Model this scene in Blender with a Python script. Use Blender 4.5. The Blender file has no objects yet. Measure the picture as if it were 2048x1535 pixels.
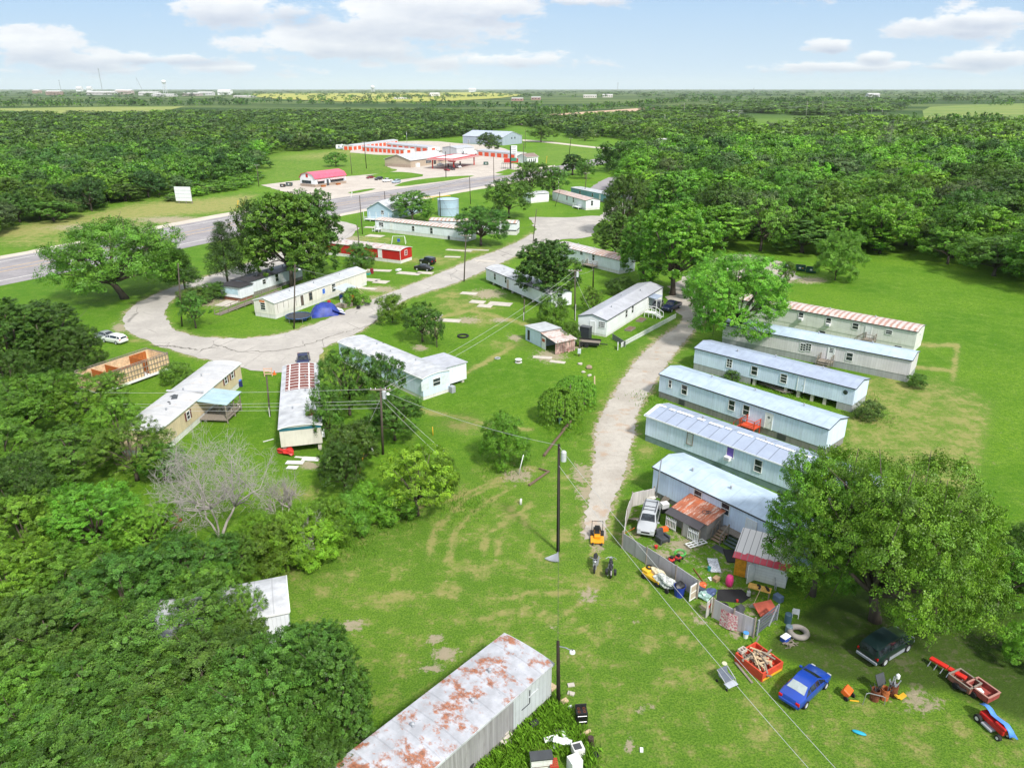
import bpy, bmesh, math, random
import numpy as np
from mathutils import Vector, Matrix
R = math.radians
SC = bpy.context.scene
COL = SC.collection
# ------------------------------------------------------------------ camera
F_PX, CAM_H, HORIZON = 1480.0, 39.0, 177.0
PITCH = math.atan((767.5 - HORIZON) / F_PX)
cam_d = bpy.data.cameras.new('camera')
cam = bpy.data.objects.new('camera', cam_d)
COL.objects.link(cam)
cam.location = (0, 0, CAM_H)
cam.rotation_euler = (R(90) - PITCH, 0, 0)
cam_d.sensor_width = 36.0
cam_d.lens = 36.0 * F_PX / 2048.0
cam_d.clip_start, cam_d.clip_end = 0.5, 90000
SC.camera = cam
# ------------------------------------------------------------------ light
SUN_EL, SUN_AZ = R(47), math.atan2(0.52, -0.85)      # azimuth from +Y towards +X
EXPOSURE = 0.46
sd = Vector((math.sin(SUN_AZ) * math.cos(SUN_EL), math.cos(SUN_AZ) * math.cos(SUN_EL), math.sin(SUN_EL)))
sun_d = bpy.data.lights.new('sun', 'SUN')
sun_d.energy, sun_d.angle, sun_d.color = 3.7, R(6), (1.0, 0.955, 0.89)
sun = bpy.data.objects.new('sun', sun_d)
COL.objects.link(sun)
sun.rotation_euler = sd.to_track_quat('Z', 'Y').to_euler()
SC.view_settings.view_transform = 'Standard'
SC.view_settings.look = 'None'
SC.view_settings.gamma = 1.0
SC.view_settings.use_curve_mapping = False
SC.view_settings.exposure = EXPOSURE
SC.render.engine = 'CYCLES'
SC.cycles.use_denoising = True
SC.cycles.max_bounces = 6
SC.cycles.diffuse_bounces = 3
SC.cycles.glossy_bounces = 2
SC.cycles.transmission_bounces = 3
SC.cycles.transparent_max_bounces = 6
SC.cycles.volume_bounces = 1
SC.cycles.sample_clamp_indirect = 6


def ray(px, py):
    u, v = (px - 1024.0) / F_PX, -(py - 767.5) / F_PX
    c, s = math.cos(PITCH), math.sin(PITCH)
    return Vector((u, c + v * s, -s + v * c))


def P(px, py, z=0.0):                                # the point at height z that stands at this place of the photograph
    d = ray(px, py)
    t = (z - CAM_H) / d.z
    return Vector((d.x * t, d.y * t, z))


def depth(p):
    return p.y * math.cos(PITCH) - (p.z - CAM_H) * math.sin(PITCH)


def mpp(p):                                          # metres per photograph pixel at p
    return depth(p) / F_PX


def top_z(p, py):                                    # height over p whose picture lies on row py
    d = ray(1024, py)
    return CAM_H + d.z * p.y / d.y


# ------------------------------------------------------------------ sky
W = bpy.data.worlds.new('World')
SC.world = W
W.use_nodes = True
N, L = W.node_tree.nodes, W.node_tree.links
N.clear()


def nd(t, **kw):
    n = N.new(t)
    for k, v in kw.items():
        setattr(n, k, v)
    return n


sky = nd('ShaderNodeTexSky', sky_type='NISHITA', sun_disc=False, sun_elevation=SUN_EL, sun_rotation=SUN_AZ)
sky.altitude, sky.air_density, sky.dust_density, sky.ozone_density = 200, 1.0, 1.6, 1.5
tc = nd('ShaderNodeTexCoord')
sep = nd('ShaderNodeSeparateXYZ')
L.new(tc.outputs['Generated'], sep.inputs[0])


def mth(op, a, b=None, clamp=False):
    n = nd('ShaderNodeMath', operation=op, use_clamp=clamp)
    for i, v in enumerate((a, b)):
        if v is None:
            continue
        if isinstance(v, (int, float)):
            n.inputs[i].default_value = v
        else:
            L.new(v, n.inputs[i])
    return n.outputs[0]


ym = mth('MAXIMUM', sep.outputs[1], 0.02)
cu, cv = mth('DIVIDE', sep.outputs[0], ym), mth('DIVIDE', sep.outputs[2], ym)
comb = nd('ShaderNodeCombineXYZ')
L.new(cu, comb.inputs[0])
L.new(cv, comb.inputs[1])


def noise(vec, scale, detail, stretch):
    mp = nd('ShaderNodeMapping')
    mp.inputs['Scale'].default_value = stretch
    L.new(vec, mp.inputs[0])
    n = nd('ShaderNodeTexNoise')
    n.inputs['Scale'].default_value = scale
    n.inputs['Detail'].default_value = detail
    n.inputs['Roughness'].default_value = 0.62
    L.new(mp.outputs[0], n.inputs['Vector'])
    return n.outputs[0]


n_big = noise(comb.outputs[0], 9.0, 7, (1, 3.0, 1))
n_fine = noise(comb.outputs[0], 30.0, 6, (1, 2.2, 1))
CLOUDS = [(830, 40, 250, 62, .95), (640, 95, 210, 34, .75), (720, 90, 230, 38, .8), (440, 18, 130, 44, .9), (600, 22, 90, 30, .4), (1000, 122, 230, 24, .55),
          (60, 92, 130, 44, .85), (150, 120, 170, 28, .7), (330, 118, 260, 16, .4), (480, 136, 170, 20, .6), (180, 140, 220, 14, .4),
          (1910, 52, 150, 36, .85), (1960, 40, 110, 24, .8), (1670, 92, 75, 20, .6), (1750, 116, 45, 18, .75), (1700, 134, 190, 16, .55),
          (1980, 118, 130, 26, .75), (1900, 132, 150, 14, .4), (1170, 2, 120, 14, .6), (960, 15, 180, 40, .8), (1560, 140, 130, 12, .3), (1560, -60, 300, 60, .5), (250, -90, 380, 60, .7)]
best, shade = None, None
for (cx, cy, rx, ry, st) in CLOUDS:
    d = ray(cx, cy)
    cx0, cy0 = d.x / d.y, d.z / d.y
    rx, ry = rx / F_PX / math.cos(PITCH), ry / F_PX * 1.1
    du = mth('MULTIPLY', mth('SUBTRACT', cu, cx0), 1 / rx)
    dv = mth('MULTIPLY', mth('SUBTRACT', cv, cy0), 1 / ry)
    q = mth('SQRT', mth('ADD', mth('MULTIPLY', du, du), mth('MULTIPLY', dv, dv)))
    a = mth('MULTIPLY', mth('SUBTRACT', 1.0, q), st)
    lo = mth('MULTIPLY', mth('MULTIPLY', mth('SUBTRACT', 0.25, dv), 1.0), mth('MULTIPLY', mth('SUBTRACT', 1.0, q, True), 1.6, True))
    best = a if best is None else mth('MAXIMUM', best, a)
    shade = lo if shade is None else mth('MAXIMUM', shade, lo)
dens = mth('ADD', best, mth('ADD', mth('MULTIPLY', mth('SUBTRACT', n_big, 0.5), 1.9), mth('MULTIPLY', mth('SUBTRACT', n_fine, 0.5), 0.8)))
mr = nd('ShaderNodeMapRange', interpolation_type='SMOOTHSTEP')
mr.inputs['From Min'].default_value, mr.inputs['From Max'].default_value = 0.16, 0.44
L.new(dens, mr.inputs['Value'])
ccol = nd('ShaderNodeMixRGB')
ccol.inputs[1].default_value = (8.0, 8.0, 8.0, 1)
ccol.inputs[2].default_value = (3.5, 4.05, 5.2, 1)
L.new(mth('MULTIPLY', mth('ADD', shade, mth('MULTIPLY', mth('SUBTRACT', n_big, 0.42), 1.3)), 1.0, True), ccol.inputs[0])
veil = nd('ShaderNodeMixRGB')                        # thin high cloud that whitens the whole sky, more towards the horizon
veil.inputs[2].default_value = (5.0, 6.2, 7.1, 1)
vm = nd('ShaderNodeMapRange')
vm.inputs['From Min'].default_value, vm.inputs['From Max'].default_value = 0.0, 0.16
vm.inputs['To Min'].default_value, vm.inputs['To Max'].default_value = 0.95, 0.08
L.new(cv, vm.inputs['Value'])
L.new(vm.outputs[0], veil.inputs[0])
blue = nd('ShaderNodeMixRGB')
blue.inputs[0].default_value = 0.75
blue.inputs[2].default_value = (1.9, 3.9, 7.0, 1)
L.new(sky.outputs[0], blue.inputs[1])
L.new(blue.outputs[0], veil.inputs[1])
mix = nd('ShaderNodeMixRGB')
L.new(mth('MULTIPLY', mr.outputs[0], 0.9), mix.inputs[0])
L.new(veil.outputs[0], mix.inputs[1])
L.new(ccol.outputs[0], mix.inputs[2])
bg = nd('ShaderNodeBackground')
bg.inputs['Strength'].default_value = 0.10
hi = nd('ShaderNodeMixRGB')                          # bright sky overhead and behind, out of frame, added as soft fill light
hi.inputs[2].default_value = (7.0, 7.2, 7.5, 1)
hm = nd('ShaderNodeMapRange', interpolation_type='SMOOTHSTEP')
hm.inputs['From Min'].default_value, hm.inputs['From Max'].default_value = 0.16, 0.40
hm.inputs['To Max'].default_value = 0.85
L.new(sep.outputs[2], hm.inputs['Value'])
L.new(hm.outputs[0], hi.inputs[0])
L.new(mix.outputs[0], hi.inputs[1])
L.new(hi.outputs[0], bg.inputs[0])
out = nd('ShaderNodeOutputWorld')
L.new(bg.outputs[0], out.inputs[0])

# ------------------------------------------------------------------ helpers
rnd = random.Random(7)


def tag(o, label=None, cat=None, group=None, kind=None):
    kind = kind or ('thing' if cat else None)
    for k, v in (('label', label), ('category', cat), ('group', group), ('kind', kind)):
        if v:
            o[k] = v
    return o


def thing(name, label, cat, loc=(0, 0, 0), rz=0.0, group=None):
    o = bpy.data.objects.new(name, None)
    COL.objects.link(o)
    o.location = loc
    o.rotation_euler = (0, 0, rz)
    o.empty_display_size = 0.2
    return tag(o, label, cat, group)


APART = {'post', 'porch_post', 'ring', 'wheel', 'leg', 'canopy_post', 'fork_pocket', 'notice', 'block_pier', 'column', 'bench', 'plank', 'loose_board', 'railing_post', 'hoop', 'front_wheel', 'rear_wheel', 'saddlebag', 'armrest', 'flange'}


class MB:
    def __init__(s):
        s.v, s.f, s.m, s.k = [], [], [], []

    def add(s, vs, fs, mi=0):
        b = len(s.v)
        s.k.append((b, len(s.f)))
        s.v += [tuple(v) for v in vs]
        s.f += [tuple(b + i for i in f) for f in fs]
        s.m += [mi] * len(fs)
        return s

    def box(s, cx, cy, cz, sx, sy, sz, rz=0.0, tilt=None, mi=0):
        M = Matrix.Translation((cx, cy, cz)) @ Matrix.Rotation(rz, 4, 'Z')
        if tilt:
            M = M @ Matrix.Rotation(tilt[1], 4, tilt[0])
        vs = [M @ Vector((x * sx / 2, y * sy / 2, z * sz / 2)) for x in (-1, 1) for y in (-1, 1) for z in (-1, 1)]
        return s.add(vs, [(0, 1, 3, 2), (4, 6, 7, 5), (0, 4, 5, 1), (2, 3, 7, 6), (0, 2, 6, 4), (1, 5, 7, 3)], mi)

    def bb(s, x0, x1, y0, y1, z0, z1, mi=0):
        return s.box((x0 + x1) / 2, (y0 + y1) / 2, (z0 + z1) / 2, x1 - x0, y1 - y0, z1 - z0, mi=mi)

    def beam(s, a, b, w, h=None, mi=0):
        a, b = Vector(a), Vector(b)
        h = h or w
        d = (b - a).normalized()
        up = Vector((0, 0, 1)) if abs(d.z) < 0.95 else Vector((0, 1, 0))
        x = d.cross(up).normalized() * w / 2
        y = x.cross(d).normalized() * h / 2
        vs = [p + i * x + j * y for p in (a, b) for (i, j) in ((-1, -1), (1, -1), (1, 1), (-1, 1))]
        return s.add(vs, [(3, 2, 1, 0), (4, 5, 6, 7), (0, 1, 5, 4), (1, 2, 6, 5), (2, 3, 7, 6), (3, 0, 4, 7)], mi)

    def tube(s, pts, rad, n=6, cap=True, mi=0):
        pts = [Vector(p) for p in pts]
        rad = rad if isinstance(rad, (list, tuple)) else [rad] * len(pts)
        rings, prev = [], None
        for i, p in enumerate(pts):
            d = (pts[min(i + 1, len(pts) - 1)] - pts[max(i - 1, 0)])
            d = d.normalized() if d.length > 1e-9 else Vector((0, 0, 1))
            if prev is None:
                prev = d.orthogonal().normalized()
            x = (prev - d * prev.dot(d))
            x = x.normalized() if x.length > 1e-6 else d.orthogonal().normalized()
            prev = x
            y = d.cross(x)
            rings += [p + rad[i] * (math.cos(k * 2 * math.pi / n) * x + math.sin(k * 2 * math.pi / n) * y) for k in range(n)]
        fs = [(i * n + k, i * n + (k + 1) % n, (i + 1) * n + (k + 1) % n, (i + 1) * n + k) for i in range(len(pts) - 1) for k in range(n)]
        if cap:
            fs += [tuple(range(n - 1, -1, -1)), tuple(range((len(pts) - 1) * n, len(pts) * n))]
        return s.add(rings, fs, mi)

    def cyl(s, a, b, r0, r1=None, n=12, mi=0):
        return s.tube([a, b], [r0, r0 if r1 is None else r1], n, mi=mi)

    def prism(s, poly, axis, a, b, mi=0):            # closed polygon in the plane across axis, pushed from a to b
        n = len(poly)
        put = {'x': lambda t, p: (t, p[0], p[1]), 'y': lambda t, p: (p[0], t, p[1]), 'z': lambda t, p: (p[0], p[1], t)}[axis]
        vs = [put(a, p) for p in poly] + [put(b, p) for p in poly]
        fs = [(i, (i + 1) % n, n + (i + 1) % n, n + i) for i in range(n)] + [tuple(range(n - 1, -1, -1)), tuple(range(n, 2 * n))]
        return s.add(vs, fs, mi)

    def lathe(s, prof, n=12, c=(0, 0, 0), mi=0):
        vs = [(c[0] + r * math.cos(k * 2 * math.pi / n), c[1] + r * math.sin(k * 2 * math.pi / n), c[2] + z) for r, z in prof for k in range(n)]
        fs = [(i * n + k, i * n + (k + 1) % n, (i + 1) * n + (k + 1) % n, (i + 1) * n + k) for i in range(len(prof) - 1) for k in range(n)]
        return s.add(vs, fs, mi)

    def torus(s, c, R0, r, axis='z', n=20, k=8, mi=0):
        vs = []
        for i in range(n):
            a = 2 * math.pi * i / n
            for j in range(k):
                b = 2 * math.pi * j / k
                q = ((R0 + r * math.cos(b)) * math.cos(a), (R0 + r * math.cos(b)) * math.sin(a), r * math.sin(b))
                q = {'z': q, 'y': (q[0], q[2], q[1]), 'x': (q[2], q[0], q[1])}[axis]
                vs.append((c[0] + q[0], c[1] + q[1], c[2] + q[2]))
        fs = [(i * k + j, ((i + 1) % n) * k + j, ((i + 1) % n) * k + (j + 1) % k, i * k + (j + 1) % k) for i in range(n) for j in range(k)]
        return s.add(vs, fs, mi)

    def blob(s, c, r, seed=0, sub=2, rough=0.25, sq=(1, 1, 1), mi=0):
        bm = bmesh.new()
        bmesh.ops.create_icosphere(bm, subdivisions=sub, radius=1.0)
        g = random.Random(seed)
        vs = []
        ph = [g.uniform(0, 6.28) for _ in range(6)]
        for v in bm.verts:
            k = 1 + rough * (math.sin(3.1 * v.co.x + ph[0]) * math.sin(2.7 * v.co.y + ph[1]) + 0.6 * math.sin(6.3 * v.co.z + ph[2] + 4 * v.co.x) + g.uniform(-.25, .25))
            vs.append((c[0] + v.co.x * r * k * sq[0], c[1] + v.co.y * r * k * sq[1], c[2] + v.co.z * r * k * sq[2]))
        fs = [tuple(v.index for v in f.verts) for f in bm.faces]
        bm.free()
        return s.add(vs, fs, mi)

    def build(s, name, mat, parent=None, smooth=False, bevel=0.0, loc=None, rz=0.0):
        if parent is not None and name in APART and len(s.k) > 1:   # each post, wheel, leg ... a mesh of its own
            for (v0, f0), (v1, f1) in zip(s.k, s.k[1:] + [(len(s.v), len(s.f))]):
                q = MB()
                q.add(s.v[v0:v1], [tuple(i - v0 for i in f) for f in s.f[f0:f1]])
                o = q.build(name, mat, parent, smooth, bevel, loc, rz)
            return o
        me = bpy.data.meshes.new(name)
        me.from_pydata(s.v, [], s.f)
        mats = mat if isinstance(mat, (list, tuple)) else [mat]
        for m in mats:
            me.materials.append(m)
        if len(mats) > 1:
            me.polygons.foreach_set('material_index', s.m)
        if smooth:
            me.polygons.foreach_set('use_smooth', [True] * len(me.polygons))
        me.update()
        o = bpy.data.objects.new(name, me)
        COL.objects.link(o)
        if parent is not None:
            o.parent = parent
        if loc is not None:
            o.location = loc
        o.rotation_euler = (0, 0, rz)
        if bevel:
            b = o.modifiers.new('bevel', 'BEVEL')
            b.width, b.segments, b.limit_method = bevel, 2, 'ANGLE'
        return o


def copy_tree(o, parent=None):
    c = o.copy()
    COL.objects.link(c)
    c.parent = parent
    for ch in list(o.children):
        copy_tree(ch, c)
    return c


# ------------------------------------------------------------------ materials
MATS = {}


def srgb(r, g, b):
    f = lambda c: (c / 12.92 if c <= 0.04045 else ((c + 0.055) / 1.055) ** 2.4)
    return tuple(f(c / 255.0) for c in (r, g, b))


class NT:                                            # a small node-tree writer
    def __init__(s, name):
        s.m = bpy.data.materials.new(name)
        s.m.use_nodes = True
        s.t = s.m.node_tree
        s.t.nodes.clear()
        s.out = s.n('ShaderNodeOutputMaterial')

    def n(s, t, **kw):
        x = s.t.nodes.new(t)
        for k, v in kw.items():
            setattr(x, k, v)
        return x

    def set(s, sock, v):
        if hasattr(v, 'is_linked') or hasattr(v, 'links'):
            s.t.links.new(v, sock)
        elif isinstance(v, (tuple, list)) and sock.type == 'RGBA':
            sock.default_value = (*v[:3], 1)
        else:
            sock.default_value = v

    def coord(s, kind='Object', scale=(1, 1, 1), rot=(0, 0, 0)):
        c = s.n('ShaderNodeTexCoord')
        mp = s.n('ShaderNodeMapping')
        mp.inputs['Scale'].default_value = scale
        mp.inputs['Rotation'].default_value = rot
        s.t.links.new(c.outputs[kind], mp.inputs[0])
        return mp.outputs[0]

    def noise(s, vec, scale=1.0, detail=5, rough=0.6):
        x = s.n('ShaderNodeTexNoise')
        s.t.links.new(vec, x.inputs['Vector'])
        x.inputs['Scale'].default_value = scale
        x.inputs['Detail'].default_value = detail
        x.inputs['Roughness'].default_value = rough
        return x.outputs[0]

    def math(s, op, a, b=0.0, clamp=False):
        x = s.n('ShaderNodeMath', operation=op, use_clamp=clamp)
        s.set(x.inputs[0], a)
        s.set(x.inputs[1], b)
        return x.outputs[0]

    def step(s, v, lo, hi, a=0.0, b=1.0):
        x = s.n('ShaderNodeMapRange', interpolation_type='SMOOTHSTEP')
        s.set(x.inputs['Value'], v)
        for k, q in (('From Min', lo), ('From Max', hi), ('To Min', a), ('To Max', b)):
            x.inputs[k].default_value = q
        return x.outputs[0]

    def mix(s, fac, a, b, mode='MIX'):
        x = s.n('ShaderNodeMixRGB', blend_type=mode)
        s.set(x.inputs[0], fac)
        s.set(x.inputs[1], a)
        s.set(x.inputs[2], b)
        return x.outputs[0]

    def bsdf(s, col, rough=0.6, metal=0.0, bump=None, bstr=0.3, bdist=0.02, spec=0.5, **kw):
        b = s.n('ShaderNodeBsdfPrincipled')
        s.set(b.inputs['Base Color'], col)
        s.set(b.inputs['Roughness'], rough)
        b.inputs['Metallic'].default_value = metal
        b.inputs['Specular IOR Level'].default_value = spec
        for k, v in kw.items():
            b.inputs[k.replace('_', ' ')].default_value = v
        if bump is not None:
            u = s.n('ShaderNodeBump')
            u.inputs['Strength'].default_value = bstr
            u.inputs['Distance'].default_value = bdist
            s.t.links.new(bump, u.inputs['Height'])
            s.t.links.new(u.outputs[0], b.inputs['Normal'])
        s.t.links.new(b.outputs[0], s.out.inputs[0])
        return s.m


def paint(name, col, rough=0.55, var=0.12, scale=1.5, metal=0.0, spec=0.4, dirt=None, dirt_amt=0.0, coat=0.0):
    if name in MATS:
        return MATS[name]
    t = NT(name)
    v = t.coord()
    n = t.noise(v, scale, 6, 0.65)
    c = t.mix(t.step(n, 0.3, 0.7), [x * (1 - var) for x in col], [min(1, x * (1 + var)) for x in col])
    if dirt:
        d = t.noise(t.coord('Object', (2.2, 2.2, 0.5)), 1.1, 8, 0.7)
        c = t.mix(t.math('MULTIPLY', t.step(d, 0.5, 0.72), dirt_amt), c, dirt)
    MATS[name] = t.bsdf(c, rough, metal, spec=spec, Coat_Weight=coat)
    return MATS[name]


def siding(name, col, pitch=0.3, axis='x', rough=0.5, dirt=(0.25, 0.22, 0.17), dirt_amt=0.25, depth_=0.03, var=0.06, gap=None):
    """ribbed sheet siding: ribs across the axis, weathered"""
    if name in MATS:
        return MATS[name]
    t = NT(name)
    c0 = t.n('ShaderNodeTexCoord')
    sp = t.n('ShaderNodeSeparateXYZ')
    t.t.links.new(c0.outputs['Object'], sp.inputs[0])
    if axis == 'z':
        w = sp.outputs[2]
    else:
        w = t.math('ADD', sp.outputs[0], sp.outputs[1])
    fr = t.math('FRACT', t.math('MULTIPLY', w, 1.0 / pitch))
    rib = t.step(t.math('ABSOLUTE', t.math('SUBTRACT', fr, 0.5)), 0.40, 0.47)
    cell = t.math('FLOOR', t.math('MULTIPLY', w, 1.0 / pitch))
    wn = t.n('ShaderNodeTexWhiteNoise', noise_dimensions='1D')
    t.t.links.new(cell, wn.inputs['W'])
    big = t.noise(t.coord(), 0.7, 6, 0.6)
    c = t.mix(t.step(big, 0.3, 0.7), [x * (1 - var) for x in col], [min(1, x * (1 + var)) for x in col])
    c = t.mix(t.math('MULTIPLY', wn.outputs[0], 0.16 if gap is None else gap), c, [x * 0.55 for x in col])
    c = t.mix(t.math('MULTIPLY', rib, 0.30), c, [x * 0.55 for x in col])
    streak = t.noise(t.coord('Object', (3.5, 3.5, 0.35)), 1.3, 7, 0.7)
    c = t.mix(t.math('MULTIPLY', t.step(streak, 0.48, 0.75), dirt_amt), c, dirt)
    MATS[name] = t.bsdf(c, rough, 0.0, bump=rib, bstr=0.5, bdist=depth_, spec=0.35)
    return MATS[name]


def metal_roof(name, col, seam=0.9, rust=0.0, rust_col=(0.19, 0.052, 0.026), rough=0.42, stripes=False, seam_dark=0.35, blotch=0.12, rust_scale=0.9, x_rust=None, stretch=(1, 0.5, 1)):
    if name in MATS:
        return MATS[name]
    t = NT(name)
    c0 = t.n('ShaderNodeTexCoord')
    sp = t.n('ShaderNodeSeparateXYZ')
    t.t.links.new(c0.outputs['Object'], sp.inputs[0])
    fr = t.math('FRACT', t.math('MULTIPLY', sp.outputs[0], 1.0 / seam))
    rib = t.step(t.math('ABSOLUTE', t.math('SUBTRACT', fr, 0.5)), 0.455, 0.485)
    n1 = t.noise(t.coord(), 0.8, 7, 0.65)
    n2 = t.noise(t.coord('Object', (1, 0.3, 1)), 3.0, 6, 0.7)
    c = t.mix(t.step(n1, 0.3, 0.72), [x * (1 - blotch) for x in col], [min(1, x * (1 + blotch)) for x in col])
    c = t.mix(t.math('MULTIPLY', t.step(n2, 0.5, 0.75), 0.22), c, [x * 0.6 for x in col])
    cell = t.n('ShaderNodeTexWhiteNoise', noise_dimensions='1D')
    t.t.links.new(t.math('FLOOR', t.math('MULTIPLY', sp.outputs[0], 1.0 / seam)), cell.inputs['W'])
    c = t.mix(t.math('MULTIPLY', cell.outputs[0], 0.10), c, [x * 0.5 for x in col])
    c = t.mix(t.math('MULTIPLY', rib, seam_dark), c, [x * 0.35 for x in col])
    if rust > 0:
        r1 = t.noise(t.coord('Object', stretch), rust_scale, 9, 0.72)
        if stripes:
            st = t.math('MULTIPLY', t.math('SINE', t.math('MULTIPLY', sp.outputs[0], 2 * math.pi / seam)), 0.16)
            r1 = t.math('ADD', r1, st)
        if x_rust:
            r1 = t.math('ADD', r1, t.math('MULTIPLY', t.step(sp.outputs[0], x_rust[0], x_rust[1]), x_rust[2]))
        r2 = t.noise(t.coord('Object', (2.2, .8, 1)), 5.0, 7, 0.75)
        r1 = t.math('ADD', r1, t.math('MULTIPLY', t.math('SUBTRACT', r2, .5), .22))
        k = t.math('MULTIPLY', t.step(r1, 0.60 - rust * 0.2, 0.72 - rust * 0.2), .94)
        rc = t.mix(t.step(r2, .35, .65), [x * 0.55 for x in rust_col], [min(1, x * 1.75) for x in rust_col])
        c = t.mix(k, c, rc)
    MATS[name] = t.bsdf(c, rough, 0.0, bump=rib, bstr=0.5, bdist=0.03, spec=0.5)
    return MATS[name]


def wood(name, col, rough=0.8, axis=(1, 1, 1), var=0.35):
    if name in MATS:
        return MATS[name]
    t = NT(name)
    n = t.noise(t.coord('Object', (9, 9, 1.2)), 1.5, 6, 0.7)
    m = t.noise(t.coord(), 0.9, 4)
    c = t.mix(t.step(n, 0.3, 0.7), [x * (1 - var) for x in col], [min(1, x * (1 + var * 0.6)) for x in col])
    c = t.mix(t.math('MULTIPLY', t.step(m, 0.45, 0.7), 0.35), c, [x * 0.6 for x in col])
    MATS[name] = t.bsdf(c, rough, spec=0.2, bump=n, bstr=0.3, bdist=0.01)
    return MATS[name]


def glass_dark(name='window_glass', col=(0.03, 0.038, 0.045), rough=0.08):
    if name in MATS:
        return MATS[name]
    t = NT(name)
    n = t.noise(t.coord(), 1.6, 3)
    c = t.mix(t.step(n, 0.35, 0.7), [x * 0.5 for x in col], [x * 1.9 for x in col])
    MATS[name] = t.bsdf(c, rough, spec=0.6)
    return MATS[name]


GLASS = glass_dark()
CARGLASS = glass_dark('car_glass', (0.02, 0.026, 0.032), 0.06)
WHITE = paint('white_paint', (0.78, 0.79, 0.78), 0.5, 0.05, dirt=(0.4, 0.37, 0.3), dirt_amt=0.25)
TRIM_DARK = paint('dark_trim', (0.06, 0.065, 0.07), 0.5)
BLACK = paint('black_plastic', (0.018, 0.018, 0.02), 0.45)
RUBBER = paint('rubber', (0.017, 0.017, 0.018), 0.8)
STEEL = paint('bare_steel', (0.45, 0.46, 0.48), 0.35, metal=0.7)
GREYMETAL = paint('grey_metal', (0.33, 0.35, 0.38), 0.45)
POLEWOOD = wood('pole_wood', (0.105, 0.085, 0.068))
DARKPOLE = wood('creosote_pole', (0.035, 0.027, 0.021))
GREYWOOD = wood('weathered_wood', (0.26, 0.225, 0.185))
PALEWOOD = wood('pale_lumber', (0.55, 0.42, 0.27))
CONCRETE = paint('concrete', (0.50, 0.46, 0.40), 0.85, 0.15, 1.2, dirt=(0.3, 0.27, 0.2), dirt_amt=0.5)
RUST = paint('rusty_steel', (0.15, 0.045, 0.02), 0.8, 0.4, 3.0)
RED = paint('red_paint', (0.50, 0.03, 0.025), 0.45, 0.12)
ORANGE = paint('orange_paint', (0.72, 0.13, 0.02), 0.45, 0.12)
YELLOW = paint('yellow_paint', (0.72, 0.42, 0.03), 0.5, 0.12)
BLUE = paint('blue_paint', (0.03, 0.08, 0.42), 0.45, 0.12)
TARPBLUE = paint('blue_tarpaulin', (0.09, 0.26, 0.72), 0.5, 0.15, 4)
# ------------------------------------------------------------------ ground
def axis_grid(lo, hi, step, far_lo, far_hi, k=1.16):
    mid = list(np.arange(lo, hi + step * .5, step))
    a, s = [], step
    x = mid[-1]
    while x < far_hi:
        s *= k
        x += s
        a.append(x)
    b, s = [], step
    x = mid[0]
    while x > far_lo:
        s *= k
        x -= s
        b.append(x)
    return np.array(b[::-1] + mid + a)


gx = axis_grid(-75, 105, 0.62, -22000, 22000)
gy = axis_grid(26, 235, 0.62, -400, 30000)
GX, GY = np.meshgrid(gx, gy)
gv = np.stack([GX.ravel(), GY.ravel(), np.zeros(GX.size)], 1)
# picture position of every ground vertex, used only to look up where worn ground and painted-in shade lie
_c, _s = math.cos(PITCH), math.sin(PITCH)
dz = np.maximum(gv[:, 1] * _c + CAM_H * _s, 0.1)
gpx = 1024 + F_PX * gv[:, 0] / dz
gpy = 767.5 - F_PX * (gv[:, 1] * _s - CAM_H * _c) / dz
mask = np.zeros((len(gv), 4), np.float32)            # dry, dirt, dark (lush green and painted-in shade), gravel


def dab(ch, x, y, rx, ry, ang=0, st=1.0):
    c, s = math.cos(R(ang)), math.sin(R(ang))
    u, v = gpx - x, gpy - y
    q = ((u * c + v * s) / rx) ** 2 + ((-u * s + v * c) / ry) ** 2
    mask[:, ch] = np.maximum(mask[:, ch], st * np.exp(-q * 1.1))


def stroke(ch, pts, w, st=1.0):
    best = np.full(len(gv), 1e9)
    for (x0, y0), (x1, y1) in zip(pts[:-1], pts[1:]):
        dx, dy = x1 - x0, y1 - y0
        t = np.clip(((gpx - x0) * dx + (gpy - y0) * dy) / (dx * dx + dy * dy), 0, 1)
        best = np.minimum(best, np.hypot(gpx - x0 - t * dx, (gpy - y0 - t * dy) * 1.35))
    mask[:, ch] = np.maximum(mask[:, ch], st * np.exp(-(best / w) ** 2))


def area(ch, poly, st, soft=10):
    ins = np.zeros(len(gv), bool)
    n = len(poly)
    edge = np.full(len(gv), 1e9)
    for i in range(n):
        (x0, y0), (x1, y1) = poly[i], poly[(i + 1) % n]
        cond = ((y0 > gpy) != (y1 > gpy)) & (gpx < (x1 - x0) * (gpy - y0) / ((y1 - y0) or 1e-9) + x0)
        ins ^= cond
        dx, dy = x1 - x0, y1 - y0
        t = np.clip(((gpx - x0) * dx + (gpy - y0) * dy) / (dx * dx + dy * dy), 0, 1)
        edge = np.minimum(edge, np.hypot(gpx - x0 - t * dx, gpy - y0 - t * dy))
    mask[:, ch] = np.maximum(mask[:, ch], st * np.where(ins, 1, np.exp(-(edge / soft) ** 2)))


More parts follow.
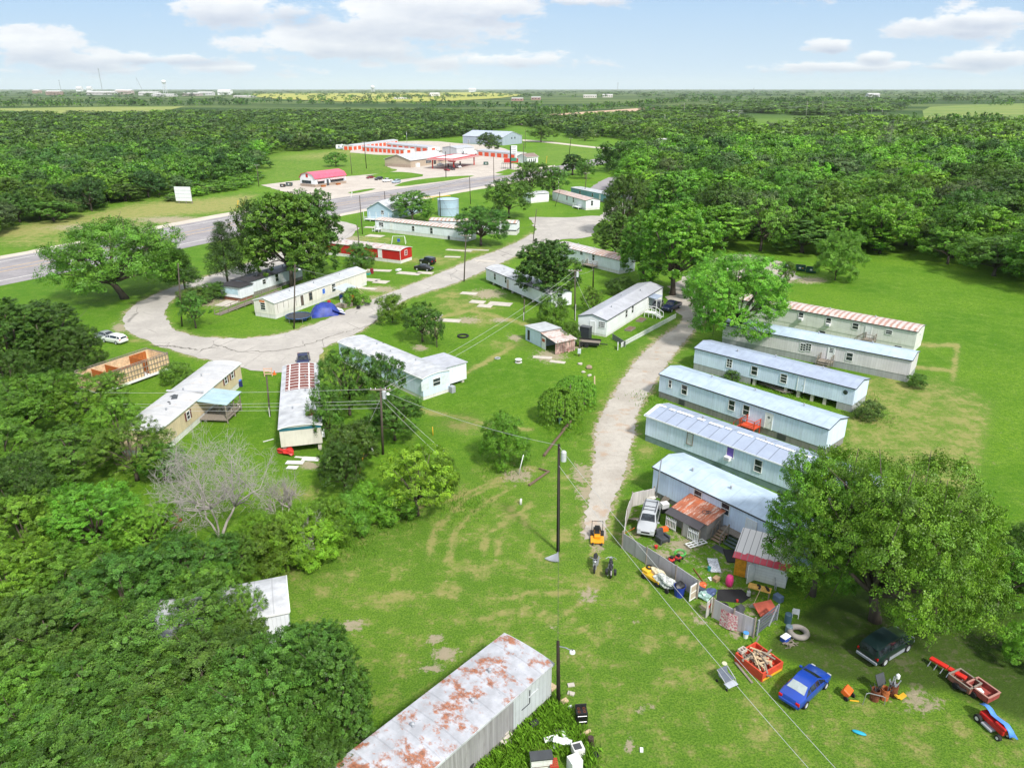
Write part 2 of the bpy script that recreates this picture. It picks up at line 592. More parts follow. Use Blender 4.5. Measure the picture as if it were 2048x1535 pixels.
for a in ((705, 1250, 26, 16), (872, 1277, 18, 13), (888, 1306, 34, 18), (862, 1336, 30, 10), (1162, 948, 22, 24), (1195, 1090, 16, 16), (1170, 985, 20, 20),
          (1832, 1385, 22, 24), (1862, 1412, 30, 15), (1840, 1408, 40, 20), (1290, 1416, 14, 9), (1260, 1490, 14, 16), (1036, 950, 34, 16), (1175, 1190, 22, 16), (1370, 1092, 40, 20),
          (1325, 1110, 20, 12), (1410, 1215, 20, 12), (1110, 1255, 10, 8), (1470, 1268, 14, 10), (1030, 675, 16, 8), (975, 588, 40, 12), (935, 640, 30, 8), (1400, 1240, 16, 9),
          (735, 600, 40, 9), (760, 578, 40, 8), (900, 545, 30, 8), (1285, 470, 24, 9), (690, 478, 40, 9), (420, 605, 30, 10), (450, 600, 24, 8), (240, 655, 20, 12), (1570, 560, 30, 10), (1620, 560, 40, 8),
          (860, 660, 26, 9), (345, 440, 90, 9), (200, 455, 110, 9), (840, 695, 18, 8), (620, 930, 30, 10), (1100, 712, 40, 14), (1140, 690, 40, 10), (1270, 1240, 10, 7), (1255, 925, 14, 22), (1000, 640, 20, 6), (1810, 1330, 20, 12)):
    dab(1, *a, st=.9)
for a in ((1180, 1165, 70, 42), (1090, 1130, 60, 20), (1556, 1455, 62, 30), (1510, 1480, 40, 30), (960, 1140, 60, 30), (900, 1180, 60, 26), (1300, 1290, 40, 20), (1335, 1340, 30, 16), (1500, 1400, 30, 16),
          (800, 1190, 60, 20), (760, 1210, 40, 14), (690, 1150, 60, 20), (650, 1180, 40, 20), (1120, 1070, 40, 24), (1060, 940, 40, 14), (1255, 945, 25, 26), (1290, 900, 30, 22), (1265, 770, 16, 30),
          (930, 850, 60, 20), (1000, 860, 40, 18), (930, 610, 80, 22), (960, 640, 50, 16), (900, 590, 50, 14), (1010, 690, 40, 12), (880, 520, 60, 14), (950, 500, 50, 9), (840, 575, 50, 10), (800, 520, 60, 10),
          (400, 480, 70, 10), (250, 440, 200, 16), (60, 480, 110, 18), (380, 420, 80, 10), (480, 420, 60, 7), (560, 700, 40, 16), (640, 720, 20, 30), (700, 480, 50, 10), (1570, 1290, 30, 10), (1730, 1480, 50, 20), (1850, 1500, 50, 25),
          (1930, 1460, 30, 12), (1410, 1330, 30, 20), (1030, 1390, 20, 20), (1210, 1440, 30, 30), (600, 985, 60, 14), (300, 680, 50, 10), (740, 480, 60, 12), (690, 300, 60, 8), (640, 312, 100, 10), (1750, 1090, 40, 16)):
    dab(0, *a, st=.6)
for s in ([(850, 1125), (870, 1060), (930, 1000), (1010, 955)], [(900, 1120), (905, 1070), (950, 1020), (1020, 975)], [(960, 1125), (975, 1070), (1060, 1010)], [(1000, 1110), (990, 1060), (1040, 1000)],
          [(1100, 1130), (1060, 1090), (1050, 1030)], [(1190, 1090), (1200, 1150), (1150, 1215), (1100, 1250)], [(860, 640), (940, 620), (1060, 650)], [(905, 760), (960, 730), (1030, 690)], [(840, 820), (1000, 850), (1060, 860)],
          [(1000, 1200), (1080, 1180), (1160, 1190)], [(940, 1240), (1060, 1215), (1180, 1260)], [(1800, 690), (1915, 690), (1908, 740), (1830, 735)], [(1915, 690), (1905, 760)], [(1290, 1180), (1340, 1260), (1420, 1310)], [(700, 1060), (800, 1020), (900, 1000), (1020, 950)]):
    stroke(0, s, 7, .8)
area(0, [(560, 1160), (800, 1040), (1000, 960), (1180, 940), (1240, 1090), (1500, 1380), (1700, 1420), (2048, 1440), (2048, 1540), (900, 1540), (700, 1300)], .30, 60)
area(0, [(1725, 775), (1800, 765), (1905, 790), (1965, 820), (1950, 900), (1925, 985), (1860, 960), (1780, 905), (1700, 905)], .52, 26)
area(0, [(0, 480), (160, 450), (330, 425), (470, 415), (500, 395), (420, 405), (300, 410), (200, 432), (0, 465)], .75, 10)
area(0, [(1105, 285), (1190, 295), (1180, 325), (1080, 320)], .25, 12)
area(0, [(520, 310), (690, 300), (830, 322), (780, 345), (640, 345), (520, 365)], .25, 12)
area(2, [(1640, 1230), (1800, 1180), (2048, 1250), (2048, 1420), (1900, 1360), (1680, 1340), (1560, 1290)], 1.0, 30)  # shade under the walnut painted into the ground, over sparse grass
area(1, [(1262, 1020), (1310, 1060), (1400, 1075), (1470, 1110), (1500, 1180), (1540, 1240), (1440, 1230), (1400, 1190), (1300, 1120), (1250, 1085)], .36, 14)
area(1, [(1690, 1250), (1850, 1240), (2048, 1300), (2048, 1360), (1850, 1330), (1700, 1330), (1590, 1280)], .33, 30)
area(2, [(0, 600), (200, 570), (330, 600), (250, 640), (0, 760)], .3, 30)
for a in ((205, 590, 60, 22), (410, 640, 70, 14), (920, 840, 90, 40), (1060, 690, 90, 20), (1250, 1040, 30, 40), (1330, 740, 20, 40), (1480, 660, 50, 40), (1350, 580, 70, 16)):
    dab(2, *a, st=.5)  # darker grass patches, the first the leaning tree's cast shadow painted in
# worn verges along the gravel lane and the loop road
LANE_L = [(1385, 600), (1362, 650), (1325, 672), (1298, 695), (1272, 722), (1253, 748), (1236, 775), (1218, 805), (1200, 835), (1190, 862), (1190, 900), (1186, 930), (1184, 960), (1180, 990), (1172, 1020), (1168, 1050), (1170, 1078)]
LANE_R = [(1440, 610), (1392, 655), (1362, 690), (1342, 715), (1326, 742), (1308, 768), (1295, 790), (1282, 812), (1270, 840), (1268, 870), (1258, 900), (1254, 925), (1250, 950), (1236, 980), (1226, 1005), (1214, 1040), (1208, 1075)]
for side in (LANE_L, LANE_R):
    stroke(1, side, 8, .72)
    stroke(0, side, 20, .5)
LOOP_O = [(640, 478), (560, 505), (455, 540), (390, 560), (332, 579), (275, 605), (247, 627), (244, 650), (257, 664), (287, 678), (335, 697), (400, 716)]
LOOP_I = [(690, 480), (600, 525), (480, 560), (420, 572), (372, 581), (345, 598), (328, 618), (334, 644), (350, 660), (375, 668), (400, 674), (430, 679)]
SOUTH_U = [(400, 674), (475, 679), (530, 673), (575, 665), (650, 641), (722, 610), (765, 590), (820, 570), (890, 542), (940, 520), (985, 505), (1040, 482), (1062, 468)]
SOUTH_L = [(400, 716), (485, 730), (580, 715), (660, 690), (725, 661), (760, 634), (810, 598), (860, 582), (912, 566), (960, 546), (1000, 527), (1050, 503), (1105, 484)]
for side in (LOOP_O, LOOP_I, SOUTH_U, SOUTH_L):
    stroke(1, side, 5, .6)
    stroke(0, side, 11, .4)

t = NT('grass_ground')
at = t.n('ShaderNodeAttribute', attribute_name='wear_shade')
sp = t.n('ShaderNodeSeparateColor')
t.t.links.new(at.outputs['Color'], sp.inputs[0])
vec = t.coord()
nb = t.noise(vec, 0.055, 5, .6)
nm = t.noise(vec, 0.45, 7, .68)
nf = t.noise(vec, 1.9, 6, .75)
nff = t.noise(t.coord('Object', (1, 1, 1)), 7.0, 4, .8)
nst = t.noise(t.coord('Object', (0.35, 2.2, 1), (0, 0, R(25))), 1.1, 6, .7)
col = t.mix(t.step(nb, .33, .67), (0.100, 0.228, 0.010), (0.190, 0.332, 0.022))
col = t.mix(t.math('MULTIPLY', t.step(nm, .42, .68), .6), col, (0.235, 0.36, 0.045))
col = t.mix(t.math('MULTIPLY', t.step(nst, .50, .74), .35), col, (0.24, 0.31, 0.085))
col = t.mix(t.math('MULTIPLY', t.step(nf, .42, .60), .62), col, (0.060, 0.175, 0.007))
col = t.mix(t.math('MULTIPLY', t.step(nff, .44, .58), .66), col, (0.040, 0.125, 0.006))
col = t.mix(t.math('MULTIPLY', sp.outputs[0], 1.1, True), col, t.mix(t.step(nff, .42, .58), (0.215, 0.300, 0.060), (0.085, 0.165, 0.024)))
dry = t.math('ADD', sp.outputs[0], t.math('MULTIPLY', t.math('SUBTRACT', nm, .52), 2.0))
dry = t.math('ADD', dry, t.math('MULTIPLY', t.math('SUBTRACT', nf, .5), 1.5))
col = t.mix(t.math('MULTIPLY', t.step(dry, .22, .78), .72), col, t.mix(nf, (0.24, 0.23, 0.060), (0.46, 0.39, 0.17)))
dirt = t.math('ADD', sp.outputs[1], t.math('MULTIPLY', t.math('SUBTRACT', nf, .5), 2.6))
dirt = t.math('ADD', dirt, t.math('MULTIPLY', t.math('SUBTRACT', nm, .5), .9))
col = t.mix(t.math('MULTIPLY', t.step(dirt, .34, .70), .85), col, t.mix(nff, (0.30, 0.235, 0.165), (0.50, 0.42, 0.32)))
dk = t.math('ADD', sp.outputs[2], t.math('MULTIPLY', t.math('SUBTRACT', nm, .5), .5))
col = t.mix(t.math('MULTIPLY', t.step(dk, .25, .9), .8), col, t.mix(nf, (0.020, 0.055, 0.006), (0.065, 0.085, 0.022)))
geo = t.n('ShaderNodeNewGeometry')
sx = t.n('ShaderNodeSeparateXYZ')
t.t.links.new(geo.outputs['Position'], sx.inputs[0])
nfar = t.noise(t.coord('Object', (.35, 1.0, 1)), 0.0028, 6, .6)
farc = t.mix(t.step(nfar, .42, .62), (0.030, 0.070, 0.014), (0.12, 0.17, 0.045))
col = t.mix(t.step(sx.outputs[1], 600, 1500), col, farc)
bumpv = t.math('ADD', nff, t.math('MULTIPLY', nf, 1.5))
GRASS_M = t.bsdf(col, .85, bump=bumpv, bstr=.8, bdist=.16, spec=.12)

nx, ny = len(gx), len(gy)
idx = np.arange(nx * ny).reshape(ny, nx)
quads = np.stack([idx[:-1, :-1], idx[:-1, 1:], idx[1:, 1:], idx[1:, :-1]], -1).reshape(-1, 4)


def np_mesh(name, v, q, mat, attr=None):
    me = bpy.data.meshes.new(name)
    k = q.shape[1]
    me.vertices.add(len(v))
    me.vertices.foreach_set('co', np.ascontiguousarray(v, np.float32).ravel())
    me.loops.add(q.size)
    me.loops.foreach_set('vertex_index', np.ascontiguousarray(q, np.int32).ravel())
    me.polygons.add(len(q))
    me.polygons.foreach_set('loop_start', np.arange(0, q.size, k, dtype=np.int32))
    me.polygons.foreach_set('loop_total', np.full(len(q), k, np.int32))
    if attr is not None:
        a = me.attributes.new(attr[0], 'FLOAT_COLOR', 'POINT')
        a.data.foreach_set('color', np.ascontiguousarray(attr[1], np.float32).ravel())
    me.materials.append(mat)
    me.update(calc_edges=True)
    return me


gm = np_mesh('ground', gv, quads, GRASS_M, ('wear_shade', mask))
go = bpy.data.objects.new('ground', gm)
COL.objects.link(go)
go['kind'] = 'structure'


# ------------------------------------------------------------------ roads, lots and fields
def resample(pts, n):
    pts = [Vector(p) for p in pts]
    ds = [0]
    for a, b in zip(pts[:-1], pts[1:]):
        ds.append(ds[-1] + (b - a).length)
    o = []
    for i in range(n):
        d = ds[-1] * i / (n - 1)
        k = max(j for j in range(len(ds) - 1) if ds[j] <= d + 1e-9)
        o.append(pts[k].lerp(pts[k + 1], (d - ds[k]) / max(ds[k + 1] - ds[k], 1e-9)))
    return o


def smooth_pts(p, it=2):
    for _ in range(it):
        q = [p[0]]
        for a, b in zip(p[:-1], p[1:]):
            q += [a.lerp(b, .25), a.lerp(b, .75)]
        p = q + [p[-1]]
    return p


def strip(name, A, B, z, mat, n=80, jit=0.0, kind='structure', m=6):
    A = resample(smooth_pts([P(*p) for p in A]), n)
    B = resample(smooth_pts([P(*p) for p in B]), n)
    g = random.Random(name)
    vs, fs = [], []
    for i in range(n):
        j0, j1 = g.gauss(0, jit), g.gauss(0, jit)
        for k in range(m + 1):
            f = k / m
            p = A[i].lerp(B[i], f)
            d = (B[i] - A[i]).normalized()
            p = p + d * (j0 if k == 0 else (j1 if k == m else 0))
            vs.append((p.x, p.y, z))
    for i in range(n - 1):
        for k in range(m):
            a = i * (m + 1) + k
            fs.append((a, a + 1, a + m + 2, a + m + 1))
    o = MB().add(vs, fs).build(name, mat)
    if kind:
        o['kind'] = kind
    return o, A, B


def sheet(name, poly, z, mat, jit=0.0, kind='structure', step_=2.0, smooth=1):
    pts = [P(*p) for p in poly]
    pts = pts + [pts[0]]
    if smooth:
        pts = smooth_pts(pts, smooth)
    g = random.Random(name + str(poly[0]))
    o = []
    for a, b in zip(pts[:-1], pts[1:]):
        k = max(1, int((b - a).length / step_)) if jit else 1
        for i in range(k):
            q = a.lerp(b, i / k)
            o.append(Vector((q.x + g.gauss(0, jit), q.y + g.gauss(0, jit), z)))
    from mathutils.geometry import tessellate_polygon
    tris = tessellate_polygon([o])
    ob = MB().add(o, [tuple(t_) for t_ in tris]).build(name, mat)
    bm = bmesh.new()
    bm.from_mesh(ob.data)
    for f in bm.faces:
        if f.normal.z < 0:
            f.normal_flip()
    bm.to_mesh(ob.data)
    bm.free()
    if kind:
        ob['kind'] = kind
    return ob


def road_mat(name, base, worn, crack=0.5, gravel=0.0, stain=(0.3, 0.2, 0.13), stain_amt=0.0, long_=None):
    t = NT(name)
    v = t.coord()
    n1 = t.noise(v, .18, 6, .6)
    n2 = t.noise(v, 1.3, 7, .7)
    n3 = t.noise(v, 9.0, 4, .8)
    c = t.mix(t.step(n1, .35, .66), base, worn)
    c = t.mix(t.math('MULTIPLY', t.step(n2, .45, .7), .4), c, [x * .72 for x in base])
    c = t.mix(t.math('MULTIPLY', t.step(n3, .45, .75), .25 + gravel), c, [x * .6 for x in base])
    if stain_amt:
        n4 = t.noise(v, .32, 5, .65)
        c = t.mix(t.math('MULTIPLY', t.step(n4, .55, .66), stain_amt), c, stain)
    if crack:
        vo = t.n('ShaderNodeTexVoronoi', feature='DISTANCE_TO_EDGE')
        wv = t.mix(.12, v, t.noise(v, .5, 4))
        t.t.links.new(wv, vo.inputs['Vector'])
        vo.inputs['Scale'].default_value = .22
        k = t.math('MULTIPLY', t.step(vo.outputs['Distance'], .0, .02, 1, 0), t.step(n1, .45, .6))
        c = t.mix(t.math('MULTIPLY', k, crack), c, [x * .3 for x in base])
    return t.bsdf(c, .9, bump=t.math('ADD', n2, n3), bstr=.4, bdist=.03, spec=.15)


ASPHALT = road_mat('highway_asphalt', (0.27, 0.255, 0.265), (0.34, 0.32, 0.325), .25)
OLDROAD = road_mat('old_chip_seal', (0.39, 0.365, 0.335), (0.48, 0.45, 0.41), .7, .1)
GRAVEL = road_mat('crushed_gravel', (0.38, 0.345, 0.30), (0.48, 0.445, 0.395), 0, .3, (0.40, 0.26, 0.16), .5)
LOT = road_mat('lot_concrete', (0.46, 0.41, 0.36), (0.55, 0.495, 0.435), .15)
MARKW = paint('road_marking_white', (0.72, 0.70, 0.66), .8, .2, 3)
MARKY = paint('road_marking_yellow', (0.62, 0.40, 0.17), .8, .2, 3)
SHOULDER = road_mat('shoulder_gravel', (0.52, 0.46, 0.39), (0.60, 0.54, 0.46), 0, .2)

HW_FAR = [(-260, 562), (0, 519), (240, 473), (478, 427), (655, 399), (790, 379), (925, 359), (1012, 348), (1110, 333), (1200, 316), (1330, 292), (1480, 268), (1640, 242), (1720, 226)]
HW_NEAR = [(-260, 628), (0, 571), (240, 524), (478, 473), (664, 431), (790, 405), (900, 384), (1012, 364), (1110, 347), (1200, 329), (1330, 301), (1480, 274), (1640, 246), (1722, 229)]
o, HF, HN = strip('highway', HW_FAR, HW_NEAR, .03, ASPHALT, 120)


def lane(name, t0, wid, mat, dash=None, i0=0, i1=120):
    m = MB()
    fine_f, fine_n = resample(HF, 900), resample(HN, 900)
    acc = 0
    for i in range(int(i0 * 7.5), int(i1 * 7.5) - 1):
        a, b = fine_f[i].lerp(fine_n[i], t0), fine_f[i + 1].lerp(fine_n[i + 1], t0)
        acc += (b - a).length
        if dash and (acc % dash[1]) > dash[0]:
            continue
        w = (fine_n[i] - fine_f[i]).normalized() * wid / 2
        m.add([(a - w).to_tuple()[:2] + (.045,), (a + w).to_tuple()[:2] + (.045,), (b + w).to_tuple()[:2] + (.045,), (b - w).to_tuple()[:2] + (.045,)], [(0, 1, 2, 3)])
    q = m.build(name, mat)
    q['kind'] = 'structure'


lane('highway_edge_marking', .12, .34, MARKW)
lane('highway_edge_marking', .84, .34, MARKW)
lane('highway_centre_marking', .39, .34, MARKY)
lane('highway_centre_marking', .52, .34, MARKY)
lane('highway_lane_marking', .26, .28, MARKW, (3, 12), 46)
lane('highway_lane_marking', .68, .28, MARKW, (3, 12), 46)
strip('road_shoulder', [(x, y - (7 if x < 600 else 3)) for x, y in HW_FAR[1:9]], [(x, y + 2) for x, y in HW_FAR[1:9]], .012, SHOULDER, 80, .25)
strip('road_shoulder', [(x, y - 1) for x, y in HW_NEAR[4:9]], [(x, y + 5) for x, y in HW_NEAR[4:9]], .012, SHOULDER, 60, .25)
strip('loop_road', LOOP_O, LOOP_I, .024, OLDROAD, 90, .22, m=8)
strip('park_road', SOUTH_U, SOUTH_L, .032, OLDROAD, 110, .25, m=8)
sheet('parking_apron', [(380, 706), (470, 712), (560, 712), (640, 690), (652, 705), (636, 712), (641, 735), (560, 745), (515, 742), (480, 732), (430, 726)], .04, OLDROAD, .22)
sheet('entry_road', [(655, 436), (722, 452), (706, 470), (690, 480), (640, 492), (620, 486), (655, 474)], .041, OLDROAD, .2)
sheet('road_junction', [(1040, 482), (1075, 462), (1062, 440), (1058, 433), (1130, 436), (1200, 430), (1212, 438), (1186, 452), (1188, 470), (1160, 478), (1130, 477), (1105, 484), (1060, 502)], .046, OLDROAD, .3)
sheet('side_road', [(1170, 384), (1190, 368), (1222, 352), (1236, 356), (1222, 372), (1205, 392)], .03, ASPHALT, .2)
sheet('side_road', [(1200, 432), (1240, 400), (1260, 372), (1240, 356), (1290, 372), (1270, 410), (1225, 445)], .034, OLDROAD, .3)
strip('gravel_lane', LANE_L, LANE_R, .026, GRAVEL, 230, .14, m=6)
sheet('gravel_yard', [(1330, 600), (1352, 560), (1420, 520), (1480, 505), (1560, 520), (1606, 552), (1575, 562), (1520, 552), (1470, 560), (1440, 600), (1420, 625), (1385, 650)], .02, GRAVEL, .4)
sheet('shop_lot', [(523, 370), (600, 360), (692, 353), (770, 346), (800, 340), (778, 336), (770, 328), (775, 318), (820, 308), (905, 310), (985, 320), (1030, 327), (1050, 337), (1012, 350), (925, 361), (790, 381), (660, 401), (575, 386)], .016, LOT, .15)
sheet('storage_yard', [(700, 305), (706, 290), (760, 284), (860, 281), (930, 288), (990, 290), (1075, 322), (1030, 326), (905, 311), (820, 308), (770, 311)], .012, LOT, .15)
for q in ([(731, 352), (775, 344), (812, 344), (858, 351), (806, 359), (780, 361)], [(788, 372), (810, 363), (870, 355), (940, 351), (952, 352), (900, 361), (850, 367), (806, 373)], [(695, 385), (738, 377), (756, 378), (706, 388)],
          [(990, 346), (1030, 334), (1050, 339), (1012, 349)], [(990, 352), (1022, 345), (1024, 350)]):
    sheet('grass_island', q, .05, GRASS_M)
strip('track', [(1045, 279), (1100, 283), (1190, 294), (1290, 300)], [(1045, 282), (1100, 286), (1190, 297), (1290, 304)], .02, SHOULDER, 40, .2)
strip('footpath', [(870, 322), (960, 328), (1060, 340)], [(868, 325), (958, 331), (1056, 343)], .055, LOT, 30)
# asphalt cracks across the park road
CRACK = paint('crack_seam', (0.13, 0.12, 0.10), .9)
for k_, pts in enumerate(([(400, 700), (440, 690), (470, 702), (530, 703), (580, 697), (640, 680), (690, 662)], [(690, 664), (740, 650), (790, 610)], [(300, 690), (350, 692), (395, 700)], [(1000, 458), (1040, 455), (1100, 452)])):
    pp = resample([P(*q, .062) for q in pts], 60)
    g = random.Random(k_)
    pp = [p + Vector((g.gauss(0, .18), g.gauss(0, .18), 0)) for p in pp]
    m = MB()
    for a, b in zip(pp[:-1], pp[1:]):
        d = (b - a).normalized()
        w = Vector((-d.y, d.x, 0)) * g.uniform(.03, .09)
        m.add([a - w, a + w, b + w, b - w], [(0, 1, 2, 3)])
    m.build('road_crack', CRACK)['kind'] = 'structure'


def field(name, poly, z, c1, c2, sc=.01):
    t = NT(name)
    n = t.noise(t.coord('Object', (.4, 1, 1)), sc, 6, .65)
    m = t.bsdf(t.mix(t.step(n, .35, .68), c1, c2), .9, spec=.1)
    return sheet(name, poly, z, m, 0, smooth=0)


field('hay_field', [(560, 199), (500, 193), (505, 188), (700, 187), (960, 185), (1050, 190), (1000, 197), (880, 204), (700, 205)], 1.5, (0.30, 0.33, 0.06), (0.40, 0.38, 0.10), .004)
field('ploughed_field', [(1082, 230), (1290, 216), (1468, 209), (1470, 219), (1320, 224), (1180, 232)], .3, (0.48, 0.33, 0.23), (0.58, 0.42, 0.30), .02)
field('pasture', [(1845, 222), (1860, 214), (1960, 209), (2048, 207), (2048, 232), (2000, 245), (1850, 246)], .2, (0.13, 0.21, 0.05), (0.24, 0.28, 0.08), .02)
field('meadow', [(0, 226), (0, 217), (220, 214), (370, 213), (330, 222), (130, 229)], .2, (0.20, 0.26, 0.07), (0.30, 0.32, 0.10), .02)
field('pale_lot', [(985, 244), (1045, 236), (1290, 226), (1300, 231), (1200, 240), (1040, 250)], .15, (0.45, 0.40, 0.36), (0.58, 0.52, 0.47), .02)
# ------------------------------------------------------------------ mobile homes and other buildings
LBLUE = siding('pale_blue_siding', (0.68, 0.79, 0.96), .32, dirt=(.42, .45, .48), dirt_amt=.35)
LBLUE2 = siding('pale_blue_siding_worn', (0.66, 0.785, 0.94), .4, dirt=(.42, .45, .46), dirt_amt=.4)
WSIDE = siding('white_siding', (0.80, 0.835, 0.88), .3, dirt=(.45, .44, .40), dirt_amt=.35)
WDIRTY = siding('dirty_white_siding', (0.76, 0.76, 0.72), .28, 'z', dirt=(.34, .30, .22), dirt_amt=.4)
WHORIZ = siding('white_lap_siding', (0.83, 0.85, 0.87), .2, 'z', dirt_amt=.12)
PINKGREY = siding('grey_panel_siding', (0.70, 0.665, 0.68), .35, dirt_amt=.15)
CREAM = siding('cream_siding', (0.70, 0.57, 0.38), .4, dirt_amt=.2)
CREAMW = siding('cream_white_siding', (0.78, 0.745, 0.68), .4, dirt=(.3, .25, .18), dirt_amt=.4)
REDSIDE = siding('red_siding', (0.50, 0.018, 0.016), .25, 'z', dirt=(.2, .02, .02), dirt_amt=.3)
SKGREY = siding('grey_skirting', (0.40, 0.41, 0.42), .25, dirt_amt=.4, gap=.4)
SKDARK = siding('weathered_skirting', (0.27, 0.26, 0.25), .2, dirt_amt=.5, gap=.6)
SKWHITE = siding('white_skirting', (0.72, 0.71, 0.68), .4, dirt_amt=.35)
SKGREEN = paint('green_grey_skirting', (0.17, 0.25, 0.24), .7, .15)
RF_LB = metal_roof('pale_blue_roof', (0.44, 0.545, 0.655), 1.2, seam_dark=.12)
RF_LB2 = metal_roof('light_blue_roof', (0.41, 0.505, 0.61), 1.2, seam_dark=.15)
RF_GB = metal_roof('grey_blue_roof', (0.35, 0.41, 0.52), 1.2, seam_dark=.1)
RF_PANEL = metal_roof('slate_panel_roof', (0.335, 0.39, 0.50), 1.42, seam_dark=.75, blotch=.06)
RF_GREY = metal_roof('grey_roof', (0.44, 0.45, 0.49), 1.2, seam_dark=.1)
RF_WHITE = metal_roof('white_roof', (0.50, 0.51, 0.53), 1.3, seam_dark=.3, blotch=.22)
RF_WSEAM = metal_roof('white_seamed_roof', (0.50, 0.52, 0.545), .95, seam_dark=.55)
RF_RUST1 = metal_roof('striped_rusty_roof', (0.60, 0.52, 0.48), .9, .56, (.34, .18, .13), stripes=True, rust_scale=1.1, stretch=(.8, .5, 1))
RF_RUST2 = metal_roof('faintly_rusty_roof', (0.60, 0.56, 0.52), 1.2, .50, (.36, .22, .16), stripes=True)
RF_RUST3 = metal_roof('flaking_rusty_roof', (0.44, 0.45, 0.485), 1.5, .57, (.25, .085, .032), rust_scale=.75, stretch=(1, .75, 1), seam_dark=.2, blotch=.22)
RF_RUST4 = metal_roof('mottled_roof', (0.58, 0.52, 0.49), 1.3, .55, (.30, .16, .12), rust_scale=1.4)
RF_HALF = metal_roof('half_rusted_roof', (0.58, 0.57, 0.56), 1.0, .30, (.33, .20, .15), stripes=True, x_rust=(0.0, 3.0, .22))
RF_ORANGE = metal_roof('orange_rust_sheet', (.40, .115, .05), .6, .50, (.42, .34, .29), rust_scale=1.3, stretch=(2.2, .35, 1), blotch=.3)
RF_PINK = metal_roof('faded_red_roof', (0.62, 0.115, 0.185), .5, seam_dark=.2)
RF_DARK = metal_roof('dark_roof', (0.055, 0.05, 0.055), 2, seam_dark=.1)
RF_PEACH = metal_roof('dull_white_roof', (0.52, 0.52, 0.525), 2.4, .28, (.42, .38, .34), rust_scale=.8, seam_dark=.25)


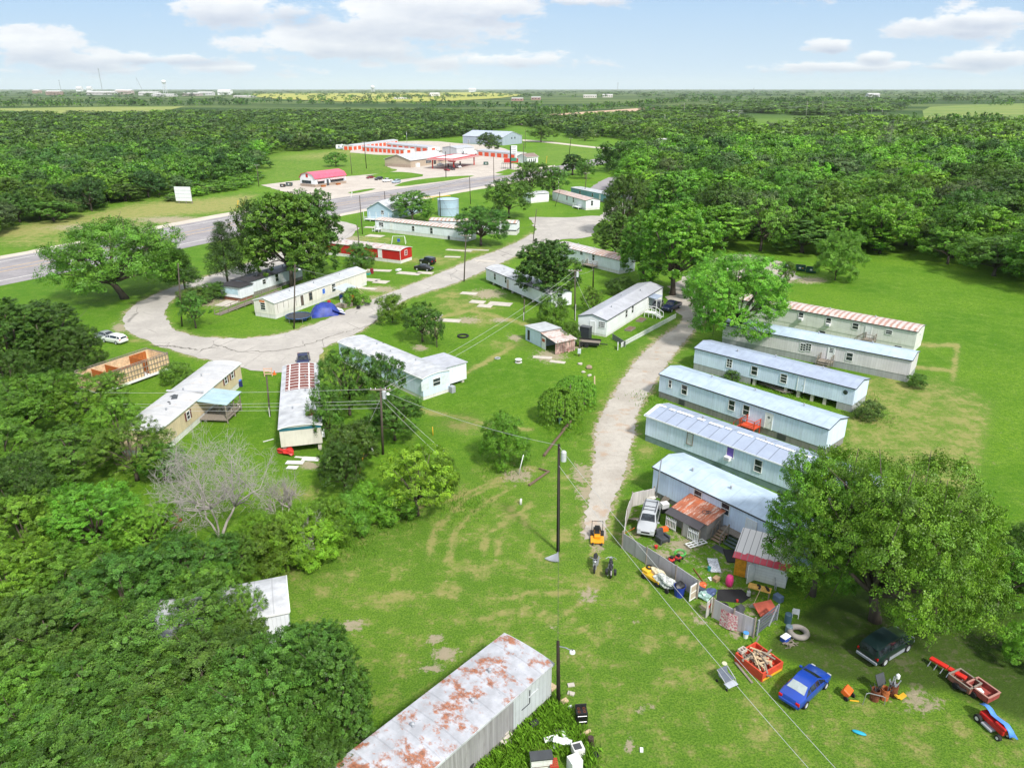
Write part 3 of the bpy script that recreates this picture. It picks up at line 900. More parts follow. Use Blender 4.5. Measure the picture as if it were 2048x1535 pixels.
class Home:
    """a long low building: local x runs along the long wall that faces us (y = -w/2)"""

    def __init__(s, name, label, cat, a, b, w, he=3.2, zs=.8, rise=.6, roof='gable', oh=.12, wall=WSIDE, skirt=SKGREY, roofm=RF_LB, trim=TRIM_DARK, base=False, group='mobile homes of the park', ext=(0, 0), endtrim=True, vents=3):
        A, B = (P(*a), P(*b)) if base else (P(*a, he), P(*b, he))
        A.z = B.z = 0
        u = (B - A).normalized()
        A, B = A - u * ext[0], B + u * ext[1]
        s.L, s.w, s.he, s.zs, s.rise = (B - A).length, w, he, zs, rise
        s.rz = math.atan2(u.y, u.x)
        y = Vector((-u.y, u.x, 0))
        s.c = (A + B) / 2 + y * w / 2
        s.u, s.y = u, y
        s.o = thing(name, label, cat, s.c, s.rz, group)
        Lh, wh = s.L / 2, w / 2
        if roof == 'gable':
            top = [(-wh, he), (0, he + rise), (wh, he)]
        elif roof == 'bow':
            top = [(wh * math.sin(R(t)) / math.sin(R(40)), he + rise * (math.cos(R(t)) - math.cos(R(40))) / (1 - math.cos(R(40)))) for t in range(-40, 41, 10)]
        elif roof == 'gambrel':
            top = [(-wh, he), (-wh * .72, he + rise * .62), (0, he + rise), (wh * .72, he + rise * .62), (wh, he)]
        elif roof == 'shed':
            top = [(-wh, he), (wh, he + rise)]
        else:
            top = [(-wh, he), (wh, he)]
        s.top = top
        body = [(-wh, zs)] + top + [(wh, zs)]
        s.wall = MB().prism(body, 'x', -Lh, Lh).build('wall', wall, s.o)
        if skirt is not None and zs > .05:
            MB().bb(-Lh + .04, Lh - .04, -wh + .04, wh - .04, 0, zs - .004).build('skirting', skirt, s.o)
        n = len(top)
        k = (wh + oh) / wh
        up = [(p[0] * k, p[1] + .075 - (oh * (rise / wh if rise else 0) * .9 if i in (0, n - 1) else 0)) for i, p in enumerate(top)]
        dn = [(p[0], p[1] - .065) for p in up]
        m = MB()
        for p, q, r_, t_ in zip(up[:-1], up[1:], dn[1:], dn[:-1]):
            m.prism([p, q, r_, t_], 'x', -Lh - oh, Lh + oh)
        s.roof = m.build('roof', roofm, s.o)
        if trim is not None:
            m = MB()
            m.beam((-Lh - oh, up[0][0] - .02, up[0][1] - .05), (Lh + oh, up[0][0] - .02, up[0][1] - .05), .05, .14)
            if endtrim:
                for sx in (-1, 1):
                    for p, q in zip(up[:-1], up[1:]):
                        x = sx * (Lh + oh + .02)
                        m.beam((x, p[0], p[1] - .04), (x, q[0], q[1] - .04), .05, .1)
            m.build('eave_trim', trim, s.o)
        g = random.Random(label)
        for i in range(vents):
            x = Lh * (-.8 + 1.6 * (i + .5) / vents) + g.uniform(-1, 1)
            y_ = g.choice((-.3, .15, .35)) * w * .5
            z = s.roofz(y_)
            MB().cyl((x, y_, z - .05), (x, y_, z + .28), .09, n=8).cyl((x, y_, z + .28), (x, y_, z + .36), .15, .05, n=8).build('roof_vent', GREYMETAL, s.o)

    def roofz(s, y):
        for (y0, z0), (y1, z1) in zip(s.top[:-1], s.top[1:]):
            if y0 <= y <= y1:
                return z0 + (z1 - z0) * (y - y0) / (y1 - y0) + .08
        return s.he + .08

    def loc(s, p):                                   # world to local
        d = Vector(p) - s.c
        return Vector((d.dot(s.u), d.dot(s.y), d.z))

    def pick(s, px, py, face='f'):                   # where the sight line meets that wall
        o, d = s.loc((0, 0, CAM_H)), ray(px, py)
        d = Vector((d.dot(s.u), d.dot(s.y), d.z))
        if face in 'fb':
            t = ((-s.w / 2 if face == 'f' else s.w / 2) - o.y) / d.y
            q = o + d * t
            return max(-s.L / 2 + .5, min(s.L / 2 - .5, q.x)), q.z
        t = ((s.L / 2 if face == 'e' else -s.L / 2) - o.x) / d.x
        q = o + d * t
        return max(-s.w / 2 + .4, min(s.w / 2 - .4, q.y)), q.z

    def at(s, face, t, z, out):
        if face == 'f':
            return Vector((t, -s.w / 2 - out, z))
        if face == 'b':
            return Vector((t, s.w / 2 + out, z))
        if face == 'e':
            return Vector((s.L / 2 + out, t, z))
        return Vector((-s.L / 2 - out, t, z))

    def panel(s, m, face, t, z, w, h, o0, o1, mi=0):
        a, b = s.at(face, t - w / 2, z - h / 2, o0), s.at(face, t + w / 2, z + h / 2, o1)
        return m.bb(min(a.x, b.x), max(a.x, b.x), min(a.y, b.y), max(a.y, b.y), a.z, b.z, mi)

    def window(s, px, py, w=.75, h=1.15, face='f', frame=WHITE, pane=GLASS, rails=1, mull=0, z=None, fw=.07):
        t, zz = s.pick(px, py, face)
        zz = z if z is not None else max(s.zs + h / 2 + .2, min(s.he - h / 2 - .1, zz))
        m = MB()
        s.panel(m, face, t - w / 2 - fw / 2, zz, fw, h + 2 * fw, .004, .07)
        s.panel(m, face, t + w / 2 + fw / 2, zz, fw, h + 2 * fw, .004, .07)
        s.panel(m, face, t, zz - h / 2 - fw / 2, w, fw, .004, .08)
        s.panel(m, face, t, zz + h / 2 + fw / 2, w, fw, .004, .08)
        for i in range(rails):
            s.panel(m, face, t, zz - h / 2 + h * (i + 1) / (rails + 1), w, .05, .03, .062)
        for i in range(mull):
            s.panel(m, face, t - w / 2 + w * (i + 1) / (mull + 1), zz, .05, h, .026, .058)
        f = m.build('window', frame, s.o)
        m = MB()
        s.panel(m, face, t, zz, w, h, .003, .022)
        m.build('pane', pane, f)
        return t, zz

    def door(s, px, py, w=.85, h=1.95, face='f', mat=None, frame=WHITE, glass=False):
        t, zz = s.pick(px, py, face)
        zz = s.zs + h / 2 + .05
        m = MB()
        s.panel(m, face, t, zz, w, h, .004, .05)
        d = m.build('door', mat or WHITE, s.o)
        m = MB()
        for q in (-1, 1):
            s.panel(m, face, t + q * (w / 2 + .045), zz, .09, h + .18, .003, .075)
        s.panel(m, face, t, zz + h / 2 + .045, w, .09, .003, .07)
        m.build('door_frame', frame, d)
        m = MB()
        s.panel(m, face, t + w * .36, zz - .05, .06, .1, .05, .11)
        m.build('handle', STEEL, d)
        if glass:
            m = MB()
            for i in range(3):
                for j in range(3):
                    s.panel(m, face, t + (i - 1) * w * .22, zz + .25 + j * .26, w * .17, .2, .05, .056)
            m.build('door_light', GLASS, d)
        return t

    def cooler(s, px, py, face='f', z=None):
        t, zz = s.pick(px, py, face)
        zz = z or zz
        m = MB()
        s.panel(m, face, t, zz, .68, .46, .004, .52)
        o = m.build('air_conditioner', WHITE, s.o, bevel=.02)
        m = MB()
        for i in range(5):
            s.panel(m, face, t, zz - .14 + i * .07, .5, .03, .52, .535)
        m.build('grille', GREYMETAL, o)

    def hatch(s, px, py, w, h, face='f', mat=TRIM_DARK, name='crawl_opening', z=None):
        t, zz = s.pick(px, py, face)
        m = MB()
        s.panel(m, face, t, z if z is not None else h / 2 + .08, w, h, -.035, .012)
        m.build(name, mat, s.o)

    def corner_trim(s, mat=WHITE):
        m = MB()
        for x in (-1, 1):
            m.bb(x * s.L / 2 - .05, x * s.L / 2 + .05, -s.w / 2 - .03, -s.w / 2 + .03, s.zs, s.he - .02)
        m.build('corner_trim', mat, s.o)

    def piers(s, xs, wd=.4):
        for x in xs:
            m = MB()
            for yy in (-s.w / 2 + .35, s.w / 2 - .35):
                m.bb(x - wd / 2, x + wd / 2, yy - .2, yy + .2, 0, s.zs - .004)
            m.build('block_pier', CONCRETE, s.o)

    def world(s, x, y, z=0):
        return s.c + s.u * x + s.y * y + Vector((0, 0, z))


def porch(name, label, home, px, mat, h, wd=1.5, dp=1.4, steps=4, side='left', rails=True, railm=None, face='f', group=None):
    """small landing with stairs against the long wall"""
    t, _ = home.pick(px, 700, face) if not isinstance(px, float) else (px, 0)
    c = home.world(t, -home.w / 2 - dp / 2 - .06)
    o = thing(name, label, 'porch', c, home.rz, group)
    MB().bb(-wd / 2, wd / 2, -dp / 2, dp / 2, h - .1, h).build('deck', mat, o)
    m = MB()
    for x in (-1, 1):
        for y in (-1, 1):
            m.bb(x * (wd / 2 - .06) - .05, x * (wd / 2 - .06) + .05, y * (dp / 2 - .06) - .05, y * (dp / 2 - .06) + .05, 0, h + (.95 if rails else -.1))
    m.build('post', railm or mat, o)
    m = MB()
    for i in range(steps):
        z = h * (steps - i) / (steps + 1)
        if side == 'front':
            m.bb(-wd / 2 + .1, wd / 2 - .1, -dp / 2 - .3 * (i + 1), -dp / 2 - .3 * i, z - .06, z)
        else:
            q = -1 if side == 'left' else 1
            x0 = q * (wd / 2 + .3 * i)
            m.bb(min(x0, x0 + q * .3), max(x0, x0 + q * .3), -dp / 2 + .1, dp / 2 - .1, z - .06, z)
    m.build('step', mat, o)
    if rails:
        m = MB()
        for zz in (h + .5, h + .93):
            if side != 'front':
                m.beam((-wd / 2, -dp / 2 + .06, zz), (wd / 2, -dp / 2 + .06, zz), .06)
            for q in (-1, 1):
                if (side == 'left' and q < 0) or (side == 'right' and q > 0):
                    continue
                m.beam((q * (wd / 2 - .06), -dp / 2, zz), (q * (wd / 2 - .06), dp / 2, zz), .06)
        run = .3 * steps
        if side == 'front':
            for q in (-1, 1):
                m.beam((q * (wd / 2 - .06), -dp / 2, h + .93), (q * (wd / 2 - .06), -dp / 2 - run, .95), .06)
                m.beam((q * (wd / 2 - .06), -dp / 2 - run, 0), (q * (wd / 2 - .06), -dp / 2 - run, .95), .07)
        else:
            q = -1 if side == 'left' else 1
            for y in (-dp / 2 + .06, dp / 2 - .06):
                m.beam((q * wd / 2, y, h + .93), (q * (wd / 2 + run), y, .95), .06)
                m.beam((q * (wd / 2 + run), y, 0), (q * (wd / 2 + run), y, .95), .07)
        m.build('railing', railm or mat, o)
    return o


# --- the row along the gravel lane
h = Home('mobile_home', 'dirty white mobile home with a striped rusty roof, at the field edge of the row', 'mobile home', (1572, 616), (1835, 664), 4.7, 3.4, .9, .35, 'bow', wall=WDIRTY, skirt=WDIRTY, roofm=RF_RUST1, ext=(9, 0))
for px, py in ((1602, 631), (1657, 642)):
    t_, z_ = h.window(px, py, .8, 1.1)
    h.cooler(px, py + 7, z=z_ - .55)
h.window(1711, 652, .9, .95)
h.window(1778, 664, .9, .6)
h.door(1738, 655)
for px in (1640, 1797):
    h.hatch(px, 690, 1.0, .5)
porch('porch', 'small bare timber porch at the door of the rusty-roofed home', h, 1737, GREYWOOD, .95, 1.7, 1.4, 4, 'left')
h.window(1840, 668, .5, .5, 'e')
h = Home('mobile_home', 'grey-panelled mobile home with pale blue roof and a white nine-light door', 'mobile home', (1570, 672.5), (1824, 721), 4.9, 3.3, 1.0, .55, wall=PINKGREY, skirt=SKGREY, roofm=RF_LB, ext=(10, 0))
for px in (1606, 1617):
    h.window(px, 694, .75, 1.1, mull=1, rails=2)
h.window(1699, 713, .85, 1.15)
h.door(1662, 708, glass=True)
porch('porch', 'low timber porch with splayed steps below the white nine-light door', h, 1657, GREYWOOD, 1.0, 2.0, 1.5, 3, 'front')
h = Home('mobile_home', 'pale blue mobile home with its skirting open over block piers', 'mobile home', (1390, 696), (1711, 777.5), 4.9, 3.3, 1.0, .55, wall=LBLUE, skirt=None, roofm=RF_GB)
h.window(1459, 726, .75, 1.2, rails=2, mull=1)
h.window(1509, 741, .85, 1.2)
h.window(1567.5, 756.5, .85, 1.2, rails=2)
h.door(1602, 768, mat=LBLUE)
t_, z_ = h.pick(1691, 784)
mm = MB()
mm.cyl(h.at('f', t_, z_, .004), h.at('f', t_, z_, .05), .3, n=20)
mm.build('round_window', GLASS, h.o)
h.piers([-2, 2.6, 4.4, 6.3, 8.0])
m = MB()
m.bb(-h.L / 2 + .05, -2.5, -h.w / 2 + .03, -h.w / 2 + .1, 0, .996).bb(h.L / 2 - 2.0, h.L / 2 - .05, -h.w / 2 + .03, -h.w / 2 + .1, 0, .996).bb(h.L / 2 - .1, h.L / 2 - .03, -h.w / 2 + .1, h.w / 2 - .05, 0, .996).bb(-h.L / 2 + .05, h.L / 2 - .1, h.w / 2 - .1, h.w / 2 - .03, 0, .996)
m.build('skirting', SKGREY, h.o)
h = Home('mobile_home', 'pale blue mobile home with weathered board skirting and the red porch', 'mobile home', (1320, 748), (1658, 858), 4.7, 3.35, .9, .55, wall=LBLUE, skirt=SKDARK, roofm=RF_LB2)
h.window(1340.5, 767, .4, 1.0)
for px, py in ((1369, 779), (1463.5, 810), (1492.5, 820)):
    h.window(px, py, .8, 1.25)
h.door(1538.5, 834)
for px, w_ in ((1360, .9), (1568, 1.1)):
    h.hatch(px, 840, w_, .7)
m = MB()
t_, z_ = h.pick(1539, 829)
for q in ((0, .17), (0, -.17), (.17, 0), (-.17, 0)):
    h.panel(m, 'f', t_ + q[0] * .6, h.zs + 1.5 + q[1] * .6, .13, .13, .051, .056)
m.build('door_light', GLASS, h.o)
REDDECK = paint('red_orange_deck', (0.60, 0.075, 0.025), .5, .12)
porch('porch', 'bright red-orange wooden porch on the pale blue home', h, 1527, REDDECK, .95, 1.9, 1.5, 3, 'left')
h = Home('mobile_home', 'pale blue mobile home with slate panelled roof and white ridge strips', 'mobile home', (1293, 830), (1545, 921), 4.7, 3.3, .8, .55, wall=LBLUE2, skirt=SKGREEN, roofm=RF_PANEL, trim=WHITE, ext=(0, 9.5), oh=.2)
h.window(1380, 877, .7, 1.35, frame=GREYWOOD, pane=paint('drawn_blind', (.52, .56, .58), .5), rails=0)
PURPLE = paint('purple_curtain', (.16, .10, .42), .5)
t_, z_ = h.window(1461, 903, .8, 1.2, pane=PURPLE, rails=0)
h.cooler(1457, 918, z=z_ - .75)
h.window(1516.5, 931, .8, 1.35)
m = MB()
g = random.Random(3)
x = -h.L / 2
while x < h.L / 2 - 1:
    l_ = g.uniform(.7, 2.2)
    m.box(x + l_ / 2, g.uniform(-.05, .05), h.he + h.rise + .105, l_, g.uniform(.25, .5), .02, g.uniform(-.06, .06))
    x += l_ + g.uniform(.0, .9)
m.box(-h.L / 2 + .08, -h.w / 4, h.he + h.rise / 2 + .1, .3, h.w / 2, .02, tilt=('X', math.atan(h.rise / (h.w / 2))))
m.build('ridge_sealant', paint('sealant_white', (.80, .82, .84), .6, .1), h.o)
HOME5 = h
h = Home('mobile_home', 'pale blue mobile home with plain blue roof behind the fenced yard', 'mobile home', (1307.5, 934), (1565, 1057.5), 4.8, 3.2, .6, .6, wall=LBLUE, skirt=SKDARK, roofm=RF_LB, ext=(0, 3))
h.window(1396, 990, .85, 1.0)
h.window(1451, 1017, .85, 1.1)
h.door(1503, 1047, 1.0, 1.95, mat=WSIDE)
h.window(1557, 1075, .9, 1.2)
HOME6 = h
m = MB()
m.bb(-h.L / 2 - .012, -h.L / 2 - .003, -h.w / 2 + .05, h.w / 2 - .05, h.zs, h.he - .05)
m.build('end_panel', paint('deep_blue_panel', (.03, .10, .26), .5), h.o)
# --- homes on the loop
h = Home('mobile_home', 'white gable-ended mobile home with grey roof and white picket fence alongside', 'mobile home', (1213.7, 641), (1326, 574), 5.3, 2.9, .35, .7, wall=WHORIZ, skirt=SKWHITE, roofm=RF_GREY)
h.window(1204, 649, 1.0, 1.0, 's', rails=2, mull=3)
for px, py in ((1252.5, 627), (1265, 617)):
    h.window(px, py, .9, 1.3)
h.door(1185, 655, face='s')
h.window(1310, 600, .6, 1.1)
h.door(1295, 607)
HOME7 = h
m = MB()
for i, x in enumerate((h.L * .25 - .9, h.L * .25 + 1.5)):
    m.bb(x - .05, x + .05, -h.w / 2 - 1.7, -h.w / 2 - 1.6, .35, 2.5)
m.build('canopy_post', WHITE, h.o)
MB().box(h.L * .25 + .3, -h.w / 2 - .85, 2.62, 3.0, 1.8, .07, tilt=('X', .12)).build('door_canopy', RF_GB, h.o)
h = Home('mobile_home', 'white mobile home on blocks with curved roof half hidden by a leafy tree', 'mobile home', (972, 536.5), (1103, 590), 4.6, 3.0, .55, .5, 'bow', wall=WSIDE, skirt=None, roofm=RF_WHITE, trim=TRIM_DARK)
h.window(990, 553, .8, 1.3)
h.window(1012, 560, .8, 1.2)
h.door(1016, 565, mat=paint('tan_door', (.5, .42, .35), .6))
h.window(1042, 572, .55, .8)
h.window(1119, 592, 1.0, 1.1, 'e')
h.piers([-10, -6, -2, 2, 6, 9])
h = Home('mobile_home', 'white mobile home whose roof turns rusty brown towards the big tree', 'mobile home', (1110, 490), (1240, 521), 5.0, 3.1, .75, .5, 'bow', wall=WSIDE, skirt=SKWHITE, roofm=RF_HALF, trim=GREYWOOD)
h.window(1163, 506, .9, .7)
h.window(1187, 515, .8, 1.3)
h.door(1174, 513)
porch('porch', 'grey timber landing under the white home with a half-rusted roof', h, 1178, GREYWOOD, .7, 3.4, 1.6, 2, 'left')
h = Home('mobile_home', 'cream mobile home with white seamed roof beside the blue tent', 'mobile home', (548, 606), (732, 542), 4.9, 3.0, .7, .65, wall=CREAMW, skirt=SKWHITE, roofm=RF_WSEAM, trim=WHITE)
h.door(604, 601, mat=paint('brown_door', (.12, .09, .075), .6), frame=WHITE)
h.window(621, 592, .8, 1.4, frame=GREYWOOD)
h.window(647, 582, .8, 1.0, pane=paint('blue_flag_cloth', (.05, .16, .60), .6), rails=0)
h.window(667, 575, 1.1, 1.5, rails=2)
h.window(526, 612, 1.1, 1.3, 's', rails=2)
for dx in (0, 1.6, 2.9, 5.0, 6.3, 9.5, 13):
    mm = MB()
    x0 = -h.L / 2 + .7 + dx
    mm.bb(x0, x0 + .07, -h.w / 2 - .02, -h.w / 2 - .003, h.zs + .3 + (dx * .37 % .9), h.he - .1)
    mm.build('dark_batten', GREYWOOD, h.o)
mm = MB()
h.panel(mm, 's', .4, 3.0, 1.2, .35, .004, .06)
mm.build('gable_plaque', paint('orange_green_plaque', (.5, .16, .05), .6, .5, 3), h.o)
HOME10 = h
h = Home('mobile_home', 'bright red mobile home with white skirting and mottled roof', 'mobile home', (674, 487), (800, 501.5), 4.8, 3.1, .8, .4, 'bow', wall=REDSIDE, skirt=SKWHITE, roofm=RF_RUST4, trim=WHITE, ext=(6, 0))
h.corner_trim()
h.door(760.5, 512, 1.0, 2.0)
h.window(811.5, 505, 1.0, 1.1, 'e', pane=paint('red_dark_pane', (.22, .02, .02), .2), rails=1, mull=1)
porch('porch', 'pale wooden steps at the door of the red home', h, 758, GREYWOOD, .7, 1.6, 1.0, 2, 'front', rails=False)
h = Home('mobile_home', 'long white mobile home with faintly rusted roof and a small white stair', 'mobile home', (750, 440), (897, 456), 4.8, 3.2, .9, .45, 'bow', wall=WSIDE, skirt=SKWHITE, roofm=RF_RUST2, trim=TRIM_DARK, ext=(0, 6))
h.window(762.5, 449, 1.6, 1.2, mull=1)
h.window(826.5, 457, .9, 1.4)
h.window(863, 463, .9, 1.7)
h.door(783, 454)
h.hatch(898, 488, .7, 1.0)
porch('porch', 'white stair with railings at the long white home', h, 775, WHITE, .85, 1.6, 1.3, 3, 'left')
h = Home('mobile_home', 'white mobile home with a dark band, behind the long white one', 'mobile home', (858, 441), (1033, 447), 4.6, 3.3, 1.1, .45, 'bow', wall=WSIDE, skirt=SKWHITE, roofm=RF_RUST2, trim=TRIM_DARK)
m = MB()
h.panel(m, 'f', 0, h.zs + .2, h.L - .1, .28, .003, .03)
h.panel(m, 'e', 0, h.zs + .2, h.w - .1, .28, .003, .03)
m.build('dark_band', TRIM_DARK, h.o)
h.window(880, 447, 1.2, .7)
h.window(1037, 448, .5, 1.1, 'e')
h = Home('mobile_home', 'small white mobile home with brown rusty roof on the lawn island', 'mobile home', (1105, 383), (1172, 401.5), 5.5, 3.2, .7, .6, wall=WSIDE, skirt=SKWHITE, roofm=RF_RUST1)
h.window(1134, 396, 1.1, 1.3)
h.window(1147, 400, .9, 1.6)
h.window(1184, 403, .8, 1.6, 'e')
porch('porch', 'low white porch at the small rusty-roofed home on the lawn', h, 1150, WHITE, .7, 4, 1.6, 2, 'left')
h = Home('mobile_home', 'plain white mobile home end-on between two trees near the lawn island', 'mobile home', (1062, 389), (1098, 386), 5.5, 3.1, .6, .5, 'bow', wall=WHORIZ, skirt=SKWHITE, roofm=RF_WHITE)
h.door(1075, 396)
h = Home('mobile_home', 'blue mobile home with a flat white roof at the wood edge', 'mobile home', (1142, 375), (1221, 391), 5.0, 3.0, .5, .15, 'gable', wall=siding('sky_blue_siding', (.22, .42, .52), .8, dirt_amt=.15), skirt=SKDARK, roofm=RF_WHITE, trim=WHITE, ext=(0, 2))
h.window(1160, 385, .9, 1.2)
h.window(1185, 390, .9, 1.2)
h.door(1200, 394)
h = Home('mobile_home', 'white mobile home with a dark flat roof under the tall tree', 'mobile home', (510, 560), (585, 537), 4.6, 3.0, .7, .2, wall=WSIDE, skirt=SKDARK, roofm=RF_DARK, trim=TRIM_DARK, ext=(2, 3))
h.window(528, 563, .9, .9)
h.window(553, 552, .9, 1.5)
h.door(562, 548)
x0 = -h.L / 2
m = MB()
m.bb(x0 - 3.6, x0 - .004, -h.w / 2 - 1.2, h.w / 2 - .6, .7, 2.85)
q = m.build('lean_to', WSIDE, h.o)
MB().bb(x0 - 3.9, x0 - .004, -h.w / 2 - 1.5, h.w / 2 - .4, 2.86, 2.98).build('lean_to_roof', RF_DARK, q)
MB().bb(x0 - 3.62, x0 - 3.605, -h.w / 2 - .6, h.w / 2 - 1.4, 1.3, 2.4).build('window', paint('pale_blue_pane', (.45, .6, .68), .2), q)
MB().bb(x0 - 3.4, x0 - .3, -h.w / 2 - 1.0, h.w / 2 - .8, 0, .69).build('brick_base', paint('brick_red', (.25, .10, .06), .8, .3, 6), q)
h = Home('mobile_home', 'cream mobile home with patched white roof and a blue-grey porch roof', 'mobile home', (322, 857), (480, 727), 4.6, 3.1, .75, .3, 'bow', wall=CREAM, skirt=WDIRTY, roofm=RF_PEACH, trim=WHITE, ext=(1.0, 0))
SHUT = paint('dark_red_shutter', (.16, .05, .045), .6)
for px, py in ((376, 830), (451, 758), (464, 748)):
    t_, z_ = h.window(px, py, .7, .95)
    m = MB()
    for q in (-1, 1):
        h.panel(m, 'f', t_ + q * .62, z_, .3, 1.1, .004, .05)
    m.build('shutter', SHUT, h.o)
m = MB()
for x, y, sx, sy, rz_ in ((-2.0, .3, 1.4, .7, .4), (-1.5, .8, .8, .3, -.3), (-3.6, .2, .5, .25, .9), (-4.1, -.2, .4, .2, .3)):
    m.box(x, y, h.roofz(y) + .012, sx, sy, .02, rz_)
m.build('torn_roofing', TRIM_DARK, h.o)
MB().bb(-.15, .15, -h.w / 2 - .1, h.w / 2 + .1, h.he + h.rise + .03, h.he + h.rise + .12).build('roof_joint', RF_WHITE, h.o)
MB().box(.3, -h.w / 2 - 1.9, 2.75, 4.4, 4.0, .07, tilt=('X', .10)).build('porch_roof', metal_roof('porch_sheet_roof', (.36, .50, .54), 1.0, seam_dark=.2), h.o)
m = MB()
for x in (-1.8, .4, 2.3):
    m.bb(x - .06, x + .06, -h.w / 2 - 3.7, -h.w / 2 - 3.58, 0, 2.52)
m.build('porch_post', GREYWOOD, h.o)
MB().bb(-1.8, 2.4, -h.w / 2 - 3.6, -h.w / 2 - .05, .35, .5).build('porch_floor', GREYWOOD, h.o)
m = MB()
for z in (.95, 1.35):
    m.beam((-1.8, -h.w / 2 - 3.6, z), (2.4, -h.w / 2 - 3.6, z), .07)
    m.beam((2.35, -h.w / 2 - 3.6, z), (2.35, -h.w / 2 - .2, z), .07)
m.build('porch_rail', GREYWOOD, h.o)
HOME19 = h
h = Home('mobile_home', 'narrow mobile home end-on with rusted far roof, white near roof and open underside', 'mobile home', (641.5, 849), (635, 728), 4.6, 3.3, 1.0, .3, 'bow', wall=siding('putty_siding', (.62, .60, .52), 6.0, dirt_amt=.35), skirt=None, roofm=RF_WHITE, trim=WHITE)
BROWNROOF = NT('brown_roof_white_strips')
t = BROWNROOF
br = t.n('ShaderNodeTexBrick')
mp_ = t.coord('Object', (1.0, 1.0, 1), (0, 0, R(90)))
t.t.links.new(t.mix(.16, mp_, t.noise(mp_, 2.2, 4)), br.inputs['Vector'])
br.offset = 0.0
br.inputs['Scale'].default_value = 1.0
br.inputs['Brick Width'].default_value, br.inputs['Row Height'].default_value = 1.05, .88
br.inputs['Mortar Size'].default_value = .075
br.inputs['Color1'].default_value = br.inputs['Color2'].default_value = (1, 1, 1, 1)
br.inputs['Mortar'].default_value = (0, 0, 0, 1)
n1 = t.noise(t.coord(), 2.6, 7, .7)
n2 = t.noise(t.coord(), .9, 5, .6)
k = t.step(t.math('ADD', br.outputs[0], t.math('MULTIPLY', t.math('SUBTRACT', n1, .5), 2.0)), .10, .42)
BROWNROOF = t.bsdf(t.mix(k, (.72, .70, .68), t.mix(n1, (.11, .03, .022), (.24, .07, .05))), .7)
m = MB()
n_ = len(h.top)
for (y0, z0), (y1, z1) in zip(h.top[:-1], h.top[1:]):
    k_ = .985
    m.prism([(y0 * k_, z0 + .079), (y1 * k_, z1 + .079), (y1 * k_, z1 + .10), (y0 * k_, z0 + .10)], 'x', .6, h.L / 2 - .05)
m.build('rusted_roof_sheet', BROWNROOF, h.o)
m = MB()
m.box(-h.L / 2 + 2.8, -.9, h.roofz(-.9) + .01, 1.3, 1.6, .02, .2).box(-h.L / 2 + 3.6, -1.3, h.roofz(-1.3) + .015, 1.2, .4, .02, .1)
m.build('rust_patch', RUST, h.o)
MB().bb(-h.L / 2 - .03, -h.L / 2 - .004, -h.w / 2, h.w / 2, h.he - .32, h.he + .02).build('teal_fascia', paint('teal_band', (.02, .13, .17), .5), h.o)
MB().bb(-2.6, -1.9, -h.w / 2 - .18, -h.w / 2 - .004, 1.9, 2.7).bb(-h.L / 2 + .9, -h.L / 2 + 1.6, -h.w / 2 - .3, -h.w / 2 - .004, 1.3, 2.2).build('meter_box', WSIDE, h.o)
h.piers([-h.L / 2 + .5, -5, -1, 3, 7])
HOME20 = h
h = Home('mobile_home', 'white mobile home with pale blue long wall and a boxy addition', 'mobile home', (677, 684), (845, 757.5), 4.6, 3.1, .5, .3, 'bow', wall=LBLUE, skirt=SKWHITE, roofm=RF_WHITE, trim=WHITE)
h.window(873, 763, 1.2, 1.0, 'e', rails=1)
m = MB()
m.bb(h.L / 2 - 6.4, h.L / 2 - 1.2, h.w / 2 + .004, h.w / 2 + 4.0, .5, 3.0)
q = m.build('addition', WSIDE, h.o)
MB().box(h.L / 2 - 3.8, h.w / 2 + 2.05, 3.07, 5.5, 4.3, .1, tilt=('X', -.03)).build('addition_roof', RF_GREY, q)
MB().bb(h.L / 2 - 1.8, h.L / 2 - 1.4, h.w / 2 + .5, h.w / 2 + .9, 0, .5).bb(h.L / 2 - 1.8, h.L / 2 - 1.4, h.w / 2 + 3.3, h.w / 2 + 3.7, 0, .5).bb(h.L / 2 - 6.1, h.L / 2 - 5.7, h.w / 2 + 3.3, h.w / 2 + 3.7, 0, .5).build('block_pier', CONCRETE, q)
m = MB()
for y in (-.02,):
    h.panel(m, 'e', -1.9, 2.05, 1.3, 1.35, .004, .02)
    h.panel(m, 'e', 1.5, 2.05, 1.3, 1.35, .004, .02)
m.build('pale_panel', paint('panel_grey_white', (.62, .67, .70), .5), h.o)
MB().beam((-5, -h.w / 2, h.he + .1), (-5.2, h.w / 2, h.he + .12), .2, .1).build('roof_joint', TRIM_DARK, h.o)
MB().bb(h.L / 2 + .05, h.L / 2 + .8, h.w / 2 - .3, h.w / 2 + .35, 0, .95).build('condenser_unit', GREYMETAL, h.o, bevel=.04)
HOME21 = h
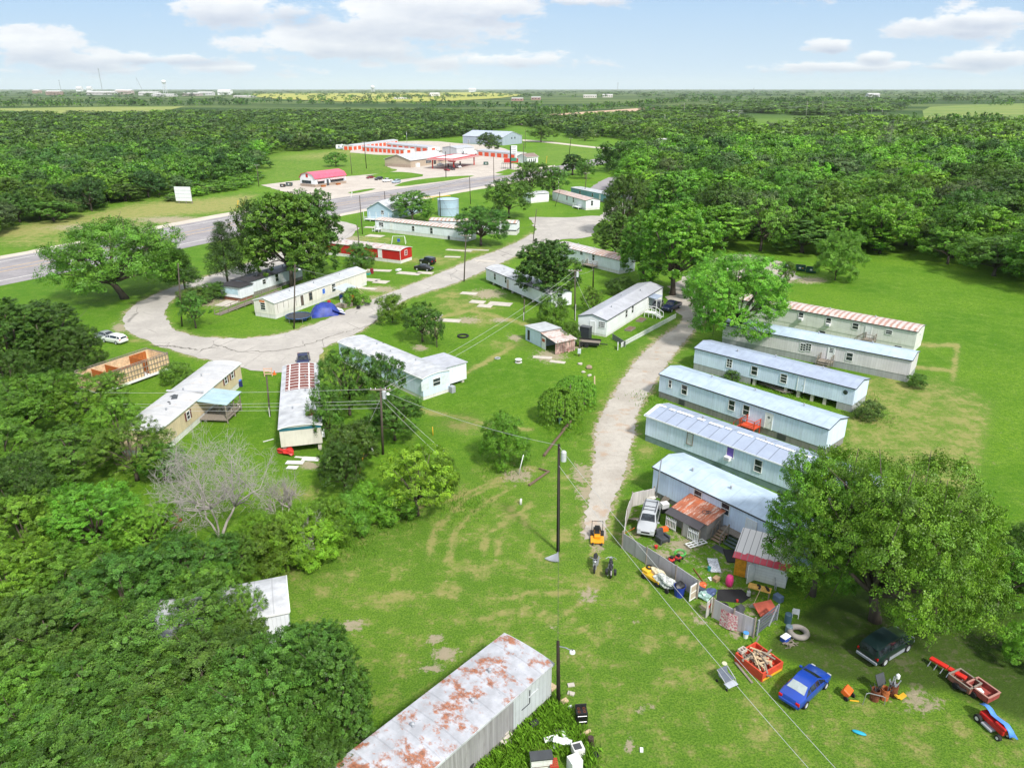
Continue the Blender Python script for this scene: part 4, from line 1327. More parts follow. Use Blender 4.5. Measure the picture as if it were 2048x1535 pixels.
# --- the near rusty roof and the roof under the trees
GREYBOARD = siding('grey_board_siding', (.36, .345, .35), .17, dirt=(.12, .10, .09), dirt_amt=.5, gap=.55)
h = Home('mobile_home', 'derelict mobile home with flaking red rust on its pale roof', 'mobile home', (865, 1535), (1103, 1328), 4.3, 3.1, .45, .14, 'bow', wall=GREYBOARD, skirt=SKDARK, roofm=RF_RUST3, trim=RF_WHITE, ext=(6.5, 0), vents=4)
x1 = h.L / 2
MB().bb(x1 - 3.9, x1 + .006, -h.w / 2 - .03, -h.w / 2 - .003, .45, 3.0).build('pale_wall_sheet', siding('pale_sheet_wall', (.52, .55, .56), .4, dirt_amt=.3), h.o)
h.window(1066, 1362, .95, .9, frame=paint('pale_frame', (.55, .57, .58), .5), pane=paint('boarded_pane', (.50, .52, .52), .6), rails=0)
m = MB()
m.bb(x1 - 2.35, x1 - 2.25, -h.w / 2 - .05, -h.w / 2 - .032, 1.5, 2.6).bb(x1 - 3.1, x1 - 2.3, -h.w / 2 - .05, -h.w / 2 - .032, 1.45, 1.53)
m.build('dark_gap', TRIM_DARK, h.o)
m = MB()
m.bb(x1 + .05, x1 + 1.0, -h.w / 2 + .2, h.w / 2 - 2.2, .30, .4)
m.build('deck', PALEWOOD, h.o)
m = MB()
g = random.Random(5)
for i in range(10):
    m.bb(x1 + .02, x1 + .35, -h.w / 2 + .2 + i * .2, -h.w / 2 + .36 + i * .2, .42, .5 + g.uniform(0, .1))
m.build('loose_board', ORANGE, h.o)
m = MB()
x1 = h.L / 2
for i in range(26):
    x, y = g.uniform(-h.L / 2, x1 - .3), g.uniform(-h.w / 2 + .2, h.w / 2 - .2)
    m.box(x, y, h.roofz(y) + .006, g.uniform(.05, .16), g.uniform(.05, .12), .012, g.uniform(0, 3))
m.build('sealant_speck', GREYMETAL, h.o)
HOME22 = h
h = Home('mobile_home', 'white-roofed mobile home mostly buried under the dark near trees', 'mobile home', (380, 1262), (576, 1222), 4.4, 3.0, .5, .3, 'bow', wall=WSIDE, skirt=SKWHITE, roofm=RF_WHITE, trim=WHITE, ext=(3, 0))
h.window(480, 1250, .8, 1.0)

# --- gutted home: bare frame without a roof
A, B = P(190, 753, 3.0), P(334, 704, 3.0)
A.z = B.z = 0
u = (B - A).normalized()
y = Vector((-u.y, u.x, 0))
Lg, wg = (B - A).length, 4.4
o = thing('gutted_home', 'gutted mobile home of bare timber walls without a roof', 'mobile home', (A + B) / 2 + y * wg / 2, math.atan2(u.y, u.x), 'mobile homes of the park')
OSB = paint('bare_sheathing', (.62, .45, .27), .8, .25, 2.5)
PANEL = wood('orange_wood_panelling', (.38, .12, .03))
MB().bb(-Lg / 2, Lg / 2, -wg / 2, wg / 2, .5, .7).build('floor_deck', WHITE, o)
m = MB()
for s_ in (-1, 1):
    m.bb(-Lg / 2, Lg / 2, s_ * wg / 2 - .04, s_ * wg / 2 + .04, .705, 2.7) if s_ > 0 else m.bb(-Lg / 2, Lg * .12, -wg / 2 - .04, -wg / 2 + .04, .705, 2.7).bb(Lg * .20, Lg / 2, -wg / 2 - .04, -wg / 2 + .04, .705, 2.7)
    m.bb(s_ * Lg / 2 - .04, s_ * Lg / 2 + .04, -wg / 2 + .05, wg / 2 - .05, .705, 2.7)
m.build('wall', OSB, o)
m = MB()
for i in range(25):
    x = -Lg / 2 + Lg * i / 24
    for s_ in (-1, 1):
        m.bb(x - .04, x + .04, s_ * (wg / 2 + .045), s_ * (wg / 2 + .1), .7, 2.95) if s_ > 0 else m.bb(x - .04, x + .04, -wg / 2 - .1, -wg / 2 - .045, .7, 2.95)
for s_ in (-1, 1):
    for z in (1.3, 2.0, 2.75, 3.0):
        m.bb(-Lg / 2, Lg / 2, s_ * (wg / 2 + .07) - .05, s_ * (wg / 2 + .07) + .05, z - .04, z + .04)
    m.bb(s_ * (Lg / 2 + .07) - .05, s_ * (Lg / 2 + .07) + .05, -wg / 2, wg / 2, 2.72, 2.85)
m.build('stud_frame', GREYWOOD, o)
m = MB()
for x in (Lg * .22, -Lg * .12, -Lg * .3):
    m.bb(x - .05, x + .05, -wg / 2 + .1, wg / 2 - .1, .705, 2.6)
m.bb(Lg * .22, Lg * .46, wg / 2 - .1, wg / 2 - .05, .705, 2.6)
m.bb(-Lg * .12 + .06, Lg * .1, -.2, -.1, .705, 2.2)
m.build('inner_partition', PANEL, o)
m = MB()
for i, x in enumerate((-Lg * .2, -Lg * .05, Lg * .15, Lg * .3)):
    m.blob((x, .4 - .6 * (i % 2), .75), .7, i, 2, .4, (1.3, .9, .35))
m.build('debris', WHITE, o)
MB().bb(-Lg / 2, Lg / 2, -wg / 2 - .13, -wg / 2 - .02, .35, .69).build('base_rail', WHITE, o)

# --- collapsing shed by the gravel lane
A, B = P(1053, 680), P(1108, 708)
u = (B - A).normalized()
y = Vector((-u.y, u.x, 0))
Ls, ws = (B - A).length + .6, 3.8
o = thing('collapsed_shed', 'collapsing white shed with pale blue front and a peeling red wall', 'shed', (A + B) / 2 + y * ws / 2, math.atan2(u.y, u.x))
MB().bb(-Ls / 2, .2, -ws / 2, ws / 2, 0, 2.45).build('wall', LBLUE2, o)
m = MB()
g = random.Random(11)
for i in range(11):
    yy = -ws / 2 + ws * i / 11
    m.box(Ls / 2, yy + .17, 1.0, .06, .3, 2.0 + g.uniform(-.3, .2), tilt=('Y', g.uniform(-.08, .08)))
m.build('end_boards', paint('peeling_red_boards', (.42, .28, .25), .8, .6, 1.2, dirt=(.45, .05, .05), dirt_amt=.8), o)
m = MB()
m.bb(.5, 1.7, -ws / 2 - .03, -ws / 2 + .03, 0, 2.0).bb(.2, Ls / 2, ws / 2 - .05, ws / 2, 0, 2.0)
m.build('torn_panel', WHITE, o)
m = MB()
m.box(-Ls / 4 + .05, 0, 2.55, Ls / 2 + .5, ws + .4, .09, tilt=('Y', -.05))
m.build('roof', RF_WSEAM, o)
m = MB()
m.box(Ls / 4 + .15, .1, 2.22, Ls / 2 + .25, ws + .3, .08, tilt=('Y', .10))
m.build('sagging_roof', RF_RUST4, o)
MB().bb(-Ls / 2 + .6, -Ls / 2 + 1.3, -ws / 2 - .012, -ws / 2 + .01, .2, 1.95).build('doorway', BLACK, o)
MB().bb(.65, 1.45, -ws / 2 - .05, -ws / 2 - .03, 1.2, 1.7).build('red_shutter', paint('dull_red_board', (.40, .08, .04), .7), o)
m = MB()
for i in range(5):
    m.beam((Ls / 2 - .1, -ws / 2 + .3 + i * .8, 0), (Ls / 2 + .1 + g.uniform(-.2, .3), -ws / 2 + .3 + i * .8, 2.1), .12)
m.build('post', GREYWOOD, o)

# --- shops across the highway
BRICK = paint('buff_brick', (.36, .28, .22), .8, .2, 3)
h = Home('barn_shop', 'white barn-shaped shop with a faded red gambrel roof', 'shop', (631, 374.5), (692.5, 366), 9.0, top_z(P(636, 374.5), 357.5), 0, top_z(P(605, 362), 335) - top_z(P(636, 374.5), 357.5), 'gambrel', .35, WHORIZ, None, RF_PINK, trim=RED, base=True, group=None, vents=1)
MB().bb(-h.L / 2 - .05, h.L / 2 + .05, -h.w / 2 - .05, h.w / 2 + .05, 0, 1.1).build('brick_base', BRICK, h.o)
h.window(613, 362, 5.5, 1.1, 's', frame=TRIM_DARK, rails=0, z=1.9)
m = MB()
h.panel(m, 's', .2, h.he + h.rise * .42, 1.3, 1.5, .004, .06)
m.build('loft_door', RED, h.o)
for x in (-h.L * .32, h.L * .2):
    m = MB()
    h.panel(m, 'f', x, 1.7, h.L * (.2 if x < 0 else .42), 1.0, .004, .07)
    m.build('window', GLASS, h.o)
STRIPE = NT('red_white_awning')
fr = STRIPE.n('ShaderNodeTexCoord')
q = STRIPE.n('ShaderNodeSeparateXYZ')
STRIPE.t.links.new(fr.outputs['Object'], q.inputs[0])
STRIPE = STRIPE.bsdf(STRIPE.mix(STRIPE.step(STRIPE.math('FRACT', STRIPE.math('MULTIPLY', q.outputs[0], 1.6)), .49, .51), (.75, .74, .72), (.28, .035, .05)), .7)
MB().box(-h.L * .32, -h.w / 2 - .5, 2.75, h.L * .24, 1.2, .05, tilt=('X', .6)).box(h.L * .2, -h.w / 2 - .5, 2.75, h.L * .48, 1.2, .05, tilt=('X', .6)).build('awning', STRIPE, h.o)
m = MB()
h.panel(m, 'f', -h.L * .11, 1.35, 1.1, 2.6, .004, .3)
m.build('door', TRIM_DARK, h.o)
m = MB()
for x in (-h.L * .34, h.L * .14):
    m.bb(x - 1, x + 1, -h.w / 2 - 2.2, -h.w / 2 - 1.2, 0, .7)
m.build('bench', PANEL, h.o)
TAN = siding('tan_block_wall', (.48, .39, .30), .6, 'z', dirt_amt=.1)
h = Home('petrol_shop', 'long tan shop with a white gable roof behind the red canopy', 'shop', (821.5, 335.5), (893, 325), 17, top_z(P(821.5, 335.5), 320.5), 0, 2.6, 'gable', .5, TAN, None, RF_WHITE, trim=WHITE, base=True, group=None, vents=1)
MB().bb(-h.L / 2 - .05, h.L / 2, -h.w / 2 + .05, h.w / 2, 0, 1.5).build('brick_base', BRICK, h.o)
for x, w_ in ((-h.L * .02, 5), (h.L * .33, 5)):
    m = MB()
    h.panel(m, 'f', x, 1.9, w_, 1.5, .004, .1)
    f = m.build('window', GLASS, h.o)
    m = MB()
    for i in range(5):
        h.panel(m, 'f', x - w_ / 2 + w_ * i / 4, 1.9, .12, 1.6, .1, .16)
    m.build('frame', WHITE, f)
m = MB()
h.panel(m, 'f', h.L * .16, 1.3, 2, 2.5, .004, .1)
m.build('door', GLASS, h.o)
MB().bb(-h.L * .38, -h.L * .3, -h.w / 2 - 1.2, -h.w / 2 - .1, 0, 2.0).build('ice_box', WHITE, h.o)
# canopy over the pumps
zc = top_z(P(910, 343), 324.5)
c0, c1, c2 = P(909.5, 322, zc), P(869, 316.5, zc), P(958, 312.5, zc)
u = (c2 - c0).normalized()
vv = c1 - c0
vv = (vv - u * vv.dot(u)).normalized()
Lc, wc = (c2 - c0).length, min((c1 - c0).dot(vv), 16)
cc = c0 + u * Lc / 2 + vv * wc / 2
o = thing('petrol_canopy', 'red and white striped canopy over the fuel pumps', 'canopy', (cc.x, cc.y, 0), math.atan2(u.y, u.x))
MB().bb(-Lc / 2, Lc / 2, -wc / 2, wc / 2, zc, zc + .8).build('roof', RED, o)
m = MB()
for z in (zc + .2, zc + .5):
    m.bb(-Lc / 2 - .04, Lc / 2 + .04, -wc / 2 - .04, wc / 2 + .04, z, z + .12)
m.build('white_stripe', WHITE, o)
for x in (-Lc * .42, Lc * .42):
    for y_ in (-wc * .38, wc * .38):
        MB().bb(x - .25, x + .25, y_ - .25, y_ + .25, 0, zc - .004).build('column', RED, o)
MB().bb(-Lc * .38, Lc * .38, -wc * .3, wc * .3, zc + .802, zc + .85).build('roof_deck', WHITE, o)
for x in (-Lc * .22, Lc * .26):
    p = cc + u * x
    q = thing('fuel_pump', 'fuel pump under the red canopy, at its %s end' % ('road' if x < 0 else 'shop-lot'), 'fuel pump', (p.x, p.y, .016), math.atan2(u.y, u.x), 'fuel pumps')
    MB().bb(-.5, .5, -.3, .3, 0, .18).build('island', CONCRETE, q)
    MB().bb(-.42, .42, -.22, .22, .19, 1.9).build('body', paint('pump_dark', (.06, .06, .065), .4), q, bevel=.05)
    MB().bb(-.45, .45, -.25, .25, 1.6, 2.1).build('display', RED, q, bevel=.03)
# orange-door storage units
ODOOR = siding('orange_roll_door', (.80, .10, .03), .22, 'z', dirt_amt=.05)
for i, (a, b, w_, lab, n_, he_) in enumerate(((( 706, 300.5), (796, 288.5), 8, 'white storage building at the tree line, leftmost row of orange doors', 11, 3.0), ((724, 302), (808.5, 308.5), 9, 'storage row of ten orange doors facing the highway', 10, 2.9),
                                          ((773, 296), (856, 304.5), 10, 'storage building behind the ten-door row with orange doors at one end', 7, 3.2), ((955, 311), (1031, 318), 9, 'storage row with orange doors beside the round green tree', 6, 3.2))):
    h = Home('storage_units', lab, 'storage units', a, b, w_, he_, 0, .5, 'gable', .15, siding('storage_wall', (.66, .66, .66), .5, dirt_amt=.08), None, RF_GREY if i else RF_WHITE, trim=WHITE, base=True, group='self storage rows', vents=0)
    for j in range(n_):
        m = MB()
        h.panel(m, 'f', -h.L / 2 + h.L * (j + .5) / n_, 1.18, h.L / n_ * .66, 2.3, .004, .05)
        m.build('roll_door', ODOOR, h.o)
    if i in (1, 2):
        m = MB()
        h.panel(m, 'e', -.5, 1.2, 2.6, 2.3, .004, .05)
        m.build('roll_door', ODOOR, h.o)
    if i == 0:
        m = MB()
        for q in (-2, 1.6):
            h.panel(m, 's', q, 1.2, 2.6, 2.3, .004, .05)
        m.build('roll_door', ODOOR, h.o)
h = Home('metal_shed', 'plain grey metal building between storage rows', 'shed', (913.5, 310.5), (948, 307.5), 13, 4.2, 0, 1.0, 'gable', .2, siding('grey_metal_wall', (.55, .56, .58), .5, dirt_amt=.05), None, RF_GREY, trim=WHITE, base=True, group=None, vents=0)
h.door(930, 306, 3, 3, mat=WHITE)
h = Home('warehouse', 'large grey-blue metal warehouse with white corner trim', 'warehouse', (926, 287.2), (1005.5, 291), 26, top_z(P(1005.5, 291), 274.5), 0, 3.4, 'gable', .3, siding('grey_blue_metal_wall', (.38, .44, .52), .6, dirt_amt=.05), None, metal_roof('warehouse_roof', (.42, .47, .58), 2.5, seam_dark=.15), trim=WHITE, base=True, group=None, vents=0)
h.corner_trim()
for q in (-1, 3.2):
    m = MB()
    h.panel(m, 'e', q, 4.6, 1.3, 1.3, .004, .05)
    m.build('window', GLASS, h.o)
h.door(937, 282, 1.4, 3, mat=GREYMETAL)
h = Home('small_house', 'small pale house with a brown hipped roof near the round tree', 'house', (1054, 327), (1076, 325), 8, 3.4, 0, 1.6, 'gable', .4, WHORIZ, None, paint('brown_shingle', (.23, .17, .15), .9, .2, 4), trim=WHITE, base=True, group=None, vents=0)
for x in (-2.4, -.8, 1.0, 2.4):
    m = MB()
    h.panel(m, 'f', x, 1.4, .7, 1.8, .004, .05)
    m.build('window', GLASS, h.o)
h = Home('blue_house', 'light blue gabled house behind a bushy tree, with a white porch', 'house', (785, 443), (845, 424), 9, 3.6, .6, 2.4, 'gable', .4, siding('light_blue_lap', (.40, .53, .62), .25, 'z', dirt_amt=.1), SKGREY, RF_WHITE, trim=WHITE, base=True, group=None, vents=0)
h.window(765, 425, .9, 1.2, 's')
m = MB()
x0 = -h.L / 2
m.bb(x0 - 2.2, x0 - .004, -h.w / 2, h.w / 2, .5, .62)
m.build('porch_floor', WHITE, h.o)
m = MB()
for y_ in np.linspace(-h.w / 2, h.w / 2, 5):
    m.bb(x0 - 2.2, x0 - 2.1, y_ - .06, y_ + .06, 0, 3.0)
for z in (.9, 1.3):
    m.bb(x0 - 2.19, x0 - 2.11, -h.w / 2, h.w / 2, z, z + .09)
m.build('porch_rail', WHITE, h.o)
# water tank
p = P(897, 430)
o = thing('water_tank', 'pale blue cylindrical water tank beside the blue house', 'water tank', p)
r_ = 21 * mpp(p)
zt = top_z(p, 398)
MB().lathe([(0, 0), (r_, 0), (r_, zt), (r_ * .5, zt + .35), (0, zt + .45)], 28).build('shell', siding('tank_plate', (.40, .53, .66), 2.2, 'z', dirt_amt=.1), o, smooth=False)
MB().torus((0, 0, zt), r_ + .03, .08, n=32).torus((0, 0, zt * .5), r_ + .02, .06, n=32).build('hoop', GREYMETAL, o)
# ------------------------------------------------------------------ trees
t = NT('leaves')
at = t.n('ShaderNodeAttribute', attribute_name='tint')
oi = t.n('ShaderNodeObjectInfo')
c = t.mix(1.0, oi.outputs['Color'], at.outputs['Color'], 'MULTIPLY')
hs = t.n('ShaderNodeHueSaturation')
t.set(hs.inputs['Hue'], t.math('ADD', .487, t.math('MULTIPLY', oi.outputs['Random'], .026)))
t.set(hs.inputs['Value'], t.math('ADD', .82, t.math('MULTIPLY', oi.outputs['Random'], .36)))
t.set(hs.inputs['Color'], c)
df = t.n('ShaderNodeBsdfPrincipled')
t.set(df.inputs['Base Color'], hs.outputs[0])
df.inputs['Roughness'].default_value = .42
df.inputs['Specular IOR Level'].default_value = .30
tr = t.n('ShaderNodeBsdfTranslucent')
t.set(tr.inputs['Color'], t.mix(1.0, hs.outputs[0], (1.25, 1.35, .6), 'MULTIPLY'))
ms = t.n('ShaderNodeMixShader')
ms.inputs[0].default_value = .20
t.t.links.new(df.outputs[0], ms.inputs[1])
t.t.links.new(tr.outputs[0], ms.inputs[2])
t.t.links.new(ms.outputs[0], t.out.inputs[0])
LEAF = t.m
BARK = wood('bark', (0.115, 0.092, 0.072))
DEADBARK = wood('bleached_branch', (0.40, 0.365, 0.335), var=.25)


def unit(v):
    return v / (np.linalg.norm(v, axis=-1, keepdims=True) + 1e-9)


def leaf_cloud(rg, centers, radii, n_each, leaf, out_c, flat=.7, droop=0.0, aspect=.5, contrast=.42, cn=None):
    """leaf faces scattered through clumps; returns verts, quads, tints"""
    n = len(centers)
    k = n * n_each
    ci = np.repeat(np.arange(n), n_each)
    d = unit(rg.normal(size=(k, 3)))
    rr = rg.uniform(.35, 1.0, (k, 1)) ** .6
    off = d * rr * radii[ci][:, None]
    off[:, 2] *= flat
    if cn is not None:                               # a spray: long along its own way out, thin across it
        ax = unit(cn * .7 + np.array([0, 0, .15]) + rg.normal(size=cn.shape) * .45)[ci]
        al = np.sum(off * ax, -1, keepdims=True)
        off = (off - al * ax) * .62 + ax * al * 1.45
    pos = centers[ci] + off
    pos[:, 2] -= droop * np.hypot(off[:, 0], off[:, 1]) ** 2 / (radii[ci] + 1e-6)
    outw = unit(pos - out_c)
    nrm = unit(outw * .45 + unit(off) * .75 + np.array([0, 0, .5]) + rg.normal(size=(k, 3)) * .38)
    if cn is not None:
        nrm = unit(cn[ci] * .95 + np.array([0, 0, .22]) + rg.normal(size=(k, 3)) * .42)
    tang = unit(np.cross(nrm, rg.normal(size=(k, 3))))
    if droop:
        tang = unit(tang * .5 + unit(off + np.array([0, 0, -.6 * droop])) * .8)
        tang = unit(tang - nrm * np.sum(tang * nrm, -1, keepdims=True))
    bit = np.cross(nrm, tang)
    ln = leaf * rg.uniform(.65, 1.35, (k, 1))
    w = ln * aspect
    v = np.stack([pos - tang * ln * .5, pos + bit * w * .5 + nrm * ln * .08, pos + tang * ln * .5, pos - bit * w * .5 + nrm * ln * .08], 1).reshape(-1, 3)
    q = np.arange(4 * k).reshape(-1, 4)
    cl = rg.uniform(1 - contrast, 1 + contrast, (n, 1))
    yel = rg.uniform(-.12, .14, (n, 1))
    tint = np.concatenate([cl * (1 + yel), cl * (1 + .35 * yel), cl * (1 - .5 * np.abs(yel)), np.ones((n, 1))], 1)[ci]
    tint[:, :3] *= rg.uniform(.78, 1.25, (k, 1))
    return v, q, np.repeat(tint, 4, 0)


def crown_shape(rg, kind, n_lobes, n_clumps, rad, ls=1.0):
    """clump centres (heights 0..1, radius rad), the lobe centres and lobe sizes"""
    cz, hz = {'round': (.53, .46), 'oval': (.52, .48), 'spread': (.56, .44), 'bush': (.46, .52), 'tall': (.52, .48), 'open': (.56, .43)}[kind]
    asp = hz / rad
    lob, lr = [], []
    for i in range(n_lobes):
        a = 2 * math.pi * (i * .618 + rg.uniform(-.07, .07))
        e = -.82 + 1.78 * (i + rg.uniform(.1, .9)) / n_lobes
        f = rg.uniform(.58, .80) if kind != 'spread' else rg.uniform(.55, .86)
        rr = rad * f * math.sqrt(max(0.02, 1 - (abs(e) * .9) ** 2.4))
        lob.append((rr * math.cos(a), rr * math.sin(a), cz + hz * .74 * e))
        lr.append(rad * rg.uniform(.26, .42) * ls)
    lob.append((rad * rg.uniform(-.1, .1), rad * rg.uniform(-.1, .1), cz + hz * .66))
    lr.append(rad * .36 * ls)
    lob, lr = np.array(lob), np.array(lr)
    pr = lr ** 2 / np.sum(lr ** 2)
    per = rg.choice(len(lob), n_clumps, p=pr)
    d = unit(rg.normal(size=(n_clumps, 3)))
    ctr = np.array([0, 0, cz])
    outd = unit((lob[per] - ctr) / np.array([1, 1, asp]) * .8 + np.array([0, 0, .45 * rad]))
    dot = np.sum(d * outd, -1, keepdims=True)
    d = unit(np.where(dot < -.1, d - 1.9 * dot * outd, d))
    pos = lob[per] + d * (lr[per] * rg.uniform(.82, 1.06, n_clumps))[:, None] * np.array([1, 1, .78 * max(.7, min(1.5, asp))])
    cn = d.copy()
    fill = rg.uniform(size=n_clumps) < .22           # leaves deeper in, between the lobes
    pos[fill] = ctr + (pos[fill] - ctr) * rg.uniform(.45, .8, (fill.sum(), 1))
    pos[:, 2] = np.clip(pos[:, 2], .03, 1.0 - .01)
    return pos, lob, lr, cn


def limbs(rg, rad, lob, name, thick=.022, lean=0.0, split=.30, n_twig=2):
    m = MB()
    top = Vector((lean, 0, split))
    m.tube([(0, 0, -.01), (lean * .25, 0, split * .3), (lean * .65, .005, split * .7), top], [thick * 1.35, thick, thick * .85, thick * .8], 9)
    for i, c in enumerate(lob):
        c = Vector(c)
        b = top + Vector((0, 0, rg.uniform(-.04, .03)))
        mid = b.lerp(c, .5) + Vector((rg.uniform(-.03, .03), rg.uniform(-.03, .03), rg.uniform(.0, .04)))
        m.tube([b, mid, c], [thick * .55, thick * .34, thick * .14], 6)
        for k in range(n_twig):
            e = c + Vector(rg.normal(size=3)) * rad * .22
            m.tube([mid.lerp(c, .5), e], [thick * .16, thick * .05], 4)
    return m


CROWNS = {}


def crown_variant(kind, seed, detail):
    """(crown mesh, trunk mesh, radius) of a unit-height tree"""
    key = (kind, seed, detail)
    if key in CROWNS:
        return CROWNS[key]
    rg = np.random.default_rng(seed * 131 + len(kind))
    n_cl, n_lf, leaf = {'near': (720, 64, .0185), 'mid': (360, 46, .029), 'fine': (1150, 74, .0128), 'far': (120, 26, .062)}[detail]
    if kind == 'pine':
        rad = .24
        lv = []
        for i in range(16):
            z = .28 + .70 * i / 15
            r0 = rad * (1 - ((z - .28) / .74) ** 1.4) * rg.uniform(.8, 1.15) + .02
            for j in range(6 if i < 12 else 4):
                a = 2 * math.pi * (j / 6 + i * .37) + rg.uniform(-.3, .3)
                for f in (.45, .75, 1.0):
                    lv.append((r0 * f * math.cos(a), r0 * f * math.sin(a), z + .02 * f + rg.uniform(-.02, .02)))
        pos = np.array(lv)
        v, q, ti = leaf_cloud(rg, pos, np.full(len(pos), .055), n_lf, leaf * 1.25, np.array([0, 0, .5]), .7, 0, .22)
        m = MB().tube([(0, 0, -.01), (.004, 0, .5), (0, 0, .97)], [.016, .011, .003], 8)
        for i in range(14):
            a, z = i * 2.4, .3 + .6 * i / 14
            m.tube([(0, 0, z), (rad * .7 * math.cos(a) * (1.1 - z), rad * .7 * math.sin(a) * (1.1 - z), z + .03)], [.005, .002], 4)
    elif kind == 'weep':
        rad = .62
        n = 230
        a = rg.uniform(0, 2 * math.pi, n)
        r0 = rad * np.sqrt(rg.uniform(0, 1, n))
        top = .55 + .42 * np.sqrt(np.maximum(0, 1 - (r0 / rad) ** 2))
        pos = []
        for i in range(n):
            L_ = rg.uniform(.15, .5) * (0.4 + r0[i] / rad)
            for k in range(5):
                f = k / 4
                rr = min(r0[i] + .16 * math.sin(f * 1.5), rad * 1.1)
                pos.append((rr * math.cos(a[i]), rr * math.sin(a[i]), max(.03, top[i] + .05 * f - L_ * f * f * 1.3)))
        pos = np.array(pos)
        v, q, ti = leaf_cloud(rg, pos, np.full(len(pos), .030), 24, .050, np.array([0, 0, .2]), .8, 1.0, .28, .3)
        m = MB()
        for i in range(7):
            b = i * .9
            m.tube([(.06 * math.cos(b), .06 * math.sin(b), 0), (.25 * math.cos(b), .25 * math.sin(b), .6)], [.02, .008], 5)
    else:
        rad = {'round': .46, 'oval': .34, 'spread': .66, 'bush': .58, 'tall': .25, 'open': .44}[kind]
        nl = {'round': 19, 'oval': 20, 'spread': 26, 'bush': 15, 'tall': 14, 'open': 15}[kind]
        ls = 1.0
        if detail == 'mid' and kind in ('round', 'oval'):
            nl, ls = 11, 1.3
        if kind == 'open':
            n_cl = int(n_cl * .6)
        if kind == 'spread':
            n_cl = int(n_cl * 1.5)
        if kind == 'bush':
            n_cl = int(n_cl * 1.4)
        pos, lob, lr, cn = crown_shape(rg, kind, nl, n_cl, rad, ls)
        cs = {'near': .095, 'mid': .125, 'far': .25, 'fine': .075}[detail] * rad
        radii = cs * rg.uniform(.7, 1.35, len(pos))
        v, q, ti = leaf_cloud(rg, pos, radii, n_lf, leaf, np.array([0, 0, .45]), .8, 0.25 if kind == 'open' else 0, .52, cn=cn)
        v[:, 2] = np.maximum(v[:, 2], .02)
        m = limbs(rg, rad, lob, kind, {'bush': .012, 'spread': .036}.get(kind, .022), lean={'spread': -.10}.get(kind, 0), split={'bush': .10, 'spread': .24, 'tall': .30}.get(kind, .24), n_twig=2 if detail != 'far' else 0)
    cm = np_mesh('crown', v, q, LEAF, ('tint', ti))
    me = bpy.data.meshes.new('trunk')
    me.from_pydata(m.v, [], m.f)
    me.materials.append(BARK)
    me.polygons.foreach_set('use_smooth', [True] * len(me.polygons))
    CROWNS[key] = (cm, me, rad)
    return CROWNS[key]


TONES = {'bright': (0.138, 0.295, 0.026), 'lime': (0.172, 0.350, 0.026), 'mid': (0.115, 0.238, 0.026), 'dark': (0.076, 0.165, 0.023), 'olive': (0.105, 0.175, 0.035), 'deep': (0.052, 0.128, 0.026), 'sage': (0.10, 0.165, 0.055)}
TREES = []
tg = random.Random(21)


def tree(px, py, top, width, kind, tone, label, cat='tree', detail='mid', group=None, name=None, depth_k=1.0, seed=None):
    """stands at a point of the ground, its top and crown width taken from the photograph"""
    p = P(px, py)
    w_m = width * mpp(p + Vector((0, 0, 3)))
    hgt = max(.8, top_z(p + Vector((0, w_m * .12, 0)), top))
    cm, tm, rad = crown_variant(kind, seed if seed is not None else tg.randrange(4), detail)
    o = thing(name or {'bush': 'bush', 'weep': 'weeping_bush', 'pine': 'pine_tree'}.get(kind, 'tree'), label, cat, p, tg.uniform(0, 6.28) if kind != 'spread' else .5, group)
    sx = w_m / 2 / (rad * 1.02)
    put_tree(o, cm, tm, sx, sx * depth_k, hgt, tone)
    return o


def put_tree(o, cm, tm, sx, sy, hgt, tone):
    for nm, me in (('trunk', tm), ('crown', cm)):
        q = bpy.data.objects.new(nm, me)
        COL.objects.link(q)
        q.parent = o
        q.scale = (sx, sy, hgt)
        if nm == 'crown':
            base = TONES[tone] if isinstance(tone, str) else tone
            k = tg.uniform(.82, 1.28)
            q.color = (base[0] * k * tg.uniform(.93, 1.07), base[1] * k, base[2] * k, 1)
    TREES.append((o.location.x, o.location.y))


